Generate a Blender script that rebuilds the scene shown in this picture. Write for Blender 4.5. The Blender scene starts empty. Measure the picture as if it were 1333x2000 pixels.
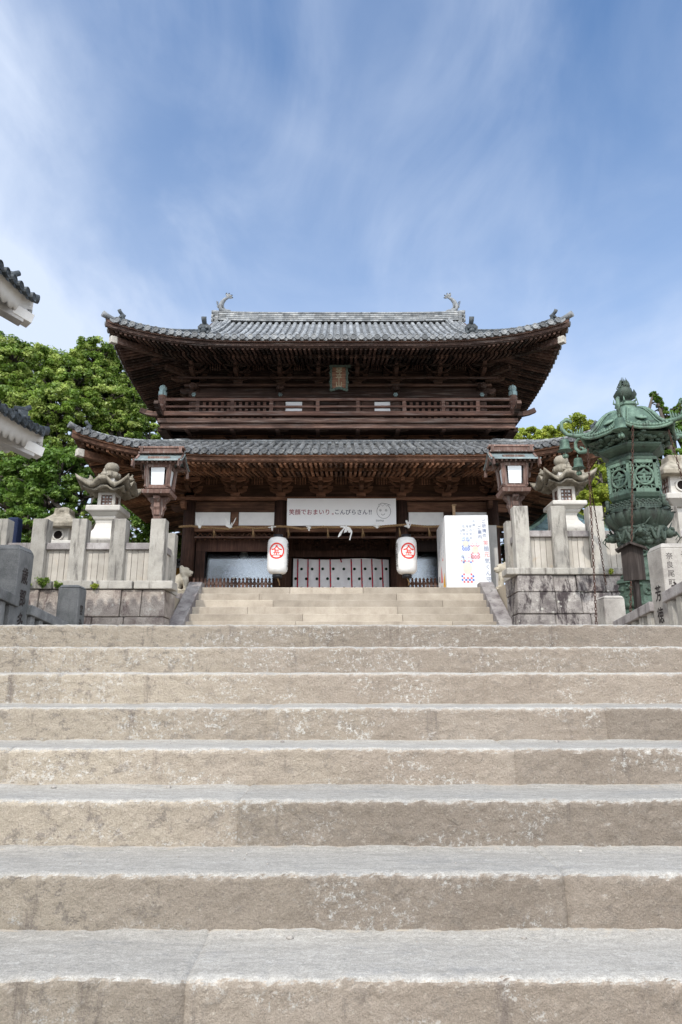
import bpy, math, random
import numpy as np
from mathutils import Vector, Matrix
R = math.radians
random.seed(7)
sc = bpy.context.scene
COL = sc.collection

# ------------------------------------------------------------------ camera, sky, sun, exposure
FPX, TH = 1333.0, 0.2495              # focal length in photo pixels, upward tilt
cam = bpy.data.objects.new('camera', bpy.data.cameras.new('camera'))
COL.objects.link(cam)
cam.data.sensor_fit = 'VERTICAL'; cam.data.sensor_height = 36.0; cam.data.sensor_width = 24.0
cam.data.lens = FPX / 2000 * 36
cam.data.clip_start = 0.05; cam.data.clip_end = 3000
cam.location = (0, 0, 0); cam.rotation_euler = (math.pi / 2 + TH, 0, 0)
sc.camera = cam

SUN_EL, SUN_AZ = R(45.5), R(22)         # sun behind the camera, to its left
sun_dir = Vector((-math.sin(SUN_AZ) * math.cos(SUN_EL), -math.cos(SUN_AZ) * math.cos(SUN_EL), math.sin(SUN_EL)))
sl = bpy.data.lights.new('sun', 'SUN'); sl.energy = 2.15; sl.angle = R(0.53); sl.color = (1.0, 0.955, 0.885)
sun = bpy.data.objects.new('sun', sl); COL.objects.link(sun)
sun.rotation_euler = (-sun_dir).to_track_quat('-Z', 'Y').to_euler(); sun.location = (-8, -20, 30)

w = bpy.data.worlds.new('World'); sc.world = w; w.use_nodes = True
nt = w.node_tree; nt.nodes.clear()
def wn(t, **k):
    n = nt.nodes.new(t)
    for a, b in k.items(): setattr(n, a, b)
    return n
L = nt.links.new
sky = wn('ShaderNodeTexSky', sky_type='NISHITA', sun_disc=False, sun_elevation=SUN_EL,
         sun_rotation=math.atan2(sun_dir.x, sun_dir.y), altitude=200, air_density=1.1, dust_density=0.3, ozone_density=3.0)
tc = wn('ShaderNodeTexCoord'); sep = wn('ShaderNodeSeparateXYZ'); L(tc.outputs['Generated'], sep.inputs[0])
def wm(op, a, b=None, clamp=False):
    n = wn('ShaderNodeMath', operation=op, use_clamp=clamp)
    for i, x in enumerate((a, b)):
        if x is None: continue
        if isinstance(x, (int, float)): n.inputs[i].default_value = x
        else: L(x, n.inputs[i])
    return n.outputs[0]
zz = wm('MAXIMUM', sep.outputs[2], 0.03)
hx = wm('DIVIDE', sep.outputs[0], wm('ADD', zz, 0.22)); hy = wm('DIVIDE', sep.outputs[1], wm('ADD', zz, 0.22))
cmb = wn('ShaderNodeCombineXYZ'); L(hx, cmb.inputs[0]); L(hy, cmb.inputs[1])
def cirrus(scale, rot, stretch, lo, hi, detail=6, seed=0.0, dist=0.6):
    mp = wn('ShaderNodeMapping'); mp.inputs['Rotation'].default_value = (0, 0, R(rot)); mp.inputs['Scale'].default_value = stretch
    mp.inputs['Location'].default_value = (seed, seed * .37, seed * .11); L(cmb.outputs[0], mp.inputs[0])
    nz = wn('ShaderNodeTexNoise'); nz.inputs['Scale'].default_value = scale; nz.inputs['Detail'].default_value = detail
    nz.inputs['Roughness'].default_value = 0.55; nz.inputs['Distortion'].default_value = dist; L(mp.outputs[0], nz.inputs[0])
    mr = wn('ShaderNodeMapRange', interpolation_type='SMOOTHSTEP')
    mr.inputs['From Min'].default_value = lo; mr.inputs['From Max'].default_value = hi; L(nz.outputs[0], mr.inputs[0])
    return mr.outputs[0]
veil = cirrus(1.0, 25, (1.0, 0.8, 1), 0.36, 0.72, 7, 3.1, 0.8)
wisp = cirrus(2.3, -34, (1.5, 0.75, 1), 0.42, 0.86, 9, 7.7, 0.7)
wisp2 = cirrus(1.5, 40, (1.3, 0.8, 1), 0.40, 0.86, 9, 1.3, 0.6)
# the veil is thicker to the west (left) and thins out to the right
lft = wn('ShaderNodeMapRange', interpolation_type='SMOOTHSTEP'); lft.inputs['From Min'].default_value = 0.56; lft.inputs['From Max'].default_value = -0.45
L(sep.outputs[0], lft.inputs[0])
dens = wm('ADD', wm('MULTIPLY', veil, wm('ADD', wm('MULTIPLY', lft.outputs[0], 0.34), 0.24)),
          wm('MULTIPLY', wm('ADD', wisp, wisp2), wm('ADD', wm('MULTIPLY', lft.outputs[0], 0.20), 0.24)))
dens = wm('ADD', dens, wm('MULTIPLY', lft.outputs[0], 0.10))
low = wn('ShaderNodeMapRange'); low.inputs['From Min'].default_value = 0.75; low.inputs['From Max'].default_value = 0.12
low.inputs['To Min'].default_value = 0.0; low.inputs['To Max'].default_value = 0.62; L(sep.outputs[2], low.inputs[0])
dens = wm('MINIMUM', wm('ADD', dens, low.outputs[0]), 0.92)
hs = wn('ShaderNodeHueSaturation'); hs.inputs['Saturation'].default_value = 1.14; hs.inputs['Value'].default_value = 1.04; L(sky.outputs[0], hs.inputs['Color'])
mixc = wn('ShaderNodeMix', data_type='RGBA'); L(dens, mixc.inputs[0]); L(hs.outputs[0], mixc.inputs[6])
mixc.inputs[7].default_value = (3.9, 4.4, 5.3, 1)
# unseen bright haze added behind the viewer to lift the light on front faces
hz = wn('ShaderNodeMapRange', interpolation_type='SMOOTHSTEP'); hz.inputs['From Min'].default_value = 0.05; hz.inputs['From Max'].default_value = -0.55
hz.inputs['To Max'].default_value = 0.9; L(sep.outputs[1], hz.inputs[0])
mixh = wn('ShaderNodeMix', data_type='RGBA'); L(hz.outputs[0], mixh.inputs[0]); L(mixc.outputs[2], mixh.inputs[6])
mixh.inputs[7].default_value = (14.2, 15.0, 16.2, 1)
bg = wn('ShaderNodeBackground'); bg.inputs[1].default_value = 0.15; L(mixh.outputs[2], bg.inputs[0])
wo = wn('ShaderNodeOutputWorld'); L(bg.outputs[0], wo.inputs[0])

vs = sc.view_settings
vs.view_transform = 'Standard'; vs.look = 'None'; vs.gamma = 1.0; vs.use_curve_mapping = False
vs.exposure = 0.45
sc.render.engine = 'CYCLES'
sc.cycles.max_bounces = 7; sc.cycles.diffuse_bounces = 4; sc.cycles.glossy_bounces = 3; sc.cycles.transmission_bounces = 5
sc.cycles.transparent_max_bounces = 8; sc.cycles.caustics_reflective = False; sc.cycles.caustics_refractive = False
try: sc.cycles.use_denoising = True
except Exception: pass

# ------------------------------------------------------------------ measuring: photo pixel + distance -> metres
CT, ST = math.cos(TH), math.sin(TH)
def ray(px, py):
    u = (px - 666.5) / FPX; v = (1000 - py) / FPX
    return u, CT - v * ST, ST + v * CT
def Zp(py, Y):
    _, a, b = ray(0, py); return b * Y / a
def Xp(px, py, Y):
    u, a, _ = ray(px, py); return u * Y / a
def Wp(n, py, Y):
    _, a, _ = ray(0, py); return n / FPX * Y / a

# ------------------------------------------------------------------ value noise for real relief
def vnoise(p, seed=0):
    p = np.asarray(p, float); i = np.floor(p).astype(np.int64); f = p - i; f = f * f * (3 - 2 * f)
    def h(ix, iy, iz):
        n = (ix * 374761393 + iy * 668265263 + iz * 2147483647 + seed * 144269) & 0xffffffff
        n = ((n ^ (n >> 13)) * 1274126177) & 0xffffffff
        n = n ^ (n >> 16)
        return (n & 0xffff) / 65535.0
    x, y, z = i[:, 0], i[:, 1], i[:, 2]; r = 0
    for dx in (0, 1):
        for dy in (0, 1):
            for dz in (0, 1):
                wgt = (f[:, 0] if dx else 1 - f[:, 0]) * (f[:, 1] if dy else 1 - f[:, 1]) * (f[:, 2] if dz else 1 - f[:, 2])
                r = r + wgt * h(x + dx, y + dy, z + dz)
    return r
def fbm(p, oct=4, seed=0):
    p = np.asarray(p, float); a, s, t = 1.0, 0, 0
    for o in range(oct):
        s = s + a * (vnoise(p, seed + o) - .5); t += a; p = p * 2.03; a *= .5
    return s / t * 2

# ------------------------------------------------------------------ mesh builder
class MB:
    def __init__(s): s.v = []; s.f = []; s.m = []; s.t = []; s.s = []
    def add(s, vs, fs, mat=0, tint=.5, smooth=False):
        b = len(s.v); s.v.extend([tuple(map(float, p)) for p in vs])
        for f in fs:
            s.f.append([b + i for i in f]); s.m.append(mat); s.t.append(tint); s.s.append(smooth)
    def box(s, c, d, mat=0, rot=None, top=(1, 1), tint=None, shift=(0, 0)):
        x, y, z = d[0] / 2, d[1] / 2, d[2] / 2
        P = [(-x, -y, -z), (x, -y, -z), (x, y, -z), (-x, y, -z)]
        P += [(a * top[0] + shift[0], b * top[1] + shift[1], z) for a, b in ((-x, -y), (x, -y), (x, y), (-x, y))]
        if rot is not None: P = [rot @ Vector(p) for p in P]
        P = [(p[0] + c[0], p[1] + c[1], p[2] + c[2]) for p in P]
        s.add(P, [(3, 2, 1, 0), (4, 5, 6, 7), (0, 1, 5, 4), (1, 2, 6, 5), (2, 3, 7, 6), (3, 0, 4, 7)], mat, random.random() if tint is None else tint)
    def bar(s, a, b, w, h, mat=0, up=(0, 0, 1), tint=None, top=1.0):
        """a squared timber from a to b"""
        a, b = Vector(a), Vector(b); d = (b - a); l = d.length; d.normalize()
        x = d.cross(Vector(up)); x.normalize(); z = x.cross(d)
        P = []
        for e, k in ((a, 1.0), (b, top)):
            for i, j in ((-1, -1), (1, -1), (1, 1), (-1, 1)): P.append(e + x * (w / 2 * i * k) + z * (h / 2 * j * k))
        s.add(P, [(0, 1, 2, 3), (7, 6, 5, 4), (0, 4, 5, 1), (1, 5, 6, 2), (2, 6, 7, 3), (3, 7, 4, 0)], mat, random.random() if tint is None else tint)
    def tube(s, pts, rad, n=8, mat=0, smooth=True, cap=True, tint=.5, flat=1.0):
        pts = [Vector(p) for p in pts]; k = len(pts)
        rad = [rad] * k if isinstance(rad, (int, float)) else rad
        V = []; prev = None
        for i, p in enumerate(pts):
            t = (pts[min(i + 1, k - 1)] - pts[max(i - 1, 0)]).normalized()
            if prev is None:
                prev = t.orthogonal().normalized()
            nx = (prev - t * prev.dot(t))
            nx = nx.normalized() if nx.length > 1e-6 else t.orthogonal().normalized()
            prev = nx; ny = t.cross(nx)
            for j in range(n):
                a = 2 * math.pi * j / n
                V.append(p + nx * (rad[i] * math.cos(a)) + ny * (rad[i] * math.sin(a) * flat))
        Fc = [(i * n + j, i * n + (j + 1) % n, (i + 1) * n + (j + 1) % n, (i + 1) * n + j) for i in range(k - 1) for j in range(n)]
        s.add(V, Fc, mat, tint, smooth)
        if cap:
            b = len(s.v) - k * n
            s.f.append([b + j for j in range(n)][::-1]); s.f.append([b + (k - 1) * n + j for j in range(n)])
            s.m += [mat, mat]; s.t += [tint, tint]; s.s += [False, False]
    def lathe(s, prof, c, n=16, mat=0, smooth=True, phase=0.0, tint=.5, mod=None, sy=1.0, tilt=None):
        V = []
        for r, z in prof:
            for j in range(n):
                a = 2 * math.pi * j / n + phase
                rr = r * (mod(a, z) if mod else 1)
                p = Vector((rr * math.cos(a), rr * math.sin(a) * sy, z))
                if tilt is not None: p = tilt @ p
                V.append((c[0] + p.x, c[1] + p.y, c[2] + p.z))
        k = len(prof)
        Fc = [(i * n + j, i * n + (j + 1) % n, (i + 1) * n + (j + 1) % n, (i + 1) * n + j) for i in range(k - 1) for j in range(n)]
        s.add(V, Fc, mat, tint, smooth)
        b = len(s.v) - k * n
        s.f.append([b + j for j in range(n)][::-1]); s.f.append([b + (k - 1) * n + j for j in range(n)])
        s.m += [mat, mat]; s.t += [tint, tint]; s.s += [False, False]
    def ball(s, c, r, n=10, m=7, mat=0, tint=.5, rot=None):
        r = (r, r, r) if isinstance(r, (int, float)) else r
        V = []; Fc = []
        for i in range(m + 1):
            th = math.pi * i / m
            for j in range(n):
                a = 2 * math.pi * j / n
                p = Vector((r[0] * math.sin(th) * math.cos(a), r[1] * math.sin(th) * math.sin(a), r[2] * math.cos(th)))
                if rot is not None: p = rot @ p
                V.append((c[0] + p.x, c[1] + p.y, c[2] + p.z))
        for i in range(m):
            for j in range(n):
                Fc.append((i * n + j, (i + 1) * n + j, (i + 1) * n + (j + 1) % n, i * n + (j + 1) % n))
        s.add(V, Fc, mat, tint, True)
    def prism(s, poly, o, ux, uz, depth, mat=0, tint=None):
        """2-D outline (counter-clockwise) in the plane ux,uz pushed back by depth along uz x ux"""
        o, ux, uz = Vector(o), Vector(ux), Vector(uz); dn = uz.cross(ux).normalized() * -1
        n = len(poly)
        A = [o + ux * a + uz * b for a, b in poly]; B = [p + dn * -depth for p in A]
        s.add(A + B, [list(range(n)), list(range(2 * n - 1, n - 1, -1))] + [(i, n + i, n + (i + 1) % n, (i + 1) % n) for i in range(n)], mat, random.random() if tint is None else tint)
    def build(s, name, mats, parent=None, bevel=0.0, remesh=0.0, at=None):
        me = bpy.data.meshes.new(name)
        o0 = Vector(at) if at is not None else root_loc(parent)
        v = np.array(s.v, float) - np.array(o0) if s.v else np.zeros((0, 3))
        me.from_pydata(v.tolist(), [], s.f)
        mats = mats if isinstance(mats, (list, tuple)) else [mats]
        for m in mats: me.materials.append(m)
        if s.f:
            me.polygons.foreach_set('material_index', s.m)
            me.polygons.foreach_set('use_smooth', s.s)
            at_ = me.attributes.new('tint', 'FLOAT', 'FACE'); at_.data.foreach_set('value', s.t)
        me.update()
        return link(name, me, parent, o0 if parent is None else None, bevel, remesh)
def root_loc(p):
    if p is None: return Vector((0, 0, 0))
    while p.parent: p = p.parent
    return p.location.copy()
def link(name, me, parent=None, loc=None, bevel=0.0, remesh=0.0):
    o = bpy.data.objects.new(name, me); COL.objects.link(o)
    if parent is not None: o.parent = parent
    if loc is not None: o.location = loc
    if remesh:
        m = o.modifiers.new('remesh', 'REMESH'); m.mode = 'VOXEL'; m.voxel_size = remesh; m.use_smooth_shade = True
        m2 = o.modifiers.new('smooth', 'SMOOTH'); m2.iterations = 3; m2.factor = .5
    if bevel:
        m = o.modifiers.new('bevel', 'BEVEL'); m.width = bevel; m.segments = 2; m.limit_method = 'ANGLE'; m.angle_limit = R(40)
    return o
def tag(o, label, cat, group=None, kind=None):
    if label: o['label'] = label
    if cat: o['category'] = cat
    if group: o['group'] = group
    if kind: o['kind'] = kind
    return o
def thing(name, label, cat, loc, group=None):
    o = bpy.data.objects.new(name, None); COL.objects.link(o); o.location = loc; o.empty_display_size = .2
    return tag(o, label, cat, group)
def dup(o, loc, label=None, parent=None):
    c = o.copy(); COL.objects.link(c)
    if parent is not None: c.parent = parent
    if loc is not None: c.location = loc
    if label: c['label'] = label
    for ch in list(o.children): dup(ch, None, None, c)
    return c
def structure(name, mb, mats, **k):
    o = mb.build(name, mats, **k); o['kind'] = 'structure'; return o

# ------------------------------------------------------------------ lettering as real shapes
_tc = {}
def glyphs(s, size):
    key = (s, size)
    if key not in _tc:
        cu = bpy.data.curves.new('lettering', 'FONT'); cu.body = s; cu.size = size; cu.resolution_u = 3
        cu.align_x = 'CENTER'; cu.align_y = 'CENTER'
        o = bpy.data.objects.new('lettering', cu); COL.objects.link(o)
        dg = bpy.context.evaluated_depsgraph_get(); ev = o.evaluated_get(dg); me = ev.to_mesh()
        vv = [(v.co.x, v.co.y) for v in me.vertices]; ff = [tuple(p.vertices) for p in me.polygons]
        ev.to_mesh_clear(); bpy.data.objects.remove(o); bpy.data.curves.remove(cu)
        if vv:
            a = np.array(vv); mid = (a.min(0) + a.max(0)) / 2
            vv = [(p[0] - mid[0], p[1] - mid[1]) for p in vv]
        _tc[key] = (vv, ff)
    return _tc[key]
def write(mb, s, size, o, ux, uz, mat=0, bold=0.0, squash=1.0):
    """letters lying on the plane through o"""
    vv, ff = glyphs(s, size); o, ux, uz = Vector(o), Vector(ux), Vector(uz)
    nrm = ux.cross(uz).normalized()
    offs = [(0, 0)] if not bold else [(0, 0), (bold, 0), (-bold, 0), (0, bold), (0, -bold)]
    for k, (a, b) in enumerate(offs):
        mb.add([o + ux * (x * squash + a) + uz * (y + b) + nrm * (.0004 * k) for x, y in vv], ff, mat)
def write_down(mb, s, size, o, ux, uz, step, mat=0, bold=0.0, squash=1.0):
    o = Vector(o); uz = Vector(uz)
    for i, ch in enumerate(s): write(mb, ch, size, o - uz * (step * i), ux, uz, mat, bold, squash)
# ------------------------------------------------------------------ materials
class NT:
    def __init__(s, name):
        s.mat = bpy.data.materials.new(name); s.mat.use_nodes = True; s.t = s.mat.node_tree
        s.b = s.t.nodes['Principled BSDF']; s.out = s.t.nodes['Material Output']; s.L = s.t.links.new
        s.tc = s.t.nodes.new('ShaderNodeTexCoord'); s.obj = s.tc.outputs['Object']
    def n(s, t, **k):
        x = s.t.nodes.new(t)
        for a, b in k.items(): setattr(x, a, b)
        return x
    def put(s, sock, v):
        if isinstance(v, (int, float)): sock.default_value = v
        elif isinstance(v, tuple): sock.default_value = v if len(v) == len(sock.default_value) else (*v, 1)
        else: s.L(v, sock)
    def math(s, op, a, b=0.0, clamp=False):
        x = s.n('ShaderNodeMath', operation=op, use_clamp=clamp); s.put(x.inputs[0], a); s.put(x.inputs[1], b); return x.outputs[0]
    def noise(s, scale, stretch=(1, 1, 1), detail=6, rough=.6, dist=0.0, coord=None, loc=(0, 0, 0)):
        mp = s.n('ShaderNodeMapping'); mp.inputs['Scale'].default_value = stretch; mp.inputs['Location'].default_value = loc
        s.L(coord or s.obj, mp.inputs[0])
        x = s.n('ShaderNodeTexNoise'); x.inputs['Scale'].default_value = scale; x.inputs['Detail'].default_value = detail
        x.inputs['Roughness'].default_value = rough; x.inputs['Distortion'].default_value = dist; s.L(mp.outputs[0], x.inputs[0]); return x.outputs[0]
    def range(s, v, lo, hi, a=0.0, b=1.0, smooth=True):
        x = s.n('ShaderNodeMapRange', interpolation_type='SMOOTHSTEP' if smooth else 'LINEAR')
        s.put(x.inputs[0], v)
        for i, q in zip((1, 2, 3, 4), (lo, hi, a, b)): x.inputs[i].default_value = q
        return x.outputs[0]
    def mix(s, f, a, b, mode='MIX'):
        x = s.n('ShaderNodeMix', data_type='RGBA', blend_type=mode); s.put(x.inputs[0], f); s.put(x.inputs[6], a); s.put(x.inputs[7], b); return x.outputs[2]
    def ramp(s, v, stops):
        x = s.n('ShaderNodeValToRGB'); s.put(x.inputs[0], v); e = x.color_ramp.elements
        e[0].position, e[0].color = stops[0][0], (*stops[0][1], 1); e[1].position, e[1].color = stops[-1][0], (*stops[-1][1], 1)
        for p, c in stops[1:-1]:
            q = e.new(p); q.color = (*c, 1)
        return x.outputs[0]
    def tint(s):
        x = s.n('ShaderNodeAttribute'); x.attribute_name = 'tint'; return x.outputs['Fac']
    def rnd(s): return s.n('ShaderNodeObjectInfo').outputs['Random']
    def bump(s, h, strength, dist=.01):
        x = s.n('ShaderNodeBump'); x.inputs['Strength'].default_value = strength; x.inputs['Distance'].default_value = dist
        s.L(h, x.inputs['Height']); s.L(x.outputs[0], s.b.inputs['Normal']); return x
    def value(s, c, v):   # multiply a colour by a factor
        x = s.n('ShaderNodeMix', data_type='RGBA', blend_type='MULTIPLY'); x.inputs[0].default_value = 1.0
        s.put(x.inputs[6], c); y = s.n('ShaderNodeCombineColor'); [s.put(y.inputs[i], v) for i in range(3)]; s.L(y.outputs[0], x.inputs[7]); return x.outputs[2]
    def done(s, col, rough=.8, spec=.3, metal=0.0):
        s.put(s.b.inputs['Base Color'], col); s.put(s.b.inputs['Roughness'], rough)
        s.b.inputs['Specular IOR Level'].default_value = spec; s.b.inputs['Metallic'].default_value = metal
        return s.mat

def flat(name, col, rough=.7, spec=.3, var=.12, scale=6, bump=.0, metal=0.0):
    t = NT(name); n = t.noise(scale)
    c = t.value(col, t.range(n, .3, .7, 1 - var, 1 + var))
    if bump: t.bump(t.noise(scale * 9), bump)
    return t.done(c, rough, spec, metal)

def stone(name, base, light, dark, stain=(.06, .05, .05), s_amt=.8, s_lo=.56, s_hi=.72, stretch=(2.2, 2.2, .35), scale=3.0, bumpy=.5, lichen=0.0, grit=90):
    t = NT(name)
    big = t.noise(scale, detail=8); fine = t.noise(grit, detail=3, rough=.7)
    c = t.ramp(big, [(.3, dark), (.5, base), (.7, light)])
    c = t.mix(t.range(fine, .42, .72, 0, .55), c, dark)
    c = t.mix(t.range(t.noise(grit * .7, loc=(4, 2, 9), detail=2), .58, .75, 0, .5), c, light)
    sv = t.noise(scale * .9, stretch, detail=9, rough=.72, dist=.4, loc=(5.1, 2.2, .7))
    c = t.mix(t.range(sv, s_lo, s_hi, 0, s_amt), c, stain)
    if lichen:
        v = t.n('ShaderNodeTexVoronoi'); v.inputs['Scale'].default_value = 9; t.L(t.obj, v.inputs[0])
        sp = t.math('MULTIPLY', t.range(v.outputs[0], .16, .30, 1, 0), t.range(t.noise(2.3, loc=(9, 1, 3)), .5, .62))
        c = t.mix(t.math('MULTIPLY', sp, lichen), c, (.55, .54, .48))
    c = t.value(c, t.range(t.rnd(), 0, 1, .86, 1.1, False))
    c = t.value(c, t.range(t.tint(), 0, 1, .86, 1.12, False))
    t.bump(t.math('ADD', t.noise(26, detail=6), t.math('MULTIPLY', fine, .4)), bumpy, .012)
    return t.done(c, .9, .25)

def wood(name, a, b, c3, axis='x', rough=.75, var=.5, grey=0.0):
    t = NT(name)
    st = {'x': (.6, 9, 9), 'y': (9, .6, 9), 'z': (9, 9, .6), 'n': (4, 4, 4)}[axis]
    g = t.noise(2.6, st, detail=8, rough=.65, dist=.5)
    c = t.ramp(g, [(.28, a), (.5, b), (.72, c3)])
    c = t.value(c, t.range(t.tint(), 0, 1, 1 - var, 1 + var, False))
    big = t.noise(1.1, (1, 1, 1.6), detail=5, loc=(3, 3, 1))
    c = t.value(c, t.range(big, .3, .7, .65, 1.3))
    if grey: c = t.mix(t.range(t.noise(2.2, st, loc=(7, 1, 2)), .5, .68, 0, grey), c, (.27, .24, .22))
    t.bump(g, .35, .006)
    return t.done(c, rough, .2)

M = {}
def mats():
    # worn granite steps: tan dust on the risers, bare grey treads
    t = NT('step_granite')
    geo = t.n('ShaderNodeNewGeometry'); sp = t.n('ShaderNodeSeparateXYZ'); t.L(geo.outputs['True Normal'], sp.inputs[0])
    pos = geo.outputs['Position']
    up = t.range(t.math('ADD', sp.outputs[2], t.math('MULTIPLY', t.math('SUBTRACT', t.noise(75, detail=5, rough=.75, coord=pos), .5), 1.2)), .42, .74)
    big = t.noise(1.6, (1, 1, 1), detail=7, coord=pos)
    med = t.noise(9, (1, 1, 1.3), detail=8, rough=.72, coord=pos)
    fine = t.noise(70, detail=4, rough=.7, coord=pos); grit = t.noise(240, detail=2, coord=pos)
    ris = t.ramp(big, [(.3, (.262, .216, .172)), (.5, (.308, .257, .207)), (.7, (.345, .292, .238))])
    sx = t.n('ShaderNodeSeparateXYZ'); t.L(pos, sx.inputs[0])
    side = t.range(t.math('ADD', sx.outputs[0], t.math('MULTIPLY', t.math('SUBTRACT', big, .5), 2.6)), -1.4, .3, 1, 0)
    ris = t.mix(t.math('MULTIPLY', side, .75), ris, (.43, .372, .293))
    crisp = t.noise(13, (1, 1, 1.2), detail=12, rough=.80, coord=pos)
    ris = t.mix(t.math('MULTIPLY', t.range(crisp, .535, .585), t.range(side, 0, 1, .45, .8)), ris, (.225, .195, .165))
    ris = t.mix(t.range(t.noise(34, detail=9, rough=.8, coord=pos, loc=(6, 2, 4)), .57, .62, 0, .6), ris, (.20, .165, .135))
    ris = t.mix(t.range(t.noise(52, detail=7, rough=.8, coord=pos, loc=(1, 9, 4)), .57, .63, 0, .55), ris, (.50, .45, .38))
    stn = t.noise(2.6, (3.4, 1, .5), detail=11, rough=.74, coord=pos, loc=(3, 8, 1))
    ris = t.mix(t.range(stn, .56, .70, 0, .7), ris, (.155, .128, .112))
    chips = t.math('MULTIPLY', t.range(t.noise(46, detail=8, rough=.8, coord=pos), .53, .58), t.range(t.noise(3, (1, 1, 2.2), detail=6, coord=pos, loc=(1, 5, 2)), .48, .60, 0, .85))
    ris = t.mix(chips, ris, (.55, .53, .49))
    ris = t.value(ris, t.range(grit, .3, .7, .86, 1.12))
    ris = t.value(ris, t.range(t.rnd(), 0, 1, .88, 1.10, False))
    tr = t.noise(14, (.6, 2.2, 1), detail=10, rough=.78, coord=pos)
    tre = t.ramp(tr, [(.3, (.262, .248, .222)), (.5, (.345, .327, .295)), (.7, (.42, .40, .365))])
    tre = t.mix(t.range(t.noise(3.2, (.5, 1.6, 1), detail=13, rough=.8, coord=pos, loc=(2, 2, 2)), .535, .60, 0, .5), tre, (.255, .25, .24))
    tre = t.mix(t.range(t.noise(60, (.5, 1, 1), detail=6, rough=.8, coord=pos, loc=(4, 2, 2)), .56, .62, 0, .5), tre, (.20, .195, .19))
    tre = t.mix(t.range(t.noise(48, (.6, 1, 1), detail=6, rough=.8, coord=pos, loc=(7, 2, 2)), .57, .63, 0, .6), tre, (.49, .47, .43))
    tre = t.value(tre, t.range(grit, .3, .7, .80, 1.14)); tre = t.value(tre, t.range(fine, .3, .72, .86, 1.1))
    dust = t.tint()
    tre = t.mix(t.math('MULTIPLY', t.range(t.math('ADD', dust, t.math('MULTIPLY', t.math('SUBTRACT', t.noise(14, detail=9, rough=.75, coord=pos), .5), 1.3)), .80, 1.0), .85), tre, (.40, .345, .275))
    c = t.mix(up, ris, tre)
    c = t.value(c, t.range(t.rnd(), 0, 1, .93, 1.06, False))
    hgt = t.math('ADD', t.math('MULTIPLY', t.noise(26, detail=9, rough=.75, coord=pos), .8), t.math('MULTIPLY', t.noise(95, detail=5, rough=.75, coord=pos), .55))
    bm = t.bump(hgt, .9, .022); t.L(t.range(sp.outputs[2], .3, .8, 1.0, .22), bm.inputs['Strength'])
    M['step'] = t.done(c, .92, .25)

    M['step_far'] = stone('upper_step_granite', (.385, .335, .27), (.46, .405, .335), (.285, .243, .195), stain=(.21, .17, .135), s_amt=.55, s_lo=.5, s_hi=.75, stretch=(1.5, 1.5, .6), scale=2.2, bumpy=.4)
    M['fence'] = stone('fence_granite', (.37, .347, .305), (.45, .427, .382), (.255, .24, .217), stain=(.075, .066, .06), s_amt=.85, s_lo=.505, s_hi=.68, bumpy=.5)
    M['fence_pale'] = stone('pale_panel_stone', (.46, .425, .37), (.53, .495, .445), (.37, .335, .29), stain=(.45, .33, .20), s_amt=.6, s_lo=.58, s_hi=.72, bumpy=.25, stretch=(1, 1, .8))
    M['dirty'] = stone('stained_rail_stone', (.30, .275, .265), (.42, .40, .38), (.17, .15, .15), stain=(.07, .055, .055), s_amt=.8, s_lo=.48, s_hi=.7, bumpy=.5)
    M['wall'] = stone('stained_wall_stone', (.27, .245, .225), (.42, .39, .355), (.13, .112, .108), stain=(.040, .030, .032), s_amt=.92, s_lo=.48, s_hi=.60, stretch=(1.7, 1.7, .55), scale=3.4, bumpy=1.4, lichen=.8, grit=38)
    M['wall_left'] = stone('brownish_wall_stone', (.33, .285, .245), (.47, .42, .365), (.17, .135, .12), stain=(.085, .052, .05), s_amt=.75, s_lo=.52, s_hi=.64, stretch=(1.5, 1.5, .6), scale=3.2, bumpy=1.4, lichen=.5, grit=38)
    M['pillar'] = stone('grey_pillar_granite', (.37, .345, .31), (.50, .47, .425), (.20, .18, .165), stain=(.10, .075, .075), s_amt=.7, s_lo=.55, s_hi=.72, stretch=(2, 2, .8), bumpy=.5, grit=120)
    M['pillar_dark'] = stone('shaded_pillar_granite', (.16, .16, .157), (.27, .265, .255), (.065, .068, .066), stain=(.07, .08, .065), s_amt=.6, s_lo=.5, s_hi=.75, bumpy=.3, grit=130)  # left pillars' stone, with the shade they stand in put into the colour
    M['lantern_new'] = stone('pale_new_granite', (.52, .495, .45), (.58, .555, .51), (.43, .405, .365), s_amt=.12, bumpy=.12)
    M['lantern_old'] = stone('mossy_lantern_stone', (.27, .24, .19), (.38, .345, .28), (.15, .132, .10), stain=(.10, .09, .07), s_amt=.7, s_lo=.5, s_hi=.7, bumpy=.6, scale=6)
    M['lion'] = stone('lion_sandstone', (.50, .45, .36), (.60, .55, .45), (.38, .33, .26), stain=(.25, .21, .16), s_amt=.4, bumpy=.35, scale=7)
    M['ground'] = stone('beaten_earth', (.33, .28, .21), (.42, .36, .28), (.23, .19, .14), s_amt=.3, bumpy=.5, scale=.8)
    M['hill'] = stone('hillside_soil', (.05, .055, .03), (.075, .085, .04), (.025, .03, .015), s_amt=.3, scale=.3)

    # timber
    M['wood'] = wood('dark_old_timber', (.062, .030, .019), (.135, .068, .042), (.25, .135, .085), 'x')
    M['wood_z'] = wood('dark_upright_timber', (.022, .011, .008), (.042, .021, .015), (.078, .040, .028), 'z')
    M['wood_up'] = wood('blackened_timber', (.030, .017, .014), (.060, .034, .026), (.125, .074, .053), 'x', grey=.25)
    M['wood_lit'] = wood('lit_red_brown_timber', (.042, .021, .016), (.082, .043, .032), (.15, .086, .063), 'x', grey=.35)  # lit copy of the gate timber, sunlight put into its colour
    M['rafter'] = wood('rafter_timber', (.075, .034, .019), (.155, .076, .044), (.29, .16, .10), 'n', var=.8)
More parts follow.
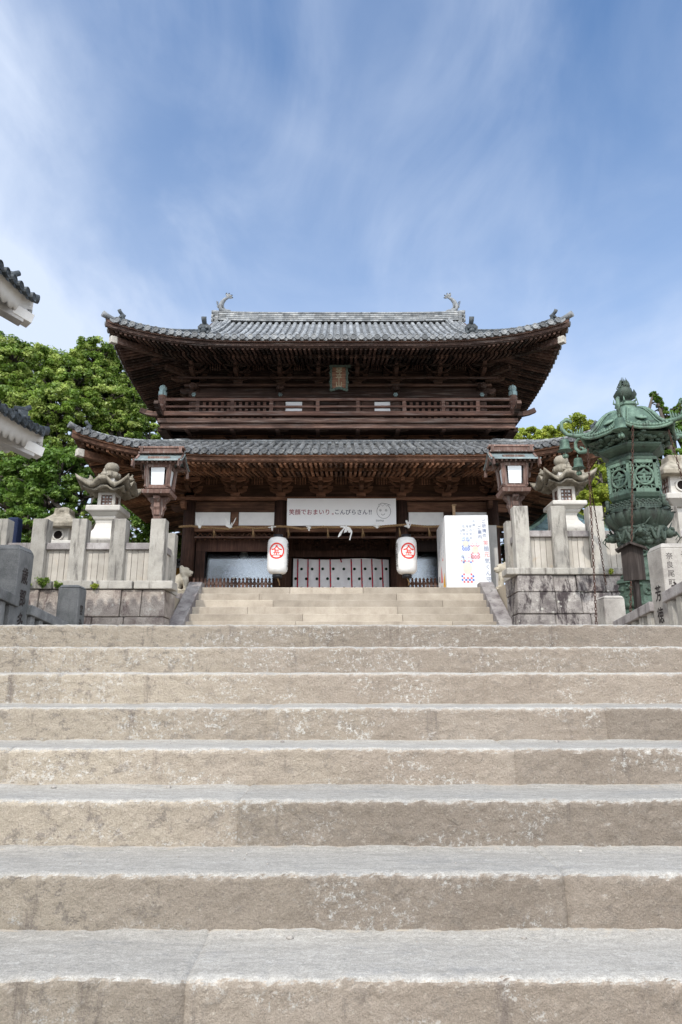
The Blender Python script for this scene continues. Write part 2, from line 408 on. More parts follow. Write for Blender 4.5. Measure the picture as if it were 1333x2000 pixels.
    M['rafter_up'] = wood('upper_rafter_timber', (.028, .015, .012), (.056, .031, .024), (.125, .074, .054), 'n', var=.85, grey=.2)
    M['wood_lamp'] = wood('lamp_cedar', (.075, .042, .034), (.135, .082, .066), (.21, .14, .115), 'z', grey=.6)
    M['wood_pale'] = wood('pale_new_pine', (.42, .27, .15), (.52, .36, .22), (.60, .45, .3), 'z', var=.15)
    M['wood_grey'] = wood('weathered_board', (.016, .012, .010), (.030, .023, .020), (.055, .044, .040), 'z', grey=.12)
    M['dark'] = flat('dark_interior', (.012, .009, .008), .9, .1)
    M['white_end'] = flat('chalk_white_timber_end', (.40, .375, .33), .85, .2, var=.25, scale=14)

    # tiles
    def tile(name, lo, mid, hi, pale):
        t = NT(name)
        c = t.ramp(t.noise(5.5, detail=7, rough=.65), [(.3, lo), (.5, mid), (.72, hi)])
        c = t.value(c, t.range(t.tint(), 0, 1, .5, 1.5, False))
        c = t.mix(t.range(t.noise(11, (1, 1, 1), detail=8, rough=.75, loc=(2, 4, 4)), .54, .70, 0, .75), c, pale)
        c = t.mix(t.range(t.noise(4.3, detail=8, rough=.7, loc=(8, 1, 6)), .60, .70, 0, .8), c, (.035, .037, .042))
        t.bump(t.noise(30, detail=5), .3, .01)
        return t.done(c, t.range(t.noise(8), .3, .7, .5, .8), .25)
    M['tile'] = tile('weathered_roof_tile', (.115, .122, .128), (.19, .20, .208), (.30, .31, .315), (.42, .42, .40))
    M['tile_low'] = tile('dark_roof_tile', (.065, .068, .072), (.12, .125, .13), (.20, .203, .203), (.34, .33, .30))
    M['tile_dark'] = tile('charcoal_roof_tile', (.035, .042, .047), (.065, .075, .082), (.12, .135, .145), (.25, .26, .26))
    M['ridge'] = tile('ridge_tile', (.10, .108, .115), (.20, .21, .215), (.33, .33, .32), (.52, .50, .45))
    # bronze; deeper shade is put into the darker copies, the lit one left pale
    def bronze(name, dark, mid, hi):
        t = NT(name)
        g = t.n('ShaderNodeNewGeometry')
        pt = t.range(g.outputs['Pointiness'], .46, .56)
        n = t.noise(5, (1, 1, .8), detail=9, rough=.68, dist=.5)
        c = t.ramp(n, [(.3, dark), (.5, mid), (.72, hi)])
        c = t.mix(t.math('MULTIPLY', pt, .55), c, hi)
        c = t.mix(t.range(t.noise(3.1, (2.4, 2.4, .35), detail=9, rough=.72, loc=(4, 4, 1)), .50, .66, 0, .8), c, (.026, .026, .022))
        c = t.mix(t.range(t.noise(4.2, (3, 3, .4), detail=9, rough=.72, loc=(1, 7, 3)), .58, .70, 0, .6), c, hi)
        c = t.value(c, t.range(t.tint(), 0, 1, .8, 1.2, False))
        t.bump(t.noise(34, detail=6, rough=.7), .7, .014)
        return t.done(c, .62, .4, .15)
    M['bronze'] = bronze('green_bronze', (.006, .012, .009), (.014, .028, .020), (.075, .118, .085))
    M['bronze_lit'] = bronze('lit_verdigris', (.013, .026, .019), (.048, .088, .064), (.17, .255, .19))
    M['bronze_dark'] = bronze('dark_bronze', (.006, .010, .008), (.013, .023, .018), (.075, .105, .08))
    M['copper_blue'] = bronze('blue_green_copper', (.08, .14, .15), (.16, .25, .26), (.28, .37, .37))
    t = NT('copper_sheet')
    c = t.ramp(t.noise(4, (1, 6, 1), detail=8), [(.3, (.10, .125, .125)), (.5, (.185, .225, .225)), (.7, (.29, .34, .335))])
    M['copper'] = t.done(c, .5, .4, .3)
    M['chain'] = flat('rusty_iron', (.075, .038, .028), .8, .3, var=.5, scale=40, metal=.2)
    # whites, paper, cloth, paint
    M['plaster'] = stone('lime_plaster', (.68, .665, .63), (.74, .73, .70), (.58, .555, .52), stain=(.42, .35, .28), s_amt=.45, s_lo=.54, s_hi=.74, stretch=(1, 1, .6), bumpy=.08, scale=2.4)
    M['plaster_grey'] = flat('grey_plaster', (.46, .445, .425), .9, .1, var=.1, scale=3)  # grey in its own colour, for soffits, beams and the board
    M['white'] = flat('white_sign_board', (.80, .81, .82), .5, .35, var=.02, scale=2)
    M['whitepanel'] = flat('white_board', (.74, .74, .73), .7, .2, var=.06, scale=3)
    M['paper'] = flat('white_paper', (.78, .78, .76), .8, .1, var=.05, scale=12)
    t = NT('lantern_paper')
    c = t.value((.82, .815, .80), t.range(t.noise(9, (1, 1, 3)), .3, .7, .94, 1.04))
    t.b.inputs['Subsurface Weight'].default_value = .12; t.b.inputs['Subsurface Radius'].default_value = (.05, .045, .04)
    M['lampaper'] = t.done(c, .7, .2)
    M['frosted'] = flat('frosted_window', (.72, .75, .76), .35, .5, var=.05, scale=3)
    M['black'] = flat('black_lacquer', (.012, .013, .018), .35, .5)
    M['ink'] = flat('black_ink', (.015, .014, .014), .8, .1)
    M['carved'] = flat('ink_in_carving', (.045, .038, .036), .9, .1, var=.5, scale=30)
    M['red'] = flat('red_paint', (.72, .045, .030), .6, .3, var=.05)
    M['maroon'] = flat('maroon_paint', (.26, .020, .045), .6, .2, var=.05)
    M['navy'] = flat('navy_paint', (.020, .028, .075), .6, .2, var=.05)
    M['pen'] = flat('pen_line', (.035, .035, .05), .8, .1)
    M['pale_ink'] = flat('pale_blue_ink', (.42, .47, .56), .7, .2)
    M['mid_ink'] = flat('mid_blue_ink', (.20, .25, .40), .7, .2)
    M['pink_ink'] = flat('soft_red_ink', (.74, .24, .24), .7, .2)
    M['art_blue'] = flat('printed_blue', (.09, .14, .50), .6, .2)
    M['art_red'] = flat('printed_red', (.74, .14, .14), .6, .2)
    M['art_cream'] = flat('printed_cream', (.70, .64, .54), .6, .2)
    M['art_pale'] = flat('printed_pale_blue', (.66, .73, .81), .6, .2)
    M['art_yellow'] = flat('printed_yellow', (.75, .42, .05), .6, .2)
    M['cloth'] = flat('white_cotton', (.72, .705, .715), .9, .1, var=.06, scale=5)
    M['plaque_gold'] = flat('shaded_gilding', (.22, .19, .12), .6, .3, var=.3, scale=20)  # gilding dimmed in its colour, as if less light reached it
    M['crest'] = flat('dark_green_crest', (.012, .030, .020), .9, .1, var=.3, scale=60)
    M['braid_red'] = flat('red_braid', (.42, .015, .04), .8, .2)
    M['gold'] = flat('old_gold_leaf', (.50, .42, .24), .55, .4, var=.3, scale=20, metal=.2)
    M['rope'] = flat('straw_rope', (.27, .175, .092), .9, .1, var=.3, scale=40, bump=.5)
    M['statue'] = flat('painted_statue', (.16, .16, .20), .7, .3, var=.9, scale=16)
    M['skin'] = flat('statue_face', (.62, .60, .55), .6, .3)
    M['blue_tarp'] = flat('dark_blue_cloth', (.01, .018, .05), .7, .2)
    M['ochre'] = flat('ochre_plaster', (.30, .17, .045), .9, .1)
    t = NT('show_case_glass')
    t.b.inputs['Transmission Weight'].default_value = 0.0
    g = t.n('ShaderNodeBsdfGlossy'); g.inputs['Roughness'].default_value = .24; g.inputs['Color'].default_value = (.85, .9, .95, 1)
    tr = t.n('ShaderNodeBsdfTransparent'); tr.inputs['Color'].default_value = (.80, .84, .86, 1)
    mx = t.n('ShaderNodeMixShader'); mx.inputs[0].default_value = .16
    t.L(tr.outputs[0], mx.inputs[1]); t.L(g.outputs[0], mx.inputs[2]); t.L(mx.outputs[0], t.out.inputs[0])
    M['glass'] = t.mat
    # leaves
    def leaf(name, dark, mid, hi, trans=.35):
        t = NT(name)
        c = t.ramp(t.tint(), [(0, dark), (.5, mid), (1, hi)])
        c = t.value(c, t.range(t.noise(.9, detail=3), .3, .7, .75, 1.25))
        t.done(c, .45, .4)
        tl = t.n('ShaderNodeBsdfTranslucent'); t.L(t.value(c, 1.5), tl.inputs[0])
        mx = t.n('ShaderNodeMixShader'); mx.inputs[0].default_value = trans
        t.L(t.b.outputs[0], mx.inputs[1]); t.L(tl.outputs[0], mx.inputs[2]); t.L(mx.outputs[0], t.out.inputs[0])
        return t.mat
    M['leaf'] = leaf('camphor_leaf', (.048, .096, .012), (.165, .25, .036), (.44, .50, .15))
    M['leaf_dark'] = leaf('dark_leaf', (.040, .088, .012), (.10, .18, .025), (.20, .29, .06))
    M['leaf_lime'] = leaf('young_yellow_leaf', (.16, .21, .025), (.30, .36, .045), (.44, .47, .09), .4)
    M['bark'] = stone('grey_bark', (.10, .085, .07), (.16, .14, .12), (.05, .042, .035), s_amt=.4, bumpy=.8, scale=5)
mats()
# ------------------------------------------------------------------ ground, stairs, terraces
Y0, DY = 2.075, 0.354
NOSE = {0: 1912, 1: 1706, 2: 1562, 3: 1461, 4: 1381, 5: 1314, 6: 1263, 7: 1220}
SY = {k: Y0 + DY * k for k in range(-7, 9)}
SZ = {k: Zp(NOSE[k], SY[k]) for k in NOSE}
for k in range(-1, -8, -1): SZ[k] = SZ[k + 1] - 0.165
ZLAND = SZ[7]; ZG = SZ[-7] - 0.17
SW = 3.6
def step_slab(k, x0, x1, parent, fine=True):
    dx = (.011 if k < 3 else .018) if fine else .15
    nx = max(3, int((x1 - x0) / dx)); y, z = SY[k], SZ[k]; zb = SZ.get(k - 1, ZG) - .03
    dep = (DY if k < 7 else .42) + .05
    nr, ntd = (18, 12) if fine else (4, 4)
    prof = [(0.0, zb + (z - .022 - zb) * i / nr, 0) for i in range(nr + 1)]
    prof += [(.002, z - .015, 0), (.005, z - .009, 0), (.010, z - .004, 0), (.018, z, 0)]
    prof += [(.018 + (dep - .018) * (i / ntd), z, 1) for i in range(1, ntd + 1)]
    xs = np.linspace(x0, x1, nx + 1); m = len(prof)
    X = np.repeat(xs, m); Pf = np.tile(np.array(prof), (nx + 1, 1))
    Yv = y + Pf[:, 0]; Zv = Pf[:, 1].copy()
    P3 = np.stack([X, Yv, Zv], 1)
    ris = 1 - Pf[:, 2]
    g = fbm(P3 * 4, 2, 11) * .006 + fbm(P3 * 19, 3, 5) * .006 + fbm(P3 * 48, 2, 6) * .007
    lip = (fbm(np.stack([X * 3, X * 0 + k * 7.1, X * 0], 1), 3, 3) * .004 + fbm(np.stack([X * 45, X * 0 + k * 3.3, X * 0], 1), 3, 9) * .0065) * (1 if k < 3 else .7)
    near = np.clip((Zv - (z - .04)) / .04, 0, 1)
    Yv = Yv + g * ris - np.abs(lip) * near * ris * .8
    Zv = Zv + lip * near * np.where(Pf[:, 2] > .5, np.clip(1 - (Pf[:, 0]) / .12, .25, 1), 1) + fbm(P3 * 4, 3, 2) * .0025 * Pf[:, 2]
    back = np.clip((Pf[:, 0] - DY + .06) / .06, 0, 1) * Pf[:, 2]
    Zv = Zv + back * (.010 + .008 * fbm(P3 * 9, 2, 4))
    edge = np.minimum(X - x0, x1 - X); e = np.clip(1 - edge / .014, 0, 1)
    Yv = Yv + e * .010 * ris; Zv = Zv - e * .006
    V = np.stack([X, Yv, Zv], 1)
    mb = MB(); F = []; T = []
    for i in range(nx):
        for j in range(m - 1):
            F.append((i * m + j, (i + 1) * m + j, (i + 1) * m + j + 1, i * m + j + 1))
            T.append(min(1.0, max(0.0, (prof[j][0] - .14) / (DY - .12))) if prof[j][2] else 0.0)
    mb.v = V.tolist(); mb.f = F; mb.t = T; mb.m = [0] * len(F); mb.s = [True] * len(F)
    return mb.build('step', M['step'], parent)
low = thing('stone_staircase', 'broad worn granite staircase filling the foreground below the landing', 'staircase', (0, SY[0], SZ[0]), 'flights of stone stairs')
JO = {7: [228], 6: [70, 1133], 5: [120, 945], 4: [522, 1183], 3: [18, 1005], 2: [465], 1: [1105], 0: [362]}
for k in range(-6, 8):
    xs = [Xp(p, NOSE[k], SY[k]) for p in JO[k]] if k in JO else [random.uniform(-1.5, 1.5)]
    xs = [-SW] + xs + [SW]
    for a, b in zip(xs[:-1], xs[1:]): step_slab(k, a, b, low, k >= -1)
# loose grit lying on the treads
mb = MB()
for i in range(130):
    k = random.choice([0, 0, 0, 1, 1, 1, 2, 2, 3, 4]); x = random.uniform(-1.8, 1.8); q = random.random() ** .5
    r = random.choice([.0015, .002, .0025, .0035]); mb.ball((x, SY[k] + .05 + q * .28, SZ[k] + r * .6), (r * random.uniform(.8, 1.5), r, r * .7), 5, 4, 0, random.random())
for px, py, k, r in ((567, 1832, 0, .009), (456, 1617, 1, .006), (1130, 1610, 1, .006), (105, 1541, 2, .010), (330, 1536, 2, .009), (1088, 1445, 3, .009), (552, 1447, 3, .008), (1025, 1853, 0, .007)):
    y = SY[k] + DY - .06; mb.ball((Xp(px, py, y), y, SZ[k] + r * .5), (r * 1.3, r, r * .8), 6, 5, 0, .3)
grit = mb.build('grit', M['pillar']); tag(grit, 'small loose stones and grit scattered on the lower stair treads', 'grit', None, 'stuff')

mb = MB(); mb.add([(-900, -900, ZG), (900, -900, ZG), (900, 1500, ZG), (-900, 1500, ZG)], [(0, 1, 2, 3)])
structure('ground', mb, M['ground'])
mb = MB()
mb.box((0, (SY[7] + .40 + 14.6) / 2, (ZLAND + ZG) / 2 - .004), (30, 14.6 - SY[7] - .40, ZLAND - ZG), tint=.5)
structure('landing', mb, M['step_far'])
mb = MB()
for s in (-1, 1):
    mb.add([(s * SW, -.6, ZG - .05), (s * 15, -.6, ZG - .05), (s * 15, SY[7] + .41, ZLAND - .03), (s * SW, SY[7] + .41, ZLAND - .03),
            (s * SW, SY[7] + .41, ZG - .05), (s * 15, SY[7] + .41, ZG - .05)], [(0, 1, 2, 3), (0, 3, 4), (1, 5, 2), (3, 2, 5, 4)])
structure('side_bank', mb, M['ground'])

# upper flight
ZGATE = Zp(1147, 16.4); NU = 10; RU = (ZGATE - ZLAND) / NU; DU = .309; YU = 16.4 - DU * (NU - 1)
up = thing('stone_staircase', 'pale upper flight of stone steps leading up to the gate', 'staircase', (0, YU, ZLAND), 'flights of stone stairs')
for k in range(NU):
    y = YU + DU * k; z = ZLAND + RU * (k + 1)
    js = sorted([-3.38] + [random.uniform(-2.4, -.6), random.uniform(.3, 2.6)] + [3.38])
    for a, b in zip(js[:-1], js[1:]):
        mb = MB(); dep = .36 if k < NU - 1 else .6
        mb.box(((a + b) / 2, y + dep / 2 + random.uniform(-.004, .004), z - RU / 2 - .02), (b - a - .004, dep, RU + .04 + random.uniform(-.004, .004)))
        mb.build('step', M['step_far'], up, bevel=.012)
for s in (-1, 1):
    mb = MB(); x = s * 3.515; za, zb = ZLAND + .10, ZGATE + .13; ya, yb = YU - .25, 16.55
    A = [(ya, za - .25), (ya, za), (16.42, zb), (16.75, zb), (16.75, zb - .3)]
    mb.prism([(a, b) for a, b in A][::-1], (x + .16, 0, 0), (0, 1, 0), (0, 0, 1), .32)
    mb.build('stringer', M['dirty'], up, bevel=.015)

# terraces behind the walls, gate platform
ZTL, ZTR = Zp(1151, 14.1), Zp(1123, 14.1)
mb = MB()
mb.box((-17.2, 39.6, (ZTL + ZG) / 2 - .02), (27.0, 50.6, ZTL - ZG), tint=.4)
mb.box((17.2, 39.6, (ZTR + ZG) / 2 - .02), (27.0, 50.6, ZTR - ZG), tint=.6)
structure('terrace', mb, M['ground'])
mb = MB(); mb.box((0, 40.9, (ZGATE + ZG) / 2 - .006), (9.4, 48.6, ZGATE - ZG)); structure('gate_platform', mb, M['step_far'])
mb = MB()
for s in (-1, 1):
    mb.add([(s * 3.3, 13.4, ZLAND), (s * 3.75, 13.4, ZLAND), (s * 3.75, 16.6, ZGATE - .15), (s * 3.3, 16.6, ZGATE - .15)], [(0, 1, 2, 3) if s > 0 else (3, 2, 1, 0)])
structure('earth_bank', mb, M['ground'])
mb = MB()
for s in (-1, 1): mb.box((s * 3.95, 15.85, ZGATE - .55 - .3), (.46, 1.5, 1.0), 0)
structure('bank_edging', mb, M['dirty'])

# retaining walls of squared blocks
def wall(side, mat, label, ztop, yf=14.12):
    r = thing('stone_wall', label, 'wall', (side * 7.6, yf + .3, ZLAND), 'retaining walls beside the stairs')
    mb = MB(); rng = random.Random(5 + side); nc = 4 if side < 0 else 5; hs = [.36, .26, .2, .18] if side < 0 else [.19, .24, .22, .18, .17]; z = ztop; bat = .13
    for c in range(nc):
        h = (ztop - ZLAND + .05) * hs[c]; x = 3.66 + (0 if c % 2 else .0)
        while x < 12:
            wd = rng.uniform(.34, .86); wd = min(wd, 12.1 - x); z0 = z - h
            y0 = yf - (ztop - z0) * bat; y1 = yf - (ztop - z) * bat; j = rng.uniform(0, .045)
            e0 = (ztop - z0) * bat * .6 if x < 3.7 else 0; e1 = (ztop - z) * bat * .6 if x < 3.7 else 0
            xa, xb = x + .006, x + wd - .006
            P = [(xa - e0, y0 - j, z0 + .006), (xb, y0 - j, z0 + .006), (xb, y0 + .5, z0 + .006), (xa - e0, y0 + .5, z0 + .006),
                 (xa - e1, y1 - j, z - .006), (xb, y1 - j, z - .006), (xb, y1 + .5, z - .006), (xa - e1, y1 + .5, z - .006)]
            P = [(side * a, b, d) for a, b, d in P]; Fc = [(3, 2, 1, 0), (4, 5, 6, 7), (0, 1, 5, 4), (1, 2, 6, 5), (2, 3, 7, 6), (3, 0, 4, 7)]
            mb.add(P, Fc if side > 0 else [f[::-1] for f in Fc], 0, rng.random()); x += wd
        z -= h
    # return along the stairs
    z = ztop
    for c in range(nc):
        h = (ztop - ZLAND + .05) * hs[c]; y = yf + .5
        while y < 15.05:
            d = min(rng.uniform(.4, .7), 15.2 - y); mb.box((side * 3.86, y + d / 2, z - h / 2), (.4, d - .01, h - .01), 0, tint=rng.random()); y += d
        z -= h
    mb.build('blockwork', mat, r, bevel=.02)
    mb = MB(); mb.box((side * 7.85, yf + .55, (ztop + ZLAND) / 2 - .03), (7.9, .8, ztop - ZLAND)); mb.build('core', M['dark'], r)
wall(-1, M['wall_left'], 'left stone wall of pinkish blocks with purple stains', ZTL)
wall(1, M['wall'], 'right stone wall of grey blocks streaked black', ZTR)

# stone fences on top of the walls
def fence(side, xs, pys, label, yf=14.28):
    ptop, pbot, rt, rb, bt = pys; YF = yf
    zt, zb, zr1, zr0, zbase = [Zp(p, YF - .14) for p in (ptop, pbot, rt, rb, bt)]
    r = thing('stone_fence', label, 'fence', (side * 6, YF, zbase), 'stone fences above the walls')
    for i, x in enumerate(xs):
        mb = MB(); mb.box((x, YF, (zt + zb) / 2 + .0), (.315, .30, zt - zb), 0, top=(.985, .985)); mb.build('post', M['fence'], r, bevel=.012)
        mb = MB(); mb.box((x, YF, (zb + zbase) / 2), (.80, .46, zb - zbase)); mb.build('base_block', M['fence'], r, bevel=.018)
        if i + 1 < len(xs):
            x2 = xs[i + 1]; a, b = min(x, x2) + .155, max(x, x2) - .155
            mb = MB(); mb.box(((a + b) / 2, YF, (zr1 + zr0) / 2), (b - a - .004, .17, zr1 - zr0)); mb.build('rail', M['dirty'], r, bevel=.012)
            mb = MB(); n = 4; wv = (b - a) / n
            for q in range(n): mb.box((a + wv * (q + .5), YF + .03 + random.uniform(-.006, .006), (zr0 + zb) / 2), (wv - .007, .08, zr0 - zb - .004))
            mb.build('panel', M['fence_pale'], r, bevel=.005)
    # return towards the gate
    xr = side * 3.87
    for y in (15.15,):
        mb = MB(); mb.box((xr, y, (zt - .12 + zb) / 2), (.28, .28, zt - .12 - zb)); mb.build('post', M['fence'], r, bevel=.012)
        mb = MB(); mb.box((xr, (14.43 + y - .14) / 2, (zr1 + zr0) / 2), (.16, y - .14 - 14.43, zr1 - zr0)); mb.build('rail', M['dirty'], r, bevel=.01)
        mb = MB(); wv = (y - .14 - 14.43) / 3
        for q in range(3): mb.box((xr, 14.43 + wv * (q + .5), (zr0 + zb) / 2), (.08, wv - .007, zr0 - zb))
        mb.build('panel', M['fence_pale'], r, bevel=.005)
        mb = MB(); mb.box((xr, 14.9, (zb + zbase) / 2), (.42, .72, zb - zbase)); mb.build('base_block', M['fence'], r, bevel=.015)
fence(-1, [-3.89 - .838 * i for i in range(9)], (1013, 1135, 1059, 1072, 1151), 'left row of square granite fence posts with pale slab panels')
fence(1, [3.845 + .80 * i for i in range(9)], (988, 1110, 1035, 1047, 1123), 'right row of square granite fence posts behind the bronze lantern')

# low railings on the landing with inscribed pillars
def railing(side, label, dark):
    r = thing('stone_railing', label, 'railing', (side * 3.9, 8, ZLAND), 'inscribed railings on the landing')
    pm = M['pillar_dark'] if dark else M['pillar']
    zt = Zp(1066 if dark else 1063, 7.95); xb = side * 3.99 if dark else side * 3.98; hw = .19
    mb = MB(); mb.box((xb, 8.14, (zt + ZLAND) / 2 - .02), (.38, .38, zt - ZLAND - .04)); mb.box((xb, 8.14, zt - .01), (.38, .38, .06), top=(.82, .82))
    p = mb.build('pillar', pm, r, bevel=.012)
    fx = xb - side * .1915
    if dark:
        mb = MB(); write_down(mb, '歳郡多連', .21, (fx, 8.14, zt - .33), (0, 1, 0), (0, 0, 1), .27, 0, .006, .8); mb.build('inscription', M['carved'], p)
    else:
        mb = MB(); write_down(mb, '芳徳石', .20, (fx, 8.14, zt - .56), (0, -1, 0), (0, 0, 1), .26, 0, .004, .8)
        yf = 7.9485
        write_down(mb, '奈良尾町', .085, (xb - .10, yf, zt - .14), (1, 0, 0), (0, 0, 1), .105)
        write_down(mb, '長崎県', .085, (xb + .08, yf, zt - .12), (1, 0, 0), (0, 0, 1), .12)
        write_down(mb, '神徳人', .24, (xb - .01, yf, zt - .56), (1, 0, 0), (0, 0, 1), .26, 0, .006)
        mb.build('inscription', M['carved'], p)
    ye = 9.62; zt2 = Zp(1143 if dark else 1164, 9.5); xe = side * 3.79
    mb = MB(); mb.box((xe, ye, (zt2 + ZLAND) / 2 - .02), (.29, .29, zt2 - ZLAND - .03)); mb.box((xe, ye, zt2 - .012), (.29, .29, .035), top=(.8, .8))
    e = mb.build('end_post', pm, r, bevel=.012)
    if dark:
        mb = MB(); write_down(mb, '宮治郎', .15, (xe + .1465, ye, zt2 - .33), (0, 1, 0), (0, 0, 1), .20, 0, .004, .8); mb.build('inscription', M['carved'], e)
    xr = side * 3.82
    za, zb = (.1226 * 8 + .0, .0882 * 9.5) if dark else (.1289 * 8, .090 * 9.5)
    sl = (zb - za) / 1.5
    for a, b in ((8.30, 9.50), (5.6, 7.96)):
        off = 0 if a > 8 else .02
        mb = MB(); mb.bar((xr, a, za + (a - 8) * sl - .06 + off), (xr, b, za + (b - 8) * sl - .06 + off), .16, .12, 0); mb.build('rail', M['dirty'] if not dark else M['pillar_dark'], r, bevel=.01)
        mb = MB(); mb.bar((xr, a, ZLAND + .05), (xr, b, ZLAND + .05), .2, .1, 0); mb.build('sill', M['fence'], r, bevel=.01)
        n = int((b - a) / .21)
        for q in range(n):
            y = a + (q + .5) * (b - a) / n; z1 = za + (y - 8) * sl - .12 + off
            mb = MB(); mb.box((xr, y, (z1 + ZLAND + .09) / 2), (.10, .11, z1 - ZLAND - .09)); mb.build('baluster', M['fence'] if not dark else M['pillar_dark'], r, bevel=.008)
railing(-1, 'left railing with square pillars darkened as in shade', True)
railing(1, 'right railing with tall inscribed pale pillar in sunlight', False)
# ------------------------------------------------------------------ the two-storey timber gate
YC = 20.85; YF, YB = 18.4, 23.3; CXU = -.09
gate = thing('temple_gate', 'large dark two storey timber gate with grey tiled hip roofs at top of stairs', 'gate', (0, YC, ZGATE))
def part(name, mb, mat, parent=None, **k): return mb.build(name, mat, parent or gate, **k)

def upturn(q, up, Lc=4.2, p=2.6): return up * max(0.0, 1 - max(q, 0) / Lc) ** p
class Roof:
    """hipped tile roof: eave rectangle ex,ey about (cx,cy), height f(d) at distance d inside the eave"""
    def __init__(s, cx, cy, ex, ey, f, up, D, gx=None, pitch=.208, Lc=4.2, p=2.6):
        s.cx, s.cy, s.ex, s.ey, s.f, s.up, s.D, s.gx, s.pitch, s.Lc, s.p = cx, cy, ex, ey, f, up, D, gx, pitch, Lc, p
    def half(s, side): return s.ex if side in 'FB' else s.ey
    def dmax(s, side, a):
        a = abs(a); h = s.half(side)
        if side in 'FB' and s.gx is not None and a <= s.gx: return s.ey
        lim = (s.ex - s.gx) if s.gx is not None else s.D
        return max(0.0, min(lim, h - a))
    def z(s, side, a, d): return s.f(d) + upturn(s.half(side) - abs(a), s.up, s.Lc, s.p) * max(0.0, 1 - max(d, 0) / 3.2) ** 2
    def xy(s, side, a, d):
        if side == 'F': return s.cx + a, s.cy - s.ey + d
        if side == 'B': return s.cx - a, s.cy + s.ey - d
        if side == 'L': return s.cx - s.ex + d, s.cy - a
        return s.cx + s.ex - d, s.cy + a
    def pt(s, side, a, d, dz=0.0):
        x, y = s.xy(side, a, d); return Vector((x, y, s.z(side, a, d) + dz))
    def tiles(s, mb, sides, rng, lip=True, r0=.066, course=.21, discs=True):
        for side in sides:
            h = s.half(side); n = int(h / s.pitch); p = s.pitch
            x0 = -n * p
            for i in range(2 * n + 1):
                a = x0 + i * p                                    # a cover-tile row
                dm = s.dmax(side, a)
                if dm > .12:
                    L0 = -.05; nt = max(1, int((dm - L0) / (course * 1.25))); st = (dm - L0) / nt
                    base = rng.random() * .3 - .15
                    V = []; Fc = []
                    for j in range(nt):
                        d0, d1 = L0 + j * st, L0 + (j + 1) * st + .012; tn = .5 + base + rng.uniform(-.3, .3); b = []
                        for d, r in ((d0, r0), (d1, r0 * .88)):
                            for q in range(7):
                                th = math.pi * q / 6; o = r * math.cos(th); b.append(s.pt(side, a, d, r * math.sin(th) * 1.05 + .012) + s.across(side) * o)
                        mb.add(b, [(q, q + 1, q + 8, q + 7) for q in range(6)], 0, tn, True)
                        mb.add(b[:7], [tuple(range(7))], 0, tn)
                    if discs:
                        c = s.pt(side, a, L0 - .012, .012); ax = s.outward(side); ac = s.across(side); R1 = r0 * 1.22; tn = rng.random()
                        V = []
                        for rr, o in ((R1, -.03), (R1, .03), (R1 * .8, .03), (R1 * .74, .018), (R1 * .3, .018), (R1 * .2, .026)):
                            for q in range(12):
                                th = 2 * math.pi * q / 12; V.append(c + ax * o + ac * (rr * math.cos(th)) + Vector((0, 0, rr * math.sin(th))))
                        mb.add(V, [(k * 12 + q, k * 12 + (q + 1) % 12, (k + 1) * 12 + (q + 1) % 12, (k + 1) * 12 + q) for k in range(5) for q in range(12)] + [tuple(range(60, 72))], 0, tn * .6)
                if i == 2 * n: break
                am = a + p / 2                                    # pan tiles to the next row
                dl = max(s.dmax(side, a), s.dmax(side, a + p), s.dmax(side, am))
                if dl < .1: continue
                nt = max(1, int(dl / course)); st = dl / nt; cr = ((0, 0.0), (.2, -.018), (.5, -.03), (.8, -.018), (1, 0.0))
                tb = rng.uniform(-.12, .12)
                for j in range(nt):
                    d0, d1 = j * st, (j + 1) * st; b = []
                    for d, e in ((d0 - .015, -.012), (d0, .014), (d1, -.004)):
                        for q, o in cr:
                            aa = a + q * p; b.append(s.pt(side, aa, min(d, max(s.dmax(side, aa), .02)), o + e))
                    mb.add(b, [(k * 5 + q, k * 5 + q + 1, k * 5 + q + 6, k * 5 + q + 5) for k in range(2) for q in range(4)], 0, max(0, .14 + tb + rng.uniform(-.14, .14)), False)
                if lip:
                    b = [s.pt(side, a + q * p, -.02, o + .012) for q, o in cr] + [s.pt(side, a + q * p, -.025, o - .05 - .015 * math.sin(math.pi * q)) for q, o in cr]
                    mb.add(b, [(q + 5, q + 6, q + 1, q) for q in range(4)], 0, .45 + rng.uniform(-.2, .2), False)
    def across(s, side): return {'F': Vector((1, 0, 0)), 'B': Vector((-1, 0, 0)), 'L': Vector((0, -1, 0)), 'R': Vector((0, 1, 0))}[side]
    def outward(s, side): return {'F': Vector((0, -1, 0)), 'B': Vector((0, 1, 0)), 'L': Vector((-1, 0, 0)), 'R': Vector((1, 0, 0))}[side]
    def sheet(s, mb, sides, d_of, dz, n=60, mat=0, din=0.0, k=5):
        """plain sheet under or over a side, from din to d_of(a)"""
        for side in sides:
            h = s.half(side); V = []
            for i in range(n + 1):
                a = -h + 2 * h * i / n
                for j in range(k):
                    lo = min(din, max(h - abs(a), 0)); d = lo + (min(d_of, max(h - abs(a), 0)) - lo) * j / (k - 1)
                    q = s.pt(side, a, d); V.append((q.x, q.y, dz(side, a, d)))
            mb.add(V, [(i * k + j, (i + 1) * k + j, (i + 1) * k + j + 1, i * k + j + 1) for i in range(n) for j in range(k - 1)], mat, .5, True)
    def hip_path(s, sx, sy, d0, d1, n=14):
        """along the hip from the eave corner inward"""
        out = []
        for i in range(n + 1):
            d = d0 + (d1 - d0) * i / n
            out.append(Vector((s.cx + sx * (s.ex - d), s.cy + sy * (s.ey - d), s.f(max(d, 0)) + upturn(max(d, 0), s.up, s.Lc, s.p) * max(0, 1 - max(d, 0) / 3.2) ** 2 + (min(d, 0) * -.35))))
        return out
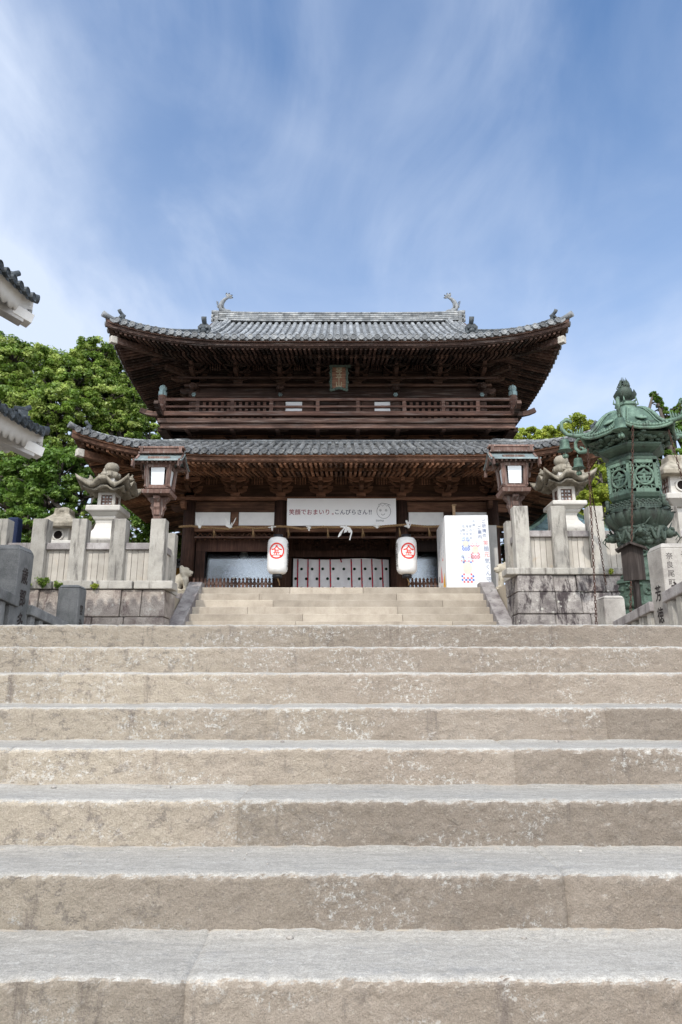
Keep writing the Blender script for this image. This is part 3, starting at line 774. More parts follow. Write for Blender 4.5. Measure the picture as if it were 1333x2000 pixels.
def ridge_sweep(mb, path, width, layers, rng, top_r=.06):
    """stacked ridge tiles along a path: thin courses of changing width under a round cover tile"""
    n = len(path)
    tang = [(path[min(i + 1, n - 1)] - path[max(i - 1, 0)]).normalized() for i in range(n)]
    side = [t.cross(Vector((0, 0, 1))).normalized() for t in tang]
    z = -.06
    for li, (hgt, wf) in enumerate(layers):
        for i in range(n - 1):
            b = []
            for p, sd in ((path[i], side[i]), (path[i + 1], side[i + 1])):
                for o, zz_ in ((-1, z), (1, z), (1, z + hgt), (-1, z + hgt)): b.append(p + sd * (o * width / 2 * wf) + Vector((0, 0, zz_)))
            mb.add(b, [(0, 1, 5, 4), (1, 2, 6, 5), (2, 3, 7, 6), (3, 0, 4, 7), (0, 3, 2, 1), (4, 5, 6, 7)], 0, .5 + rng.uniform(-.35, .35) * (1 if wf > .85 else .6) - (.35 if wf < .8 else 0))
        z += hgt
    # cover tiles
    d = 0
    for i in range(n - 1):
        a, b_ = path[i] + Vector((0, 0, z)), path[i + 1] + Vector((0, 0, z)); m = max(1, round((b_ - a).length / .28))
        for k in range(m):
            mb.tube([a.lerp(b_, k / m), a.lerp(b_, (k + 1.04) / m)], [top_r, top_r * .9], 10, 0, True, True, .5 + rng.uniform(-.35, .3))
    return z
LAY = [(.05, 1.0), (.018, .7), (.035, 1.0), (.014, .72), (.035, .98), (.014, .72), (.03, .95)]
def demon_tile(mb, c, out, k=1.0, horn=True):
    """end tile of a ridge: shouldered plate with a knobbed face and an upward rod tile"""
    out = Vector(out).normalized(); sd = Vector((0, 0, 1)).cross(out).normalized()
    poly = [(-.17, -.08), (.17, -.08), (.20, .05), (.15, .12), (.17, .24), (.09, .33), (-.09, .33), (-.17, .24), (-.15, .12), (-.20, .05)]
    mb.prism([(a * k, b * k) for a, b in poly], Vector(c) + out * (.05 * k), sd, Vector((0, 0, 1)), .10 * k, 0, .3)
    for a, b, r in ((0, .10, .085), (-.08, .19, .045), (.08, .19, .045), (0, .20, .05), (-.11, .05, .05), (.11, .05, .05), (0, .0, .06)):
        mb.ball(Vector(c) + out * (.08 * k) + sd * (a * k) + Vector((0, 0, b * k)), r * k, 8, 6, 0, .25)
    if horn:
        p0 = Vector(c) + Vector((0, 0, .30 * k)) - out * (.12 * k)
        pts = [p0, p0 + out * (.12 * k) + Vector((0, 0, .05 * k)), p0 + out * (.20 * k) + Vector((0, 0, .11 * k)), p0 + out * (.25 * k) + Vector((0, 0, .19 * k))]
        mb.tube(pts, [.06 * k, .062 * k, .066 * k, .07 * k], 10, 0, True, True, .45)

rng = random.Random(3)
# ---- lower roof
EXL, EYL, DL = 6.62, YC - 15.8, 2.32
zl0 = Zp(881, 15.8); zl1 = Zp(866, 15.8 + DL); sl_ = (zl1 - zl0 - .022 * DL * DL) / DL
RL = Roof(0, YC, EXL, EYL, lambda d: zl0 + sl_ * d + .022 * d * d, .62, DL)
mb = MB(); RL.tiles(mb, 'FLR', rng); RL.sheet(mb, 'B', DL, lambda s_, a, d: RL.z(s_, a, d), 40); RL.sheet(mb, 'FLR', DL, lambda s_, a, d: RL.z(s_, a, d) - .055, 40)
lroof = part('lower_roof', mb, M['tile_low'])
for sx in (-1, 1):
    for sy in (-1, 1):
        mb = MB(); pth = RL.hip_path(sx, sy, .28, DL); ridge_sweep(mb, pth, .2, LAY[:5], rng)
        hr = part('hip_ridge', mb, M['ridge'], lroof)
        mb = MB(); demon_tile(mb, pth[0] + Vector((0, 0, .03)), (sx, sy, 0), .62); part('ridge_end_tile', mb, M['tile_dark'], lroof)
        mb = MB(); p2 = RL.hip_path(sx, sy, -.07, .34, 5); mb.tube([p + Vector((0, 0, .03)) for p in p2], [.085, .075, .07, .07, .07, .07], 10, 0, True, True, .4); part('corner_tile', mb, M['tile_low'], lroof)
mb = MB()
for a, b in (((-EXL + DL - .1, 15.8 + DL), (EXL - DL + .1, 15.8 + DL)), ((-EXL + DL, 15.8 + DL), (-EXL + DL, 2 * YC - 15.8 - DL)), ((EXL - DL, 15.8 + DL), (EXL - DL, 2 * YC - 15.8 - DL))):
    n = 14; ridge_sweep(mb, [Vector((a[0] + (b[0] - a[0]) * i / n, a[1] + (b[1] - a[1]) * i / n, zl1 + .02)) for i in range(n + 1)], .18, [(.05, 1), (.02, .8), (.04, 1)], rng, .04)
part('wall_ridge', mb, M['ridge'], lroof)

# ---- upper roof
EXU, EYU = 6.13, YC - 16.27; GX = 4.22
zu0 = Zp(659, 16.27); zu1 = Zp(631, YC); su = (zu1 - zu0 - .034 * EYU * EYU) / EYU
RUo = Roof(CXU, YC, EXU, EYU, lambda d: zu0 + su * d + .034 * d * d, .60, None, GX)
mb = MB(); RUo.tiles(mb, 'FLR', rng)
RUo.sheet(mb, 'LR', EXU - GX, lambda s_, a, d: RUo.z(s_, a, d) - .055, 40)
for sy in (-1, 1):                                                  # under-sheets of the two long slopes
    V = []; n, k = 40, 12
    for i in range(n + 1):
        a = -EXU + 2 * EXU * i / n; dm = EYU if abs(a) <= GX + .3 else EXU - abs(a)
        for j in range(k + 1):
            d = dm * j / k; V.append((CXU + a, YC + sy * (EYU - d), RUo.z('F', a, d) - (.055 if sy < 0 else 0)))
    mb.add(V, [(i * (k + 1) + j, (i + 1) * (k + 1) + j, (i + 1) * (k + 1) + j + 1, i * (k + 1) + j + 1) for i in range(n) for j in range(k)], 0, .4, True)
uroof = part('upper_roof', mb, M['tile'])
dg_ = EXU - GX
mb = MB()
for sx in (-1, 1):
    x = CXU + sx * (GX - .35); zb = RUo.f(dg_)
    mb.add([(x, YC - EYU + dg_, zb - .1), (x, YC + EYU - dg_, zb - .1), (x, YC, zu1 - .1)], [(0, 1, 2)])
part('gable_wall', mb, M['wood_up'], uroof)
for sx in (-1, 1):
    for sy in (-1, 1):
        mb = MB(); ds = [dg_ - .1 + (EYU - dg_ + .1) * i / 12 for i in range(13)]
        mb2 = [Vector((CXU + sx * (GX + .02), YC + sy * (EYU - d), RUo.f(d) - .12)) for d in ds]
        for p, q in zip(mb2[:-1], mb2[1:]): mb.bar(p, q, .09, .22)
        part('bargeboard', mb, M['wood_up'], uroof)
mb = MB(); n = 30; RX = 4.05
pth = [Vector((CXU - RX + 2 * RX * i / n, YC, zu1 + .04 + .05 * (abs(2 * i / n - 1)) ** 4)) for i in range(n + 1)]
ztop = ridge_sweep(mb, pth, .34, [(.05, 1.05), (.025, .72), (.055, 1.0), (.02, .75), (.05, .98), (.02, .72), (.05, .96), (.02, .72), (.045, .98)], rng, .07)
part('main_ridge', mb, M['ridge'], uroof)
for sx in (-1, 1):
    mb = MB(); demon_tile(mb, (CXU + sx * (RX + .06), YC, zu1 + .03), (sx, 0, 0), 1.15, False)
    for q in range(3): mb.tube([(CXU + sx * (RX + .02), YC, zu1 + .10 + .15 * q), (CXU + sx * (RX + .26), YC, zu1 + .11 + .15 * q)], .07, 10, 0, True, True, .6)
    part('ridge_end_tile', mb, M['ridge'], uroof)
    # roof fish standing on its head at the ridge end, tail curling inwards
    mb = MB(); o = Vector((CXU + sx * (RX - .16), YC, zu1 + .04 + ztop + .05))
    body = [(-.13, .06), (-.02, .07), (.09, .17), (.115, .31), (.07, .44), (-.02, .55), (-.14, .62)]
    rr = [.07, .115, .125, .105, .08, .058, .035]
    mb.tube([o + Vector((sx * a, 0, b)) for a, b in body], rr, 10, 0, True, True, .5, .8)
    mb.ball(o + Vector((-sx * .12, 0, .06)), (.13, .10, .075), 10, 6, 0, .4)
    for a, b, la, lb in ((-.12, .62, -.14, .085), (-.10, .62, -.06, .16), (-.08, .60, .03, .19), (-.12, .60, -.16, .0)):
        p = o + Vector((sx * a, 0, b)); q = p + Vector((sx * la, 0, lb)); t_ = (q - p).normalized(); nn = t_.cross(Vector((0, 1, 0)))
        mb.add([p - nn * .012 + Vector((0, .02, 0)), p + (q - p) * .55 + nn * .045, q + nn * .02, q - nn * .02, p + (q - p) * .55 - nn * .045, p - nn * .012 - Vector((0, .02, 0)), p + (q - p) * .5 + Vector((0, .03, 0)), p + (q - p) * .5 - Vector((0, .03, 0))],
               [(0, 1, 6), (1, 2, 3, 6), (3, 4, 6), (4, 0, 6), (5, 7, 1), (1, 7, 3, 2), (7, 4, 3), (5, 4, 7)], 0, .6)
    for q in range(6):
        a, b = body[1 + q // 2][0] + .11, body[1 + q // 2][1] + .05 + .06 * (q % 2)
        p = o + Vector((sx * a, 0, b)); mb.tube([p, p + Vector((sx * .07, 0, .055))], [.03, .004], 6, 0, False, True, .4)
    for s_ in (-1, 1):
        p = o + Vector((sx * .04, s_ * .10, .20)); mb.tube([p, p + Vector((sx * .03, s_ * .10, .09))], [.045, .006], 6, 0, False, True, .4)
    mb.box(o + Vector((0, 0, -.02)), (.42, .2, .06), tint=.4)
    part('roof_fish', mb, M['tile'], uroof)
    for sy in (-1, 1):
        # descending ridge with its end tile, then the corner ridge in two steps
        mb = MB(); ds = [EYU - .2 - (EYU - .2 - .95) * i / 14 for i in range(15)]
        pth = [Vector((CXU + sx * (3.72 + .0 * i), YC + sy * (EYU - d), RUo.f(d) + .03)) for i, d in enumerate(ds)]
        ridge_sweep(mb, pth, .24, LAY, rng, .065); part('descending_ridge', mb, M['ridge'], uroof)
        mb = MB(); demon_tile(mb, pth[-1] + Vector((0, sy * .05, .0)), (0, sy, 0), 1.05); part('ridge_end_tile', mb, M['tile_dark'], uroof)
        for e in range(2):
            mb = MB()
            for j in range(18):
                d = .95 + (EYU - 1.0) * j / 18
                if d > EYU - .2: break
                p = Vector((CXU + sx * (3.95 + .12 * e), YC + sy * (EYU - d), RUo.f(d) + .05)); q = Vector((p.x, YC + sy * (EYU - d - .2), RUo.f(d + .2) + .05))
                mb.tube([p, q], [.062, .055], 10, 0, True, True, .5 + rng.uniform(-.3, .3))
            part('verge_tiles', mb, M['tile'], uroof)
        mb = MB(); pth = RUo.hip_path(sx, sy, .30, dg_ + .1); ridge_sweep(mb, pth, .23, LAY, rng, .06); part('hip_ridge', mb, M['tile_dark'] if True else 0, uroof)
        mb = MB(); demon_tile(mb, pth[0] + Vector((0, 0, .03)), (sx, sy, 0), .74); part('ridge_end_tile', mb, M['tile_dark'], uroof)
        mb = MB(); p2 = RUo.hip_path(sx, sy, -.08, .36, 5); mb.tube([p + Vector((0, 0, .03)) for p in p2], [.088, .078, .07, .07, .07, .07], 10, 0, True, True, .4); part('corner_tile', mb, M['tile'], uroof)

# ---- eaves: boards, rafters in two tiers, hip beams with white ends
def eaves(Rf, dwall, drop, slope, mats_, name):
    so = lambda side, a, d: Rf.z(side, a, 0) * 1 - drop + slope * d - (Rf.z(side, a, 0) - Rf.f(0)) * min(1, max(0, d / 3.2)) * .9
    mb = MB(); Rf.sheet(mb, 'FLRB', dwall, so, 60, 0, .02, 6)
    e = part('soffit_boards', mb, mats_[0])
    mb = MB(); n = 60                                     # eave batten right under the tiles, two boards
    for side in 'FLRB':
        h = Rf.half(side)
        for (da, db, za, zb, tn) in ((.0, .10, -.055, -.13, .9), (.05, .16, -.13, -drop - .02, .2)):
            for i in range(n):
                b = []
                for a in (-h + 2 * h * i / n, -h + 2 * h * (i + 1) / n):
                    for d, zz_ in ((da, zb), (db, zb), (db, za), (da, za)):
                        lim = max(h - abs(a), 0); p = Rf.pt(side, a, min(d, lim)); b.append((p.x, p.y, Rf.z(side, a, 0) + zz_))
                mb.add(b, [(0, 4, 5, 1), (1, 5, 6, 2), (2, 6, 7, 3), (3, 7, 4, 0)], 0, tn)
    part('eave_boards', mb, mats_[0], e)
    for tier, (da, db, dz, wd, hd) in enumerate(((.10, 1.02, -.045, .062, .085), (.86, dwall + .05, -.14, .066, .095))):
        for side in 'FLR':
            mb = MB(); h = Rf.half(side); n = int(h / .125)
            for i in range(-n, n + 1):
                a = i * .125; lim = h - abs(a) - .05; b_ = min(db, lim)
                if b_ - da < .08: continue
                pa, pb = Rf.pt(side, a, da), Rf.pt(side, a, b_)
                mb.bar((pa.x, pa.y, so(side, a, da) + dz), (pb.x, pb.y, so(side, a, b_) + dz), wd, hd)
            part('rafters', mb, mats_[1], e)
    mb = MB(); d = .95                                    # beam between the tiers
    for side in 'FLR':
        h = Rf.half(side) - d; n = 24
        for i in range(n):
            a0, a1 = -h + 2 * h * i / n, -h + 2 * h * (i + 1) / n; p, q = Rf.pt(side, a0, d), Rf.pt(side, a1, d)
            mb.bar((p.x, p.y, so(side, a0, d) - .10), (q.x, q.y, so(side, a1, d) - .10), .10, .07)
    part('rafter_plate', mb, mats_[0], e)
    for sx in (-1, 1):
        for sy in (-1, 1):
            P = []
            for d in (.16, .6, 1.2, dwall + .2):
                x, y = Rf.cx + sx * (Rf.ex - d), Rf.cy + sy * (Rf.ey - d); a = Rf.ex - d
                P.append(Vector((x, y, so('F', a, d) - .15 - .20 * max(0, 1 - d))))
            mb = MB()
            for p, q in zip(P[:-1], P[1:]): mb.bar(p, q, .14, .18)
            hb = part('hip_beam', mb, mats_[0], e)
            mb = MB(); dirv = (P[0] - P[1]).normalized(); mb.bar(P[0] - dirv * .1, P[0] + dirv * .07, .155, .19); part('end_cap', mb, M['white_end'], hb, bevel=.01)
    return so
soL = eaves(RL, EYL - (YC - YF) + .1, .24, .20, (M['wood'], M['rafter']), 'lower')
soU = eaves(RUo, EYU - (YC - 18.6) + .1, .24, .30, (M['wood_up'], M['rafter_up']), 'upper')

# ---- columns, beams, bracket sets
CX4 = (-4.2, -1.68, 1.68, 4.2)
zN1, zN0 = Zp(978, 18.2), Zp(998, 18.2)
zW1, zW0 = zN0, Zp(1024, 18.2)
zG1, zG0 = zW0, Zp(1036, 18.2)
zL0 = Zp(1047, 18.2)
zSofL = soL('F', 0, YF - 15.8) - .19
for y in (YF, YB):
    for x in CX4:
        mb = MB(); mb.lathe([(.185, ZGATE + .08), (.182, ZGATE + 1.6), (.170, zN1 + .03)], (x, y, 0), 20)
        mb.lathe([(.26, ZGATE - .02), (.26, ZGATE + .05), (.22, ZGATE + .085)], (x, y, 0), 20, 0)
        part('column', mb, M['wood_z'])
def beam(name, a, b, w_, h_, mat=None, parent=None, bevel=.01):
    mb = MB(); mb.bar(a, b, w_, h_); return part(name, mb, mat or M['wood'], parent, bevel=bevel)
for y in (YF, YB):
    f = -1 if y == YF else 1
    for i in range(3):
        xa, xb = CX4[i] + .16, CX4[i + 1] - .16
        beam('tie_beam', (xa, y, (zN1 + zN0) / 2), (xb, y, (zN1 + zN0) / 2), .15, zN1 - zN0 - .01)
        beam('lower_beam', (xa, y, (zG1 + zG0) / 2), (xb, y, (zG1 + zG0) / 2), .14, zG1 - zG0)
    beam('head_plate', (-4.55, y, zN1 + .075), (4.55, y, zN1 + .075), .40, .09)
    mb = MB(); mb.bar((-4.2, y + .02 * -f, (zN1 + .12 + zSofL + .2) / 2), (4.2, y + .02 * -f, (zN1 + .12 + zSofL + .2) / 2), .08, zSofL + .3 - zN1 - .12); part('frieze_board', mb, M['wood'])
for s in (-1, 1):
    mb = MB(); n = 20
    for i in range(n):
        y = YF + .2 + (YB - YF - .4) * (i + .5) / n; mb.box((s * 4.2, y, (ZGATE + zSofL) / 2), (.08, (YB - YF - .4) / n - .008, zSofL - ZGATE))
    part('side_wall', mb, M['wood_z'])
    beam('side_beam', (s * 4.2, YF + .1, zN1 - .1), (s * 4.2, YB - .1, zN1 - .1), .16, .2)
# carved nose ends of the tie beam at the corner columns
for s in (-1, 1):
    mb = MB(); poly = [(0, -.11), (.22, -.12), (.34, -.04), (.38, .06), (.31, .12), (.22, .07), (.13, .11), (0, .11)]
    poly = poly if s > 0 else [(-a, b) for a, b in poly][::-1]
    mb.prism(poly, (s * 4.36, YF - .07, (zN1 + zN0) / 2 - .02), (1, 0, 0), (0, 0, 1), .14); part('beam_nose', mb, M['wood'], bevel=.012)
    mb = MB(); mb.prism([(-a, b) for a, b in [(0, -.1), (.2, -.1), (.3, 0), (.28, .1), (0, .12)]][::-1], (s * 4.2 - .06, YF - .16, (zN1 + zN0) / 2), (0, 1, 0), (0, 0, 1), .12); part('beam_nose', mb, M['wood'], bevel=.012)

def boat(mb, c, l, h, wd, ux, flip=1):
    """bracket arm with curved-up underside"""
    ux = Vector(ux); pts = [(-l / 2, h / 2), (-l / 2, h * .05)] + [(-l / 2 + l * .28 * (i / 4), h * .05 - h * .55 * math.sin(math.pi / 2 * i / 4)) for i in range(1, 5)] + \
        [(l / 2 - l * .28 * (1 - i / 4), -h * .5 + h * .55 * (1 - math.cos(math.pi / 2 * i / 4))) for i in range(0, 5)] + [(l / 2, h / 2)]
    sd = ux.cross(Vector((0, 0, 1)))
    mb.prism(pts, Vector(c) + sd * (wd / 2), ux, (0, 0, 1), wd)
def block(mb, c, s_, h): mb.box((c[0], c[1], c[2] + h * .7), (s_, s_, h * .6)); mb.box((c[0], c[1], c[2] + h * .2), (s_ * .66, s_ * .66, h * .4), top=(1.5, 1.5))
def bracket_mesh(h, out, wid, mat):
    """bearing block, cross arm with three blocks, arm pushed out carrying another cross arm and a carved nose"""
    mb = MB(); k = h / .62
    block(mb, (0, 0, 0), .26, .17 * k)
    boat(mb, (0, 0, .24 * k), wid, .15 * k, .11, (1, 0, 0)); boat(mb, (0, -out / 2, .24 * k), out + .35, .15 * k, .11, (0, 1, 0))
    for x in (-wid * .42, 0, wid * .42): block(mb, (x, 0, .315 * k), .15, .10 * k)
    block(mb, (0, -out, .315 * k), .15, .10 * k)
    boat(mb, (0, -out, .48 * k), wid * 1.05, .13 * k, .10, (1, 0, 0)); boat(mb, (0, 0, .48 * k), wid * 1.15, .13 * k, .10, (1, 0, 0))
    for x in (-wid * .44, 0, wid * .44): block(mb, (x, -out, .545 * k), .14, .085 * k)
    for x in (-wid * .48, 0, wid * .48): block(mb, (x, 0, .545 * k), .14, .085 * k)
    mb.prism([(0, -.06), (.16, -.07), (.22, 0), (.2, .07), (.1, .10), (0, .09)], (-.05, -out - .06, .48 * k), (0, -1, 0), (0, 0, 1), .10)
    me = mb.build('tmp', mat, None); m = me.data; bpy.data.objects.remove(me); m.name = 'bracket_set'; return m
def inst(name, me, loc, rz=0.0, parent=None, bevel=0):
    o = link(name, me, parent or gate, None, bevel); o.location = Vector(loc) - root_loc(gate); o.rotation_euler.z = rz; return o
PX = [-4.2, -2.94, -1.68, -.56, .56, 1.68, 2.94, 4.2]
def brackets(cx, yf, yb, zb, h, out, wid, mat, corner=True, side=True):
    me = bracket_mesh(h, out, wid, mat)
    for x in PX:
        inst('bracket_set', me, (cx + x, yf, zb)); inst('bracket_set', me, (cx + x, yb, zb), math.pi)
    if side:
        for s in (-1, 1):
            for t_ in (.0, .25, .5, .75, 1.0): inst('bracket_set', me, (cx + s * 4.2, yf + (yb - yf) * t_, zb), s * math.pi / 2)
    for sx in (-1, 1):
        for sy, yy in ((-1, yf), (1, yb)):
            mb = MB(); c = Vector((cx + sx * 4.2, yy, zb)); dv = Vector((sx, sy, 0)).normalized()
            mb.bar(c + Vector((0, 0, .24)) - dv * .1, c + dv * (out * 1.41 + .25) + Vector((0, 0, .26)), .12, .14); mb.bar(c + Vector((0, 0, .45)), c + dv * (out * 1.41 + .5) + Vector((0, 0, .47)), .12, .14)
            part('corner_arm', mb, mat)
zB = zN1 + .12
hL = zSofL - .02 - zB
brackets(0, YF, YB, zB, hL - .04, .48, .62, M['wood'])
def purlin(cx, yf, yb, out, z, mat):
    for y in (yf - out, yb + out): beam('purlin', (cx - 4.2 - out - .3, y, z), (cx + 4.2 + out + .3, y, z), .13, .15, mat)
    for s in (-1, 1): beam('purlin', (cx + s * (4.2 + out), yf - out - .3, z), (cx + s * (4.2 + out), yb + out + .3, z), .13, .15, mat)
purlin(0, YF, YB, .48, zB + hL + .02, M['wood_lit'])
# curved struts with upright bars between the bracket sets
def struts(cx, y, zb, h, mat):
    for a, b in zip(PX[:-1], PX[1:]):
        mb = MB(); xm = cx + (a + b) / 2; wd = (b - a)
        for q in range(-2, 3): mb.box((xm + q * .068, y - .06, zb + h * (.74 + .0)), (.030, .04, h * (.42 - .03 * abs(q))))
        for s in (-1, 1):
            pts = [(xm + s * wd * .46, y - .05, zb + h * .42), (xm + s * wd * .36, y - .05, zb + h * .46), (xm + s * wd * .26, y - .05, zb + h * .62), (xm + s * wd * .18, y - .05, zb + h * .92)]
            for p, q in zip(pts[:-1], pts[1:]): mb.bar(p, q, .05, .055, up=(0, 1, 0))
        mb.box((xm, y - .05, zb + h * .97), (wd * .5, .06, h * .08))
        part('strut_panel', mb, mat)
struts(0, YF - .30, zB, hL, M['wood'])

# white boards above the side bays
for i, (a, b) in enumerate(((381, 450), (467, 536), (799, 868), (891, 955))):
    xa, xb = Xp(a, 1010, 18.33), Xp(b, 1010, 18.33)
    mb = MB(); mb.box(((xa + xb) / 2, 18.36, (zW1 + zW0) / 2), (xb - xa, .03, zW1 - zW0 - .004)); part('white_board', mb, M['whitepanel'])
for x in (-2.94, 2.94): mb = MB(); mb.box((x, YF - .01, (zW1 + zW0) / 2), (.20, .14, zW1 - zW0)); part('short_post', mb, M['wood'])
mb = MB(); mb.box((0, YF, (zW1 + zW0) / 2), (3.1, .06, zW1 - zW0)); part('transom_board', mb, M['wood'])
# lattice strip and rail under the lower beam
for i in range(3):
    xa, xb = CX4[i] + .17, CX4[i + 1] - .17
    zc0 = zL0 - .12
    mb = MB(); z0, z1 = zL0, zG0 - .01
    if i != 1:
        n = 16
        for q in range(n):
            x = xa + (xb - xa) * q / n; wd = (xb - xa) / n
            mb.bar((x, YF + .05, z0 - .06), (x + wd, YF + .05, z1), .02, .02, up=(0, 1, 0)); mb.bar((x, YF + .07, z1), (x + wd, YF + .07, z0 - .06), .02, .02, up=(0, 1, 0))
        part('lattice', mb, M['wood'])
    beam('lintel_rail', (xa, YF - .02, z0 + .0), (xb, YF - .02, z0 + .0), .10, .05, M['wood_lit'])
# show cases in the side bays: header, jambs, pane
yG = 18.62; zP1 = Zp(1076, yG); zP0 = ZGATE
for s in (-1, 1):
    xa, xb = (CX4[0] + .17, CX4[1] - .17) if s < 0 else (CX4[2] + .17, CX4[3] - .17)
    mb = MB(); mb.box(((xa + xb) / 2, yG + .03, (zP1 + zL0 - .03) / 2), (xb - xa, .05, zL0 - zP1)); part('header_board', mb, M['wood_z'])
    xo = xa if s < 0 else xb
    mb = MB(); mb.box((xo + (-s) * .13, yG + .03, (zP1 + ZGATE) / 2), (.26, .06, zP1 - ZGATE)); part('jamb', mb, M['wood_z'])
    a, b = (xa + .27, xb) if s < 0 else (xa, xb - .27)
    mb = MB(); mb.box(((a + b) / 2, yG + .22, (zP1 + zP0) / 2), (b - a, .012, (zP1 - zP0) * 1.02), rot=Matrix.Rotation(R(-9), 3, 'X')); part('show_case_glass', mb, M['glass'])
    mb = MB(); mb.box(((xa + xb) / 2, yG + 1.5, (zL0 + ZGATE) / 2), (xb - xa, .06, zL0 - ZGATE)); mb.box((xb if s < 0 else xa, yG + .8, (zL0 + ZGATE) / 2), (.06, 1.45, zL0 - ZGATE)); part('case_back', mb, M['wood_z'])
    mb = MB(); mb.box(((xa + xb) / 2, yG + .8, zL0 - .04), (xb - xa + .3, 1.5, .05)); part('case_ceiling', mb, M['wood'])
    # picket fence in front
    pf = MB(); yK = 18.27; zk = Zp(1128, yK)
    pf.bar((xa - .02, yK + .05, ZGATE + .14), (xb + .02, yK + .05, ZGATE + .14), .04, .07); pf.bar((xa - .02, yK + .05, zk - .16), (xb + .02, yK + .05, zk - .16), .04, .06)
    pfo = part('picket_fence', pf, M['wood_lit'])
    n = 21
    for q in range(n):
        x = xa + .02 + (xb - xa - .04) * (q + .5) / n; hw = .036; h = zk - ZGATE
        mb = MB(); mb.prism([(-hw, .0), (hw, 0), (hw, h - .11), (hw * .62, h - .085), (hw * 1.05, h - .05), (0, h), (-hw * 1.05, h - .05), (-hw * .62, h - .085), (-hw, h - .11)], (x, yK - .02, ZGATE), (1, 0, 0), (0, 0, 1), .035)
        part('picket', mb, M['wood_lit'], pfo)
# middle bay: carved transom, lintel, dark passage
yD = 20.1; zc = Zp(1089, yD)
mb = MB(); mb.box((0, yD + .1, (zc + zN0) / 2), (3.0, .08, zN0 - zc)); beam_z = zc
for i in range(60):
    x = random.uniform(-1.4, 1.4); z = random.uniform(zc + .32, zc + .62); mb.ball((x, yD + .05, z), (random.uniform(.05, .12), .05, random.uniform(.03, .07)), 7, 5, 0, random.random())
part('carved_transom', mb, M['wood_z'])
beam('door_lintel', (-1.55, yD, zc + .10), (1.55, yD, zc + .10), .2, .2, M['wood_z'])
for s in (-1, 1):
    mb = MB(); mb.box((s * 1.6, yD + .05, (ZGATE + zN0) / 2), (.26, .2, zN0 - ZGATE)); part('door_post', mb, M['wood_z'])
    mb = MB(); mb.box((s * 1.72, (YF + .2 + yD) / 2, (ZGATE + zN0) / 2), (.05, yD - YF - .2, zN0 - ZGATE)); part('passage_wall', mb, M['wood_z'])
mb = MB(); mb.box((0, YC + .6, (ZGATE + zN0) / 2), (3.3, .06, zN0 - ZGATE)); part('rear_door', mb, M['wood_z'])
mb = MB(); mb.box((0, (YF + YB) / 2, zSofL + .15), (8.3, YB - YF - .2, .06)); part('ceiling', mb, M['wood'])

# ---- upper storey
YUF, YUB = 18.6, 2 * YC - 18.6; UX = [CXU + x for x in CX4]
zBF = Zp(828, 17.7)                                          # underside of the balcony floor
zSk = zl1 + .12
mb = MB(); mb.box((CXU, YC, (zl1 - .3 + zBF) / 2), (8.5, YUB - YUF + .1, zBF - zl1 + .3)); part('skirt_wall', mb, M['wood'])
for f, y in ((-1, YUF - .14), (1, YUB + .14)): beam('skirt_beam', (CXU - 4.5, y, zSk + .05), (CXU + 4.5, y, zSk + .05), .16, .15, M['wood_lit'])
for s in (-1, 1): beam('skirt_beam', (CXU + s * 4.38, YUF - .2, zSk + .05), (CXU + s * 4.38, YUB + .2, zSk + .05), .16, .15, M['wood_lit'])
me = bracket_mesh(zBF - zSk - .22, .50, .52, M['wood_up'])
for x in PX: inst('bracket_set', me, (CXU + x, YUF - .12, zSk + .14)); inst('bracket_set', me, (CXU + x, YUB + .12, zSk + .14), math.pi)
for s in (-1, 1):
    for t_ in (.1, .5, .9): inst('bracket_set', me, (CXU + s * 4.3, YUF + (YUB - YUF) * t_, zSk + .14), s * math.pi / 2)
BX, BYF, BYB = 4.90, 17.7, 2 * YC - 17.7
zFl = zBF + .17
mb = MB()
mb.box((CXU, BYF + .42, zBF + .075), (2 * BX + .16, 1.0, .13), tint=.5); mb.box((CXU, BYB - .42, zBF + .075), (2 * BX + .16, 1.0, .13), tint=.5)
for s in (-1, 1): mb.box((CXU + s * (BX - .2), YC, zBF + .075), (.9, BYB - BYF - 1.2, .13), tint=.5)
part('balcony_floor', mb, M['wood_up'], bevel=.01)
for y in (BYF + .06, BYB - .06): beam('balcony_beam', (CXU - BX, y, zBF - .06), (CXU + BX, y, zBF - .06), .14, .14, M['wood_up'])
for s in (-1, 1): beam('balcony_beam', (CXU + s * (BX - .05), BYF, zBF - .06), (CXU + s * (BX - .05), BYB, zBF - .06), .14, .14, M['wood_up'])
zr0, zr1, zr2 = Zp(808, BYF), Zp(795, BYF), Zp(781, BYF)
mb = MB()
for z, wd, hd in ((zr0 - .01, .13, .13), (zr1, .09, .06), (zr2, .10, .085)):
    ex = .0
    for y in (BYF, BYB): mb.bar((CXU - BX, y, z), (CXU + BX, y, z), wd, hd, tint=.6)
    for s in (-1, 1): mb.bar((CXU + s * BX, BYF, z), (CXU + s * BX, BYB, z), wd, hd, tint=.4)
bal = part('balcony_railing', mb, M['wood_lit'], bevel=.006)
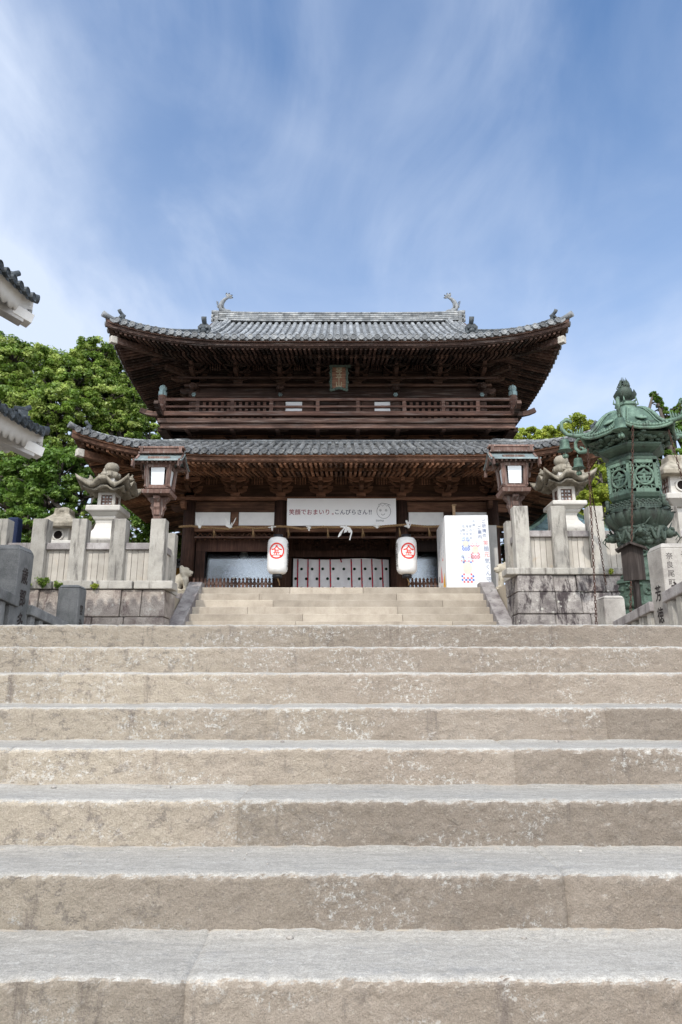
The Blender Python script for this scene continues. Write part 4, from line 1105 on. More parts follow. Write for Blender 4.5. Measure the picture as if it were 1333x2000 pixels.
for sx in (-1, 1):                                             # rail noses sweeping out past the corners
    for sy, y in ((-1, BYF), (1, BYB)):
        mb = MB()
        for dv in (Vector((sx, 0, 0)), Vector((0, sy, 0))):
            c = Vector((CXU + sx * BX, y, zr0 - .02)); P = [c, c + dv * .22, c + dv * .42 + Vector((0, 0, .05)), c + dv * .58 + Vector((0, 0, .12))]
            for p, q in zip(P[:-1], P[1:]): mb.bar(p, q + (q - p) * .02, .12, .13)
        part('rail_nose', mb, M['wood_up'], bal)
        mb = MB(); zt = Zp(771, BYF); mb.lathe([(.115, zr0 - .08), (.115, zt - .03), (.10, zt)], (CXU + sx * BX, y, 0), 16)
        cp = part('corner_post', mb, M['wood_lit'], bal)
        mb = MB(); z2 = Zp(752, BYF); h = z2 - zt
        mb.lathe([(.112, zt - .06), (.118, zt - .02), (.118, zt + h * .28), (.075, zt + h * .40), (.105, zt + h * .52), (.110, zt + h * .66), (.085, zt + h * .84), (.02, zt + h)], (CXU + sx * BX, y, 0), 16)
        part('post_cap', mb, M['copper_blue'], bal)
xs = [CXU + x for x in (-3.9, -2.94, -1.85, -.56, .56, 1.85, 2.94, 3.9)]
for x in xs:
    for y in (BYF, BYB): mb = MB(); mb.box((x, y, (zr0 + zr2) / 2), (.10, .085, zr2 - zr0 - .02)); part('rail_post', mb, M['wood_lit'], bal, bevel=.006)
for s in (-1, 1):
    for t_ in (.2, .4, .6, .8): mb = MB(); mb.box((CXU + s * BX, BYF + (BYB - BYF) * t_, (zr0 + zr2) / 2), (.085, .10, zr2 - zr0 - .02)); part('rail_post', mb, M['wood_lit'], bal, bevel=.006)
zSofU = soU('F', 0, YUF - 16.27) - .19
zUB = Zp(748, YUF - .2)                                      # top of the head plate
for y in (YUF, YUB):
    for x in UX:
        mb = MB(); mb.lathe([(.155, zBF - .3), (.155, zUB - .08)], (x, y, 0), 18); part('upper_column', mb, M['wood_up'])
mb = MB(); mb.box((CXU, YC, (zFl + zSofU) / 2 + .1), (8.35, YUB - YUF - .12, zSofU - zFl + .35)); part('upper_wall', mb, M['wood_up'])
for y, f in ((YUF, -1), (YUB, 1)):
    beam('head_plate', (CXU - 4.5, y, zUB - .045), (CXU + 4.5, y, zUB - .045), .34, .085, M['wood_up'])
    beam('tie_beam', (CXU - 4.45, y, zUB - .20), (CXU + 4.45, y, zUB - .20), .17, .17, M['wood_up'])
    z = Zp(771, YUF - .17); beam('tie_beam', (CXU - 4.35, y + f * .09, z), (CXU + 4.35, y + f * .09, z), .17, .15, M['wood_up'])
    for x in UX:
        mb = MB(); c = (x, y + f * .185, z)
        for q in range(6):
            th = q * math.pi / 3; mb.ball((c[0] + .042 * math.cos(th), c[1], c[2] + .042 * math.sin(th)), (.028, .012, .028), 8, 5)
        mb.ball(c, (.022, .02, .022), 8, 5); part('nail_cover', mb, M['copper_blue'])
for s in (-1, 1):
    beam('side_beam', (CXU + s * 4.2, YUF, zUB - .2), (CXU + s * 4.2, YUB, zUB - .2), .17, .17, M['wood_up'])
    mb = MB(); poly = [(0, -.09), (.16, -.10), (.28, -.05), (.31, .03), (.26, .10), (.18, .06), (.1, .10), (0, .09)]
    poly = poly if s > 0 else [(-a, b) for a, b in poly][::-1]
    mb.prism(poly, (CXU + s * 4.34, YUF - .06, zUB - .19), (1, 0, 0), (0, 0, 1), .12); part('beam_nose', mb, M['wood_up'], bevel=.01)
    mb = MB(); mb.ball((CXU + s * 4.2, YUF - .26, zUB - .13), (.13, .15, .11), 10, 7); mb.ball((CXU + s * 4.2, YUF - .36, zUB - .19), (.07, .09, .07), 8, 6); part('beam_nose', mb, M['wood_up'])
for x in UX[1:3]:
    mb = MB(); mb.ball((x, YUF - .2, zUB - .16), (.12, .12, .10), 10, 7); mb.ball((x, YUF - .29, zUB - .21), (.06, .08, .06), 8, 6); part('beam_nose', mb, M['wood_up'])
hU = zSofU - .02 - zUB
brackets(CXU, YUF, YUB, zUB, hU - .04, .55, .60, M['wood_up'])
purlin(CXU, YUF, YUB, .55, zUB + hU + .02, M['wood_up'])
struts(CXU, YUF - .34, zUB, hU, M['wood_up'])
beam('ceiling_rail', (CXU - 4.6, YUF - .5, zUB + .02), (CXU + 4.6, YUF - .5, zUB + .02), .06, .06, M['wood_up'])
# barred windows in the side bays, doors and two white papers in the middle
zwa, zwb = zFl + .1, Zp(778, YUF)
for s, (xa, xb) in ((-1, (UX[0] + .2, UX[1] - .2)), (1, (UX[2] + .2, UX[3] - .2))):
    mb = MB(); mb.box(((xa + xb) / 2, YUF + .045, (zwa + zwb) / 2), (xb - xa, .02, zwb - zwa)); bk = part('window', mb, M['dark'])
    mb = MB(); n = 12
    for q in range(n): mb.box((xa + (xb - xa) * (q + .5) / n, YUF + .0, (zwa + zwb) / 2), (.085, .05, zwb - zwa), tint=.8)
    part('window_bars', mb, M['wood_lit'], bk)
mb = MB()
for q in range(4): mb.box((UX[1] + .3 + (UX[2] - UX[1] - .6) * (q + .5) / 4, YUF + .02, (zwa + zwb) / 2), (.66, .05, zwb - zwa - .02))
part('door_panels', mb, M['wood_up'], bevel=.01)
for px in (574, 748.5):
    xa, xb = Xp(px - 16.5, 790, YUF), Xp(px + 16.5, 790, YUF); mb = MB(); mb.box(((xa + xb) / 2, YUF - .02, (Zp(781, YUF) + Zp(806, YUF)) / 2), (xb - xa, .012, Zp(781, YUF) - Zp(806, YUF))); part('paper_panel', mb, M['white'])
# ------------------------------------------------------------------ things on and before the gate
# long banner board
yb_ = 18.12
xa, xb = Xp(561, 1000, yb_), Xp(774, 1000, yb_); z1, z0 = Zp(974, yb_), Zp(1027, yb_); bh = z1 - z0; bw = xb - xa
sg = thing('banner_sign', 'long white board with red and navy Japanese writing above the middle bay', 'sign', ((xa + xb) / 2, yb_, z0))
mb = MB(); mb.box(((xa + xb) / 2, yb_, (z1 + z0) / 2), (bw, .035, bh)); mb.build('board', M['white'], sg, bevel=.004)
yl = yb_ - .0195; X_ = (1, 0, 0); Z_ = (0, 0, 1)
def along(mb, s, x0, x1, z, size, y, squash=1.0, bold=.0015):
    n = len(s)
    for i, ch in enumerate(s): write(mb, ch, size, (x0 + (x1 - x0) * (i + .5) / n, y, z), X_, Z_, 0, bold, squash)
px2x = lambda p: Xp(p, 1000, yb_); zt = Zp(1000.5, yb_)
mb = MB(); along(mb, '笑顔でおまいり', px2x(564.5), px2x(646), zt, .170, yl, .92); write(mb, '。', .16, (px2x(650.5), yl, zt - .055), X_, Z_, 0, .001); mb.build('lettering', M['maroon'], sg)
mb = MB(); along(mb, 'こんぴらさん', px2x(653), px2x(719), zt, .160, yl, .92); write(mb, '!!', .18, (px2x(723.5), yl, zt), X_, Z_, 0, .002); mb.build('lettering', M['navy'], sg)
mb = MB()
def stroke(pts, r=.005, y=None):
    P = []
    for px, py in pts: P.append((px2x(px), (yl if y is None else y), Zp(py, yb_)))
    mb.tube(P, r, 6, 0, True, True)
circ = [(750 + 13.5 * math.cos(t_), 999 + 14 * math.sin(t_)) for t_ in np.linspace(-.9, 4.0, 26)]; stroke(circ)
stroke([(739, 987), (746, 983), (755, 984), (763, 987)]); stroke([(741, 990), (744, 985), (748, 989), (752, 985), (756, 989), (760, 986)], .004)
for ex in (743.5, 754.5):
    stroke([(ex + 1.9 * math.cos(t_), 997 + 1.9 * math.sin(t_)) for t_ in np.linspace(0, 6.28, 12)], .004); stroke([(ex, 996.6), (ex, 997.4)], .012)
stroke([(745, 1004), (747, 1006.5), (750, 1006), (752, 1003.5)], .005)
write(mb, 'tomo', .10, (px2x(742), yl, Zp(1017, yb_)), X_, Z_)
mb.build('face_drawing', M['pen'], sg)

# straw rope with tassels and knotted paper
yr = 17.98
rp = thing('straw_rope', 'thin twisted straw rope strung across the gate front with paper and straw tassels', 'rope', (0, yr, Zp(1030, yr)))
rpts = [(350, 1029), (375, 1027), (390, 1030), (415, 1031), (445, 1033), (470, 1029), (500, 1032), (528, 1030), (545, 1028), (565, 1029), (590, 1033), (605, 1031), (630, 1029), (655, 1030), (680, 1029), (705, 1030), (730, 1030), (750, 1028), (775, 1026), (795, 1025), (815, 1027), (840, 1029), (870, 1027), (905, 1029), (940, 1026), (985, 1030)]
R3 = [Vector((Xp(a, b, yr), yr, Zp(b, yr))) for a, b in rpts]
mb = MB(); fine = []
for p, q in zip(R3[:-1], R3[1:]):
    m = max(2, int((q - p).length / .03))
    for i in range(m): fine.append(p.lerp(q, i / m))
for ph in (0, 2.1, 4.2):
    mb.tube([p + Vector((0, math.cos(ph + i * .9) * .017, math.sin(ph + i * .9) * .017)) for i, p in enumerate(fine)], .019, 5, 0)
mb.build('cord', M['rope'], rp)
for px in (418, 494, 563, 640, 708, 780, 837):
    z = Zp(1031, yr); x = Xp(px, 1031, yr); mb = MB()
    for q in range(9):
        dx = random.uniform(-.05, .05); mb.tube([(x, yr - .02, z), (x + dx * .4 + .015, yr - .03, z - .12), (x + dx + .03, yr - .03 + random.uniform(-.03, .03), z - random.uniform(.23, .30))], [.010, .008, .003], 4, 0)
    mb.build('tassel', M['rope'], rp)
for px, big in ((391, 1), (450, 1), (532, .8), (604, .6), (676, 1.2), (737, .6), (798, .8)):
    z = Zp(1030, yr); x = Xp(px, 1030, yr); mb = MB(); rg = random.Random(px)
    for q in range(9):
        up_ = px in (391, 450, 798, 737); a = rg.uniform(-.13, .13) * big; c = (rg.uniform(-.02, .26) if up_ else rg.uniform(-.24, .06)) * big; d = rg.uniform(-.05, .0)
        p0 = Vector((x + rg.uniform(-.02, .02), yr - .03, z)); p1 = p0 + Vector((a * .7, d, c * .5)); p2 = p0 + Vector((a * 1.1, d * .5, c)); wv = Vector((.022, .0, .016)) * big
        mb.add([p0 - wv, p0 + wv, p1 + wv, p1 - wv, p2 + wv * .7, p2 - wv * .7], [(0, 1, 2, 3), (3, 2, 4, 5)], 0, .5)
    if px == 676:
        for s_, L_ in ((-1, .28), (1, .36)):
            c = [Vector((x + s_ * .03, yr - .04, z - .01)), Vector((x + s_ * .10, yr - .05, z - (.10 if s_ < 0 else .02))), Vector((x + s_ * (.16 if s_ < 0 else .16), yr - .05, z - L_ * (.6 if s_ < 0 else .35))), Vector((x + s_ * (.20 if s_ < 0 else .10), yr - .05, z - L_))]
            for p, q in zip(c[:-1], c[1:]): mb.bar(p, q, .034, .006, up=(0, 1, 0))
    mb.ball((x, yr - .02, z), (.04, .035, .035), 8, 6)
    mb.build('knotted_paper', M['paper'], rp)

# paper lanterns
def paper_lantern(px, label, side):
    y = 17.75; zt, zb = Zp(1050, y), Zp(1122, y); x = Xp(px, 1086, y); h = zt - zb; r = Wp(20.3, 1086, y)
    t = thing('paper_lantern', label, 'lantern', (x, y, zb), 'paper lanterns at the gate')
    mb = MB(); prof = []; nseg = 34
    for i in range(nseg + 1):
        s = i / nseg; e = min(s, 1 - s); k = math.sqrt(max(0, 1 - max(0, (1 - e / .17)) ** 2)) if e < .17 else 1
        rr = r * (.50 + .50 * k) * (.965 + .035 * math.sin(math.pi * s)) + (.005 if i % 2 else -.003)
        prof.append((rr, zb + h * s))
    mb.lathe(prof, (x, y, 0), 40); shade = mb.build('paper_shade', M['lampaper'], t)
    for nm, za, zc, rk in (('cap', zt - .01, zt + .075, .46), ('base_ring', zb - .095, zb + .01, .44)):
        mb = MB(); mb.lathe([(r * rk, za), (r * rk * 1.04, (za + zc) / 2), (r * rk, zc), (r * rk * .9, zc - .004)], (x, y, 0), 28); mb.build(nm, M['black'], t)
    mb = MB(); mb.tube([(x, y, zt + .06), (x, y + .04, zt + .24)], .012, 6); mb.tube([(x - .09, y, zt + .07), (x, y, zt + .16), (x + .09, y, zt + .07)], .007, 6); mb.build('hook', M['chain'], t)
    mb = MB(); mb.tube([(x, y, zb - .08), (x + .03, y - .01, zb - .16), (x + .06, y, zb - .24)], [.022, .02, .012], 7)
    for q in range(5): mb.tube([(x + .05, y, zb - .20), (x + .05 + random.uniform(-.03, .04), y + random.uniform(-.02, .02), zb - .30)], [.008, .003], 4)
    mb.build('tassel', M['rope'], t)
    # crest wrapped round the paper: ring and character
    def wrap(pts2, off=.007):
        out = []
        for a, b in pts2:
            th = -math.pi / 2 + a / r; out.append((x + (r + off) * math.cos(th), y + (r + off) * math.sin(th), b))
        return out
    rot0 = -.10 * side * 0 + (-.03 if side < 0 else .12) * r
    zc = Zp(1079.5, y); Rr = Wp(14.9, 1080, y); mb = MB(); n = 72; V = []
    for i in range(n):
        a = 2 * math.pi * i / n
        for k in (1.02, .83): V.append((rot0 + Rr * k * math.cos(a), zc + Rr * 1.04 * k * math.sin(a)))
    mb.add(wrap(V), [(2 * i, 2 * ((i + 1) % n), 2 * ((i + 1) % n) + 1, 2 * i + 1) for i in range(n)])
    def patch(pts, nseg_=10):                                # a brush stroke: left edge and right edge polylines
        Lp, Rp = pts; V = []
        for s in np.linspace(0, 1, nseg_ + 1):
            for pl in (Lp, Rp):
                f = s * (len(pl) - 1); i = min(int(f), len(pl) - 2); q = f - i
                V.append((rot0 + Rr * (pl[i][0] + (pl[i + 1][0] - pl[i][0]) * q), zc + Rr * 1.04 * (pl[i][1] + (pl[i + 1][1] - pl[i][1]) * q)))
        mb.add(wrap(V, .0075), [(2 * i, 2 * i + 1, 2 * i + 3, 2 * i + 2) for i in range(nseg_)])
    patch(([(-.06, .70), (-.12, .52), (-.34, .30), (-.70, .24)], [(.06, .70), (.0, .46), (-.26, .16), (-.62, .08)]))
    patch(([(.06, .70), (.14, .52), (.36, .30), (.74, .24)], [(-.06, .70), (.02, .44), (.30, .14), (.62, .08)]))
    patch(([(-.11, .72), (-.11, .6)], [(.11, .72), (.11, .6)]), 2)
    patch(([(-.27, .27), (-.27, -.20)], [(-.13, .22), (-.13, -.20)]), 2)
    for za, zb2, xl, xr in ((.12, .05, -.14, .28), (-.02, -.09, -.14, .28), (-.17, -.26, -.42, .40), (-.50, -.58, -.54, .62)):
        patch(([(xl, za), (xr, za)], [(xl, zb2), (xr, zb2)]), 6)
    patch(([(-.06, -.2), (-.06, -.52)], [(.06, -.2), (.06, -.52)]), 2); patch(([(-.26, -.26), (-.34, -.44)], [(-.16, -.26), (-.28, -.46)]), 3)
    patch(([(.16, -.26), (.20, -.40), (.38, -.40)], [(.24, -.26), (.28, -.36), (.38, -.46)]), 6)
    patch(([(-.54, -.50), (-.66, -.64)], [(-.36, -.50), (-.54, -.70)]), 3); patch(([(.44, -.5), (.40, -.68)], [(.66, -.5), (.50, -.70)]), 3)
    mb.build('crest', M['red'], shade)
    mb = MB()
    for i, ch in enumerate('金刀比羅宮大門'):
        vv, ff = glyphs(ch, .125); a0 = (1.32 if side < 0 else -1.22) * r; zc2 = zt - h * (.22 + .10 * i)
        mb.add(wrap([(a0 + p * 1.0, zc2 + q) for p, q in vv]), ff)
    mb.build('lettering', M['ink'], shade)
paper_lantern(543, 'white paper lantern with red crest hanging left of the doorway curtain', -1)
paper_lantern(794.5, 'white paper lantern with red crest hanging right of the doorway curtain', 1)

# doorway curtain
yc_ = 19.9; xa, xb = Xp(573, 1115, yc_), Xp(760, 1115, yc_); zt_ = Zp(1092, yc_); zb_ = ZGATE + .03
cu = thing('curtain', 'white doorway curtain with green crests and red braided strips', 'curtain', ((xa + xb) / 2, yc_, zb_))
mb = MB(); n, m = 120, 14; V = []
def cy(x, z): k = (zt_ - z) / (zt_ - zb_); return yc_ + .035 * math.sin((x - xa) / (xb - xa) * 9 * 2 * math.pi + .6) * (.3 + .7 * k) + .02 * math.sin(x * 5 + z * 2)
for i in range(n + 1):
    for j in range(m + 1):
        x = xa + (xb - xa) * i / n; z = zb_ + (zt_ - zb_) * j / m; V.append((x, cy(x, z), z + (.02 * math.sin(x * 3) if j == m else 0)))
mb.add(V, [(i * (m + 1) + j, (i + 1) * (m + 1) + j, (i + 1) * (m + 1) + j + 1, i * (m + 1) + j + 1) for i in range(n) for j in range(m)], 0, .5, True)
clo = mb.build('cloth', M['cloth'], cu)
w9 = (xb - xa)
for i, fr in enumerate((.048, .155, .275, .386, .497, .607, .713, .822, .93)):
    x = xa + w9 * fr; mb = MB(); short = (i == 4); zl_ = zt_ - .10 if short else zb_; sk = (.03 if i > 2 else 0)
    n = 3 if short else 16
    for q in range(n):
        za, zc = zt_ - (zt_ - zl_) * q / n, zt_ - (zt_ - zl_) * (q + 1) / n; xx = x + sk * q / n
        mb.box((xx - .008, cy(xx, za) - .012, (za + zc) / 2), (.024, .012, za - zc), 0); mb.box((xx + .012, cy(xx, za) - .012, (za + zc) / 2), (.016, .012, za - zc), 0 if q % 2 else 1)
    mb.build('braided_strip', [M['braid_red'], M['black']], clo)
for col in range(9):
    for row in range(4):
        odd = row % 2; fr = (.028 + .1105 * col) if odd else (.088 + .1105 * col)
        if fr > .985: continue
        x = xa + w9 * fr; z = zt_ - (zt_ - zb_) * (.23 + .22 * row); y = cy(x, z) - .016; mb = MB(); rr = .043
        mb.lathe([(rr, 0), (rr, .004)], (0, 0, 0), 16, 0, False, tilt=Matrix.Rotation(math.pi / 2, 3, 'X')); 
        mb.v = [(a + x, b + y, c + z) for a, b, c in mb.v]
        mb.build('crest', M['crest'], clo)

# name plaque under the upper eave
y = 17.55; xa, xb = Xp(644, 740, y), Xp(681, 740, y); za, zb2 = Zp(719, y), Zp(766, y); xc = (xa + xb) / 2; hw = (xb - xa) / 2; lean = .16
pq = thing('name_plaque', 'upright plaque with gold characters leaning out under the upper eave', 'plaque', (xc, y, zb2))
def PQ(u, v, o=0): return Vector((xc + u, y - lean * v / (za - zb2) - o, zb2 + v))
H = za - zb2
def slab(mb, u0, u1, v0, v1, o, t): P = [PQ(u0, v0, o), PQ(u1, v0, o), PQ(u1, v1, o), PQ(u0, v1, o)]; P += [p + Vector((0, t, 0)) for p in P]; mb.add(P, [(0, 1, 2, 3), (7, 6, 5, 4), (0, 4, 5, 1), (1, 5, 6, 2), (2, 6, 7, 3), (3, 7, 4, 0)], 0, .5)
mb = MB(); slab(mb, -hw * .8, hw * .8, H * .14, H * .96, 0, .03); mb.build('panel', M['wood'], pq)
mb = MB(); slab(mb, -hw * 1.0, hw * 1.25, H * .93, H * 1.0, .04, .09); slab(mb, -hw * .95, -hw * .72, H * .05, H * .95, .03, .06); slab(mb, hw * .72, hw * .95, H * .05, H * .95, .03, .06)
for q in range(7): u = -hw * .8 + hw * 1.6 * q / 6; mb.ball(PQ(u, H * (.10 - .04 * math.cos(q)), .03), (.05, .03, .045), 8, 5)
for s in (-1, 1):
    for q in range(5): mb.ball(PQ(s * hw * (.92 if q % 2 else .8), H * (.18 + .17 * q), .035), (.035, .025, .05), 7, 5)
mb.build('frame', M['bronze_dark'], pq)
mb = MB(); uz = Vector((0, -lean / H, 1)).normalized()
for i, ch in enumerate('琴平山'): write(mb, ch, .20, PQ(0, H * (.80 - .245 * i), .006), X_, uz, 0, .004, .95)
mb.build('lettering', M['plaque_gold'], pq)

# seated statues in the show cases
def statue(x, label):
    o = Vector((x, 19.25, ZGATE + .25)); t = thing('guardian_statue', label, 'statue', o, 'seated statues in the show cases')
    mb = MB(); mb.ball(o + Vector((0, 0, .18)), (.62, .40, .24), 14, 8); mb.lathe([(.50, .15), (.44, .4), (.34, .62), (.22, .80), (.11, .88), (.10, .95)], o, 16, sy=.65)
    for s in (-1, 1):
        mb.tube([o + Vector((s * .30, -.02, .72)), o + Vector((s * .46, -.08, .45)), o + Vector((s * .24, -.34, .34))], [.13, .15, .11], 10)
        mb.ball(o + Vector((s * .36, -.20, .16)), (.30, .22, .14), 12, 7)
    bd = mb.build('robed_body', M['statue'], t, remesh=.025)
    mb = MB(); c = o + Vector((0, -.02, 1.08)); mb.ball(c, (.105, .115, .145), 14, 10); mb.ball(c + Vector((0, -.115, -.01)), (.018, .025, .03), 8, 6)
    for s in (-1, 1): mb.ball(c + Vector((s * .105, .01, -.01)), (.018, .03, .04), 8, 6)
    mb.build('head', M['skin'], bd)
    mb = MB()
    for s in (-1, 1): mb.ball(c + Vector((s * .04, -.105, .02)), (.017, .012, .008), 8, 5)
    mb.ball(c + Vector((0, -.108, -.065)), (.028, .012, .007), 8, 5); mb.build('face_paint', M['ink'], bd)
    mb = MB(); mb.lathe([(.115, .06), (.12, .10), (.08, .14), (.06, .26), (.02, .30)], c, 14); mb.build('hat', M['black'], bd)
    for s in (-1, 1):
        mb = MB(); h = o + Vector((s * .20, -.42, .34)); mb.ball(h, (.05, .055, .03), 10, 6)
        for f in range(4): mb.tube([h + Vector((s * -.01 + (f - 1.5) * .022, -.04, .005)), h + Vector(((f - 1.5) * .022, -.085, -.005)), h + Vector(((f - 1.5) * .020, -.095, -.035))], [.011, .010, .008], 6)
        mb.tube([h + Vector((-s * .045, -.01, 0)), h + Vector((-s * .065, -.05, .012)), h + Vector((-s * .05, -.08, .01))], [.012, .011, .008], 6); mb.build('hand', M['skin'], bd)
    mb = MB(); mb.box(o + Vector((0, .02, -.13)), (1.5, .95, .24)); mb.build('plinth', M['wood_z'], t, bevel=.01)
statue(Xp(476, 1110, 19.25), 'seated robed statue behind glass in the left bay'); statue(2.94, 'seated robed statue behind glass in the right bay')

# big white box sign at the right of the stair head
yF_ = 16.78
P4 = lambda px, py, Y: Vector((Xp(px, py, Y), Y, Zp(py, Y)))
tl, tr = P4(865, 1007, yF_), P4(952, 1006, yF_ + .04)
zb_ = ZGATE + .01
fl, fr_ = Vector((P4(873.5, 1143, yF_).x, yF_, zb_)), Vector((P4(961.5, 1143, yF_).x, yF_ + .04, zb_)); tl.x = fl.x + .005; tr.x = fr_.x - .005
dp = 1.25; bl = fl + Vector((-.03, dp, 0)); br = fr_ + Vector((-.03, dp, 0))
tbl = Vector((bl.x, bl.y, tl.z - .10)); tbr = Vector((br.x, br.y, tr.z - .10))
bx = thing('box_sign', 'tall white box shaped sign printed with amulets beside the stair head', 'sign', (fl + fr_) / 2)
mb = MB(); mb.add([fl, fr_, br, bl, tl, tr, tbr, tbl], [(3, 2, 1, 0), (4, 5, 6, 7), (0, 1, 5, 4), (1, 2, 6, 5), (2, 3, 7, 6), (3, 0, 4, 7)], 0, .5); mb.build('box', M['white'], bx, bevel=.006)
ux = (fr_ - fl).normalized(); W_ = (fr_ - fl).length; HB = tl.z - zb_
def BP(u, v, o=.004): return fl + ux * (u * W_) + Vector((0, -o, v * HB))          # u,v 0..1 on the front
def disc_poly(mb, pts, mat, o=.004):
    P = [BP(u, v, o) for u, v in pts]; mb.add(P, [tuple(range(len(P)))], mat, .5)
mb = MB(); wr = lambda s, size, u, v, step, bold=.001: write_down(mb, s, size, BP(u, v), ux, Z_, step, 0, bold)
sz = .115
wr('ご祈祷の', .105, .895, .925, .122); wr('ご案内', .105, .79, .84, .122); mb.build('lettering', M['mid_ink'], bx)
mb = MB(); wr('お願いごと', .072, .665, .925, .098); wr('・家内安全', .074, .585, .905, .098); wr('・海上安全', .074, .505, .905, .098); wr('・厄難消除', .074, .425, .905, .098); wr('など', .075, .365, .795, .08); mb.build('lettering', M['pale_ink'], bx)
mb = MB(); wr('ご祈祷料', .075, .275, .93, .085, .0); wr('一件五千円より', .062, .22, .89, .07, .0); wr('お申込は授与所まで', .055, .115, .93, .064, .0); wr('お越しください', .05, .07, .885, .058, 0); mb.build('lettering', M['art_pale'], bx)
mb = MB(); write(mb, '笑', .145, BP(.915, .625), ux, Z_, 0, .0); write(mb, '元', .145, BP(.925, .465), ux, Z_, 0, .0); mb.build('lettering', M['pink_ink'], bx)
mb = MB()
for i, ch in enumerate('顔 気くん守り'):
    if ch != ' ': write(mb, ch, .140, BP(.918 + .006 * i, .545 - .083 * i + (.0 if i < 1 else .002)), ux, Z_, 0, .0)
mb.build('lettering', M['mid_ink'], bx)
def amulet(u, v, w2, h2, cols, kind):
    """printed pouch: rounded top, chequered foot, plain cream window"""
    mb = MB(); o = .004; n = 14
    top = [(u + w2 * math.cos(t_), v + h2 * .55 + h2 * .45 * math.sin(t_)) for t_ in np.linspace(0, math.pi, n)]
    disc_poly(mb, [(u - w2, v - h2), (u + w2, v - h2)] + top, 0, o)
    nc = 7; cw = 2 * w2 / nc; ch = cw * W_ / HB
    for r_ in range(5):
        for c in range(nc):
            if (r_ + c) % 2 == 0: continue
            if r_ > 2 and 1 < c < nc - 2: continue
            m = cols[(r_ if len(cols) > 1 else 0) % len(cols)]
            a, b = u - w2 + c * cw, v - h2 + r_ * ch; disc_poly(mb, [(a, b), (a + cw, b), (a + cw, b + ch), (a, b + ch)], m, o + .002)
    for c in range(nc):
        m = cols[c % len(cols)]; a = u - w2 + c * cw; b = v + h2 * .42
        if c % 2 == 0: disc_poly(mb, [(a, b), (a + cw, b), (a + cw * .8, b + ch * .7), (a + cw * .2, b + ch * .7)], m, o + .002)
        else: disc_poly(mb, [(a, b - ch * .7), (a + cw, b - ch * .7), (a + cw, b), (a, b)], m, o + .002)
        if c % 3 == 1: disc_poly(mb, [(a, b + h2 * .25), (a + cw * .6, b + h2 * .2), (a + cw * .9, b + h2 * .32)], m, o + .002)
    disc_poly(mb, [(u + w2 * .72 * math.cos(t_), v + h2 * (.02 if math.sin(t_) > 0 else -.05) + h2 * .38 * math.sin(t_)) for t_ in np.linspace(0, 2 * math.pi, 20)[:-1]], 3, o + .004)
    mb.build('amulet_picture', [M['art_pale'], M['art_blue'], M['art_red'], M['art_cream']], bx)
amulet(.46, .615, .095, .10, [1], 0); amulet(.67, .53, .105, .125, [2], 0); amulet(.475, .285, .145, .20, [2, 1], 0)
mb = MB(); disc_poly(mb, [(.20, .28), (.42, .28), (.42, .42), (.38, .48), (.24, .48), (.20, .42)], 0); disc_poly(mb, [(.24, .31), (.38, .31), (.38, .42), (.24, .42)], 1, .006); mb.build('amulet_picture', [M['art_pale'], M['white']], bx)
# left side of the box: writing and coloured flame shapes
nl = Vector((-1, -.024, 0)).normalized()
def LP(u, v, o=.004): return fl + Vector((-.03 * u, dp * u, 0)) + Vector((0, 0, v * HB * (1 - .035 * u))) + nl * o
mb = MB()
for q, s in enumerate(('家内安全御守', '海上安全御守', '交通安全御守')): write_down(mb, s, .10, LP(.25 + .22 * q, .80), (LP(0, 0) - LP(1, 0)).normalized(), Z_, .12)
mb.build('lettering', M['pale_ink'], bx)
for m, pts in ((M['art_red'], [(.42, .13), (.62, .14), (.55, .38), (.5, .30)]), (M['art_yellow'], [(.1, .02), (.4, .02), (.32, .15), (.18, .24), (.15, .12)]), (M['navy'], [(.75, .16), (.86, .18), (.82, .26), (.76, .24)]), (M['navy'], [(.5, .05), (.6, .05), (.58, .11)]), (M['art_red'], [(.3, .42), (.4, .43), (.34, .47)])):
    mb = MB(); mb.add([LP(u, v) for u, v in pts], [tuple(range(len(pts)))[::-1]]); mb.build('printed_shape', m, bx)
# grey board and wooden stay behind it
y = 17.75; xa, xb = Xp(952, 1085, y), Xp(969, 1085, y); za = Zp(1030, y)
gb = thing('grey_board', 'plain grey board standing behind the right edge of the white box sign', 'board', ((xa + xb) / 2, y, ZGATE))
mb = MB(); mb.box(((xa + xb) / 2, y, (za + ZGATE) / 2), (xb - xa, .5, za - ZGATE)); mb.build('panel', M['plaster_grey'], gb, bevel=.005)
mb = MB(); mb.bar((xb - .02, y + .26, ZGATE), (xb - .02, y + .26, za - .1), .05, .04); mb.build('stay', M['wood_pale'], gb)
y = 18.0; xx = Xp(887, 1000, y); wp = thing('wooden_stake', 'pale new wooden stake rising behind the white box sign', 'stake', (xx, y, ZGATE))
mb = MB(); mb.box((xx, y, (Zp(988, y) + ZGATE) / 2), (.075, .055, Zp(988, y) - ZGATE)); mb.build('upright', M['wood_pale'], wp, bevel=.004)
mb = MB(); mb.box((xx + .01, y - .02, Zp(987, y)), (.11, .11, .03)); mb.build('cap', M['wood_pale'], wp)

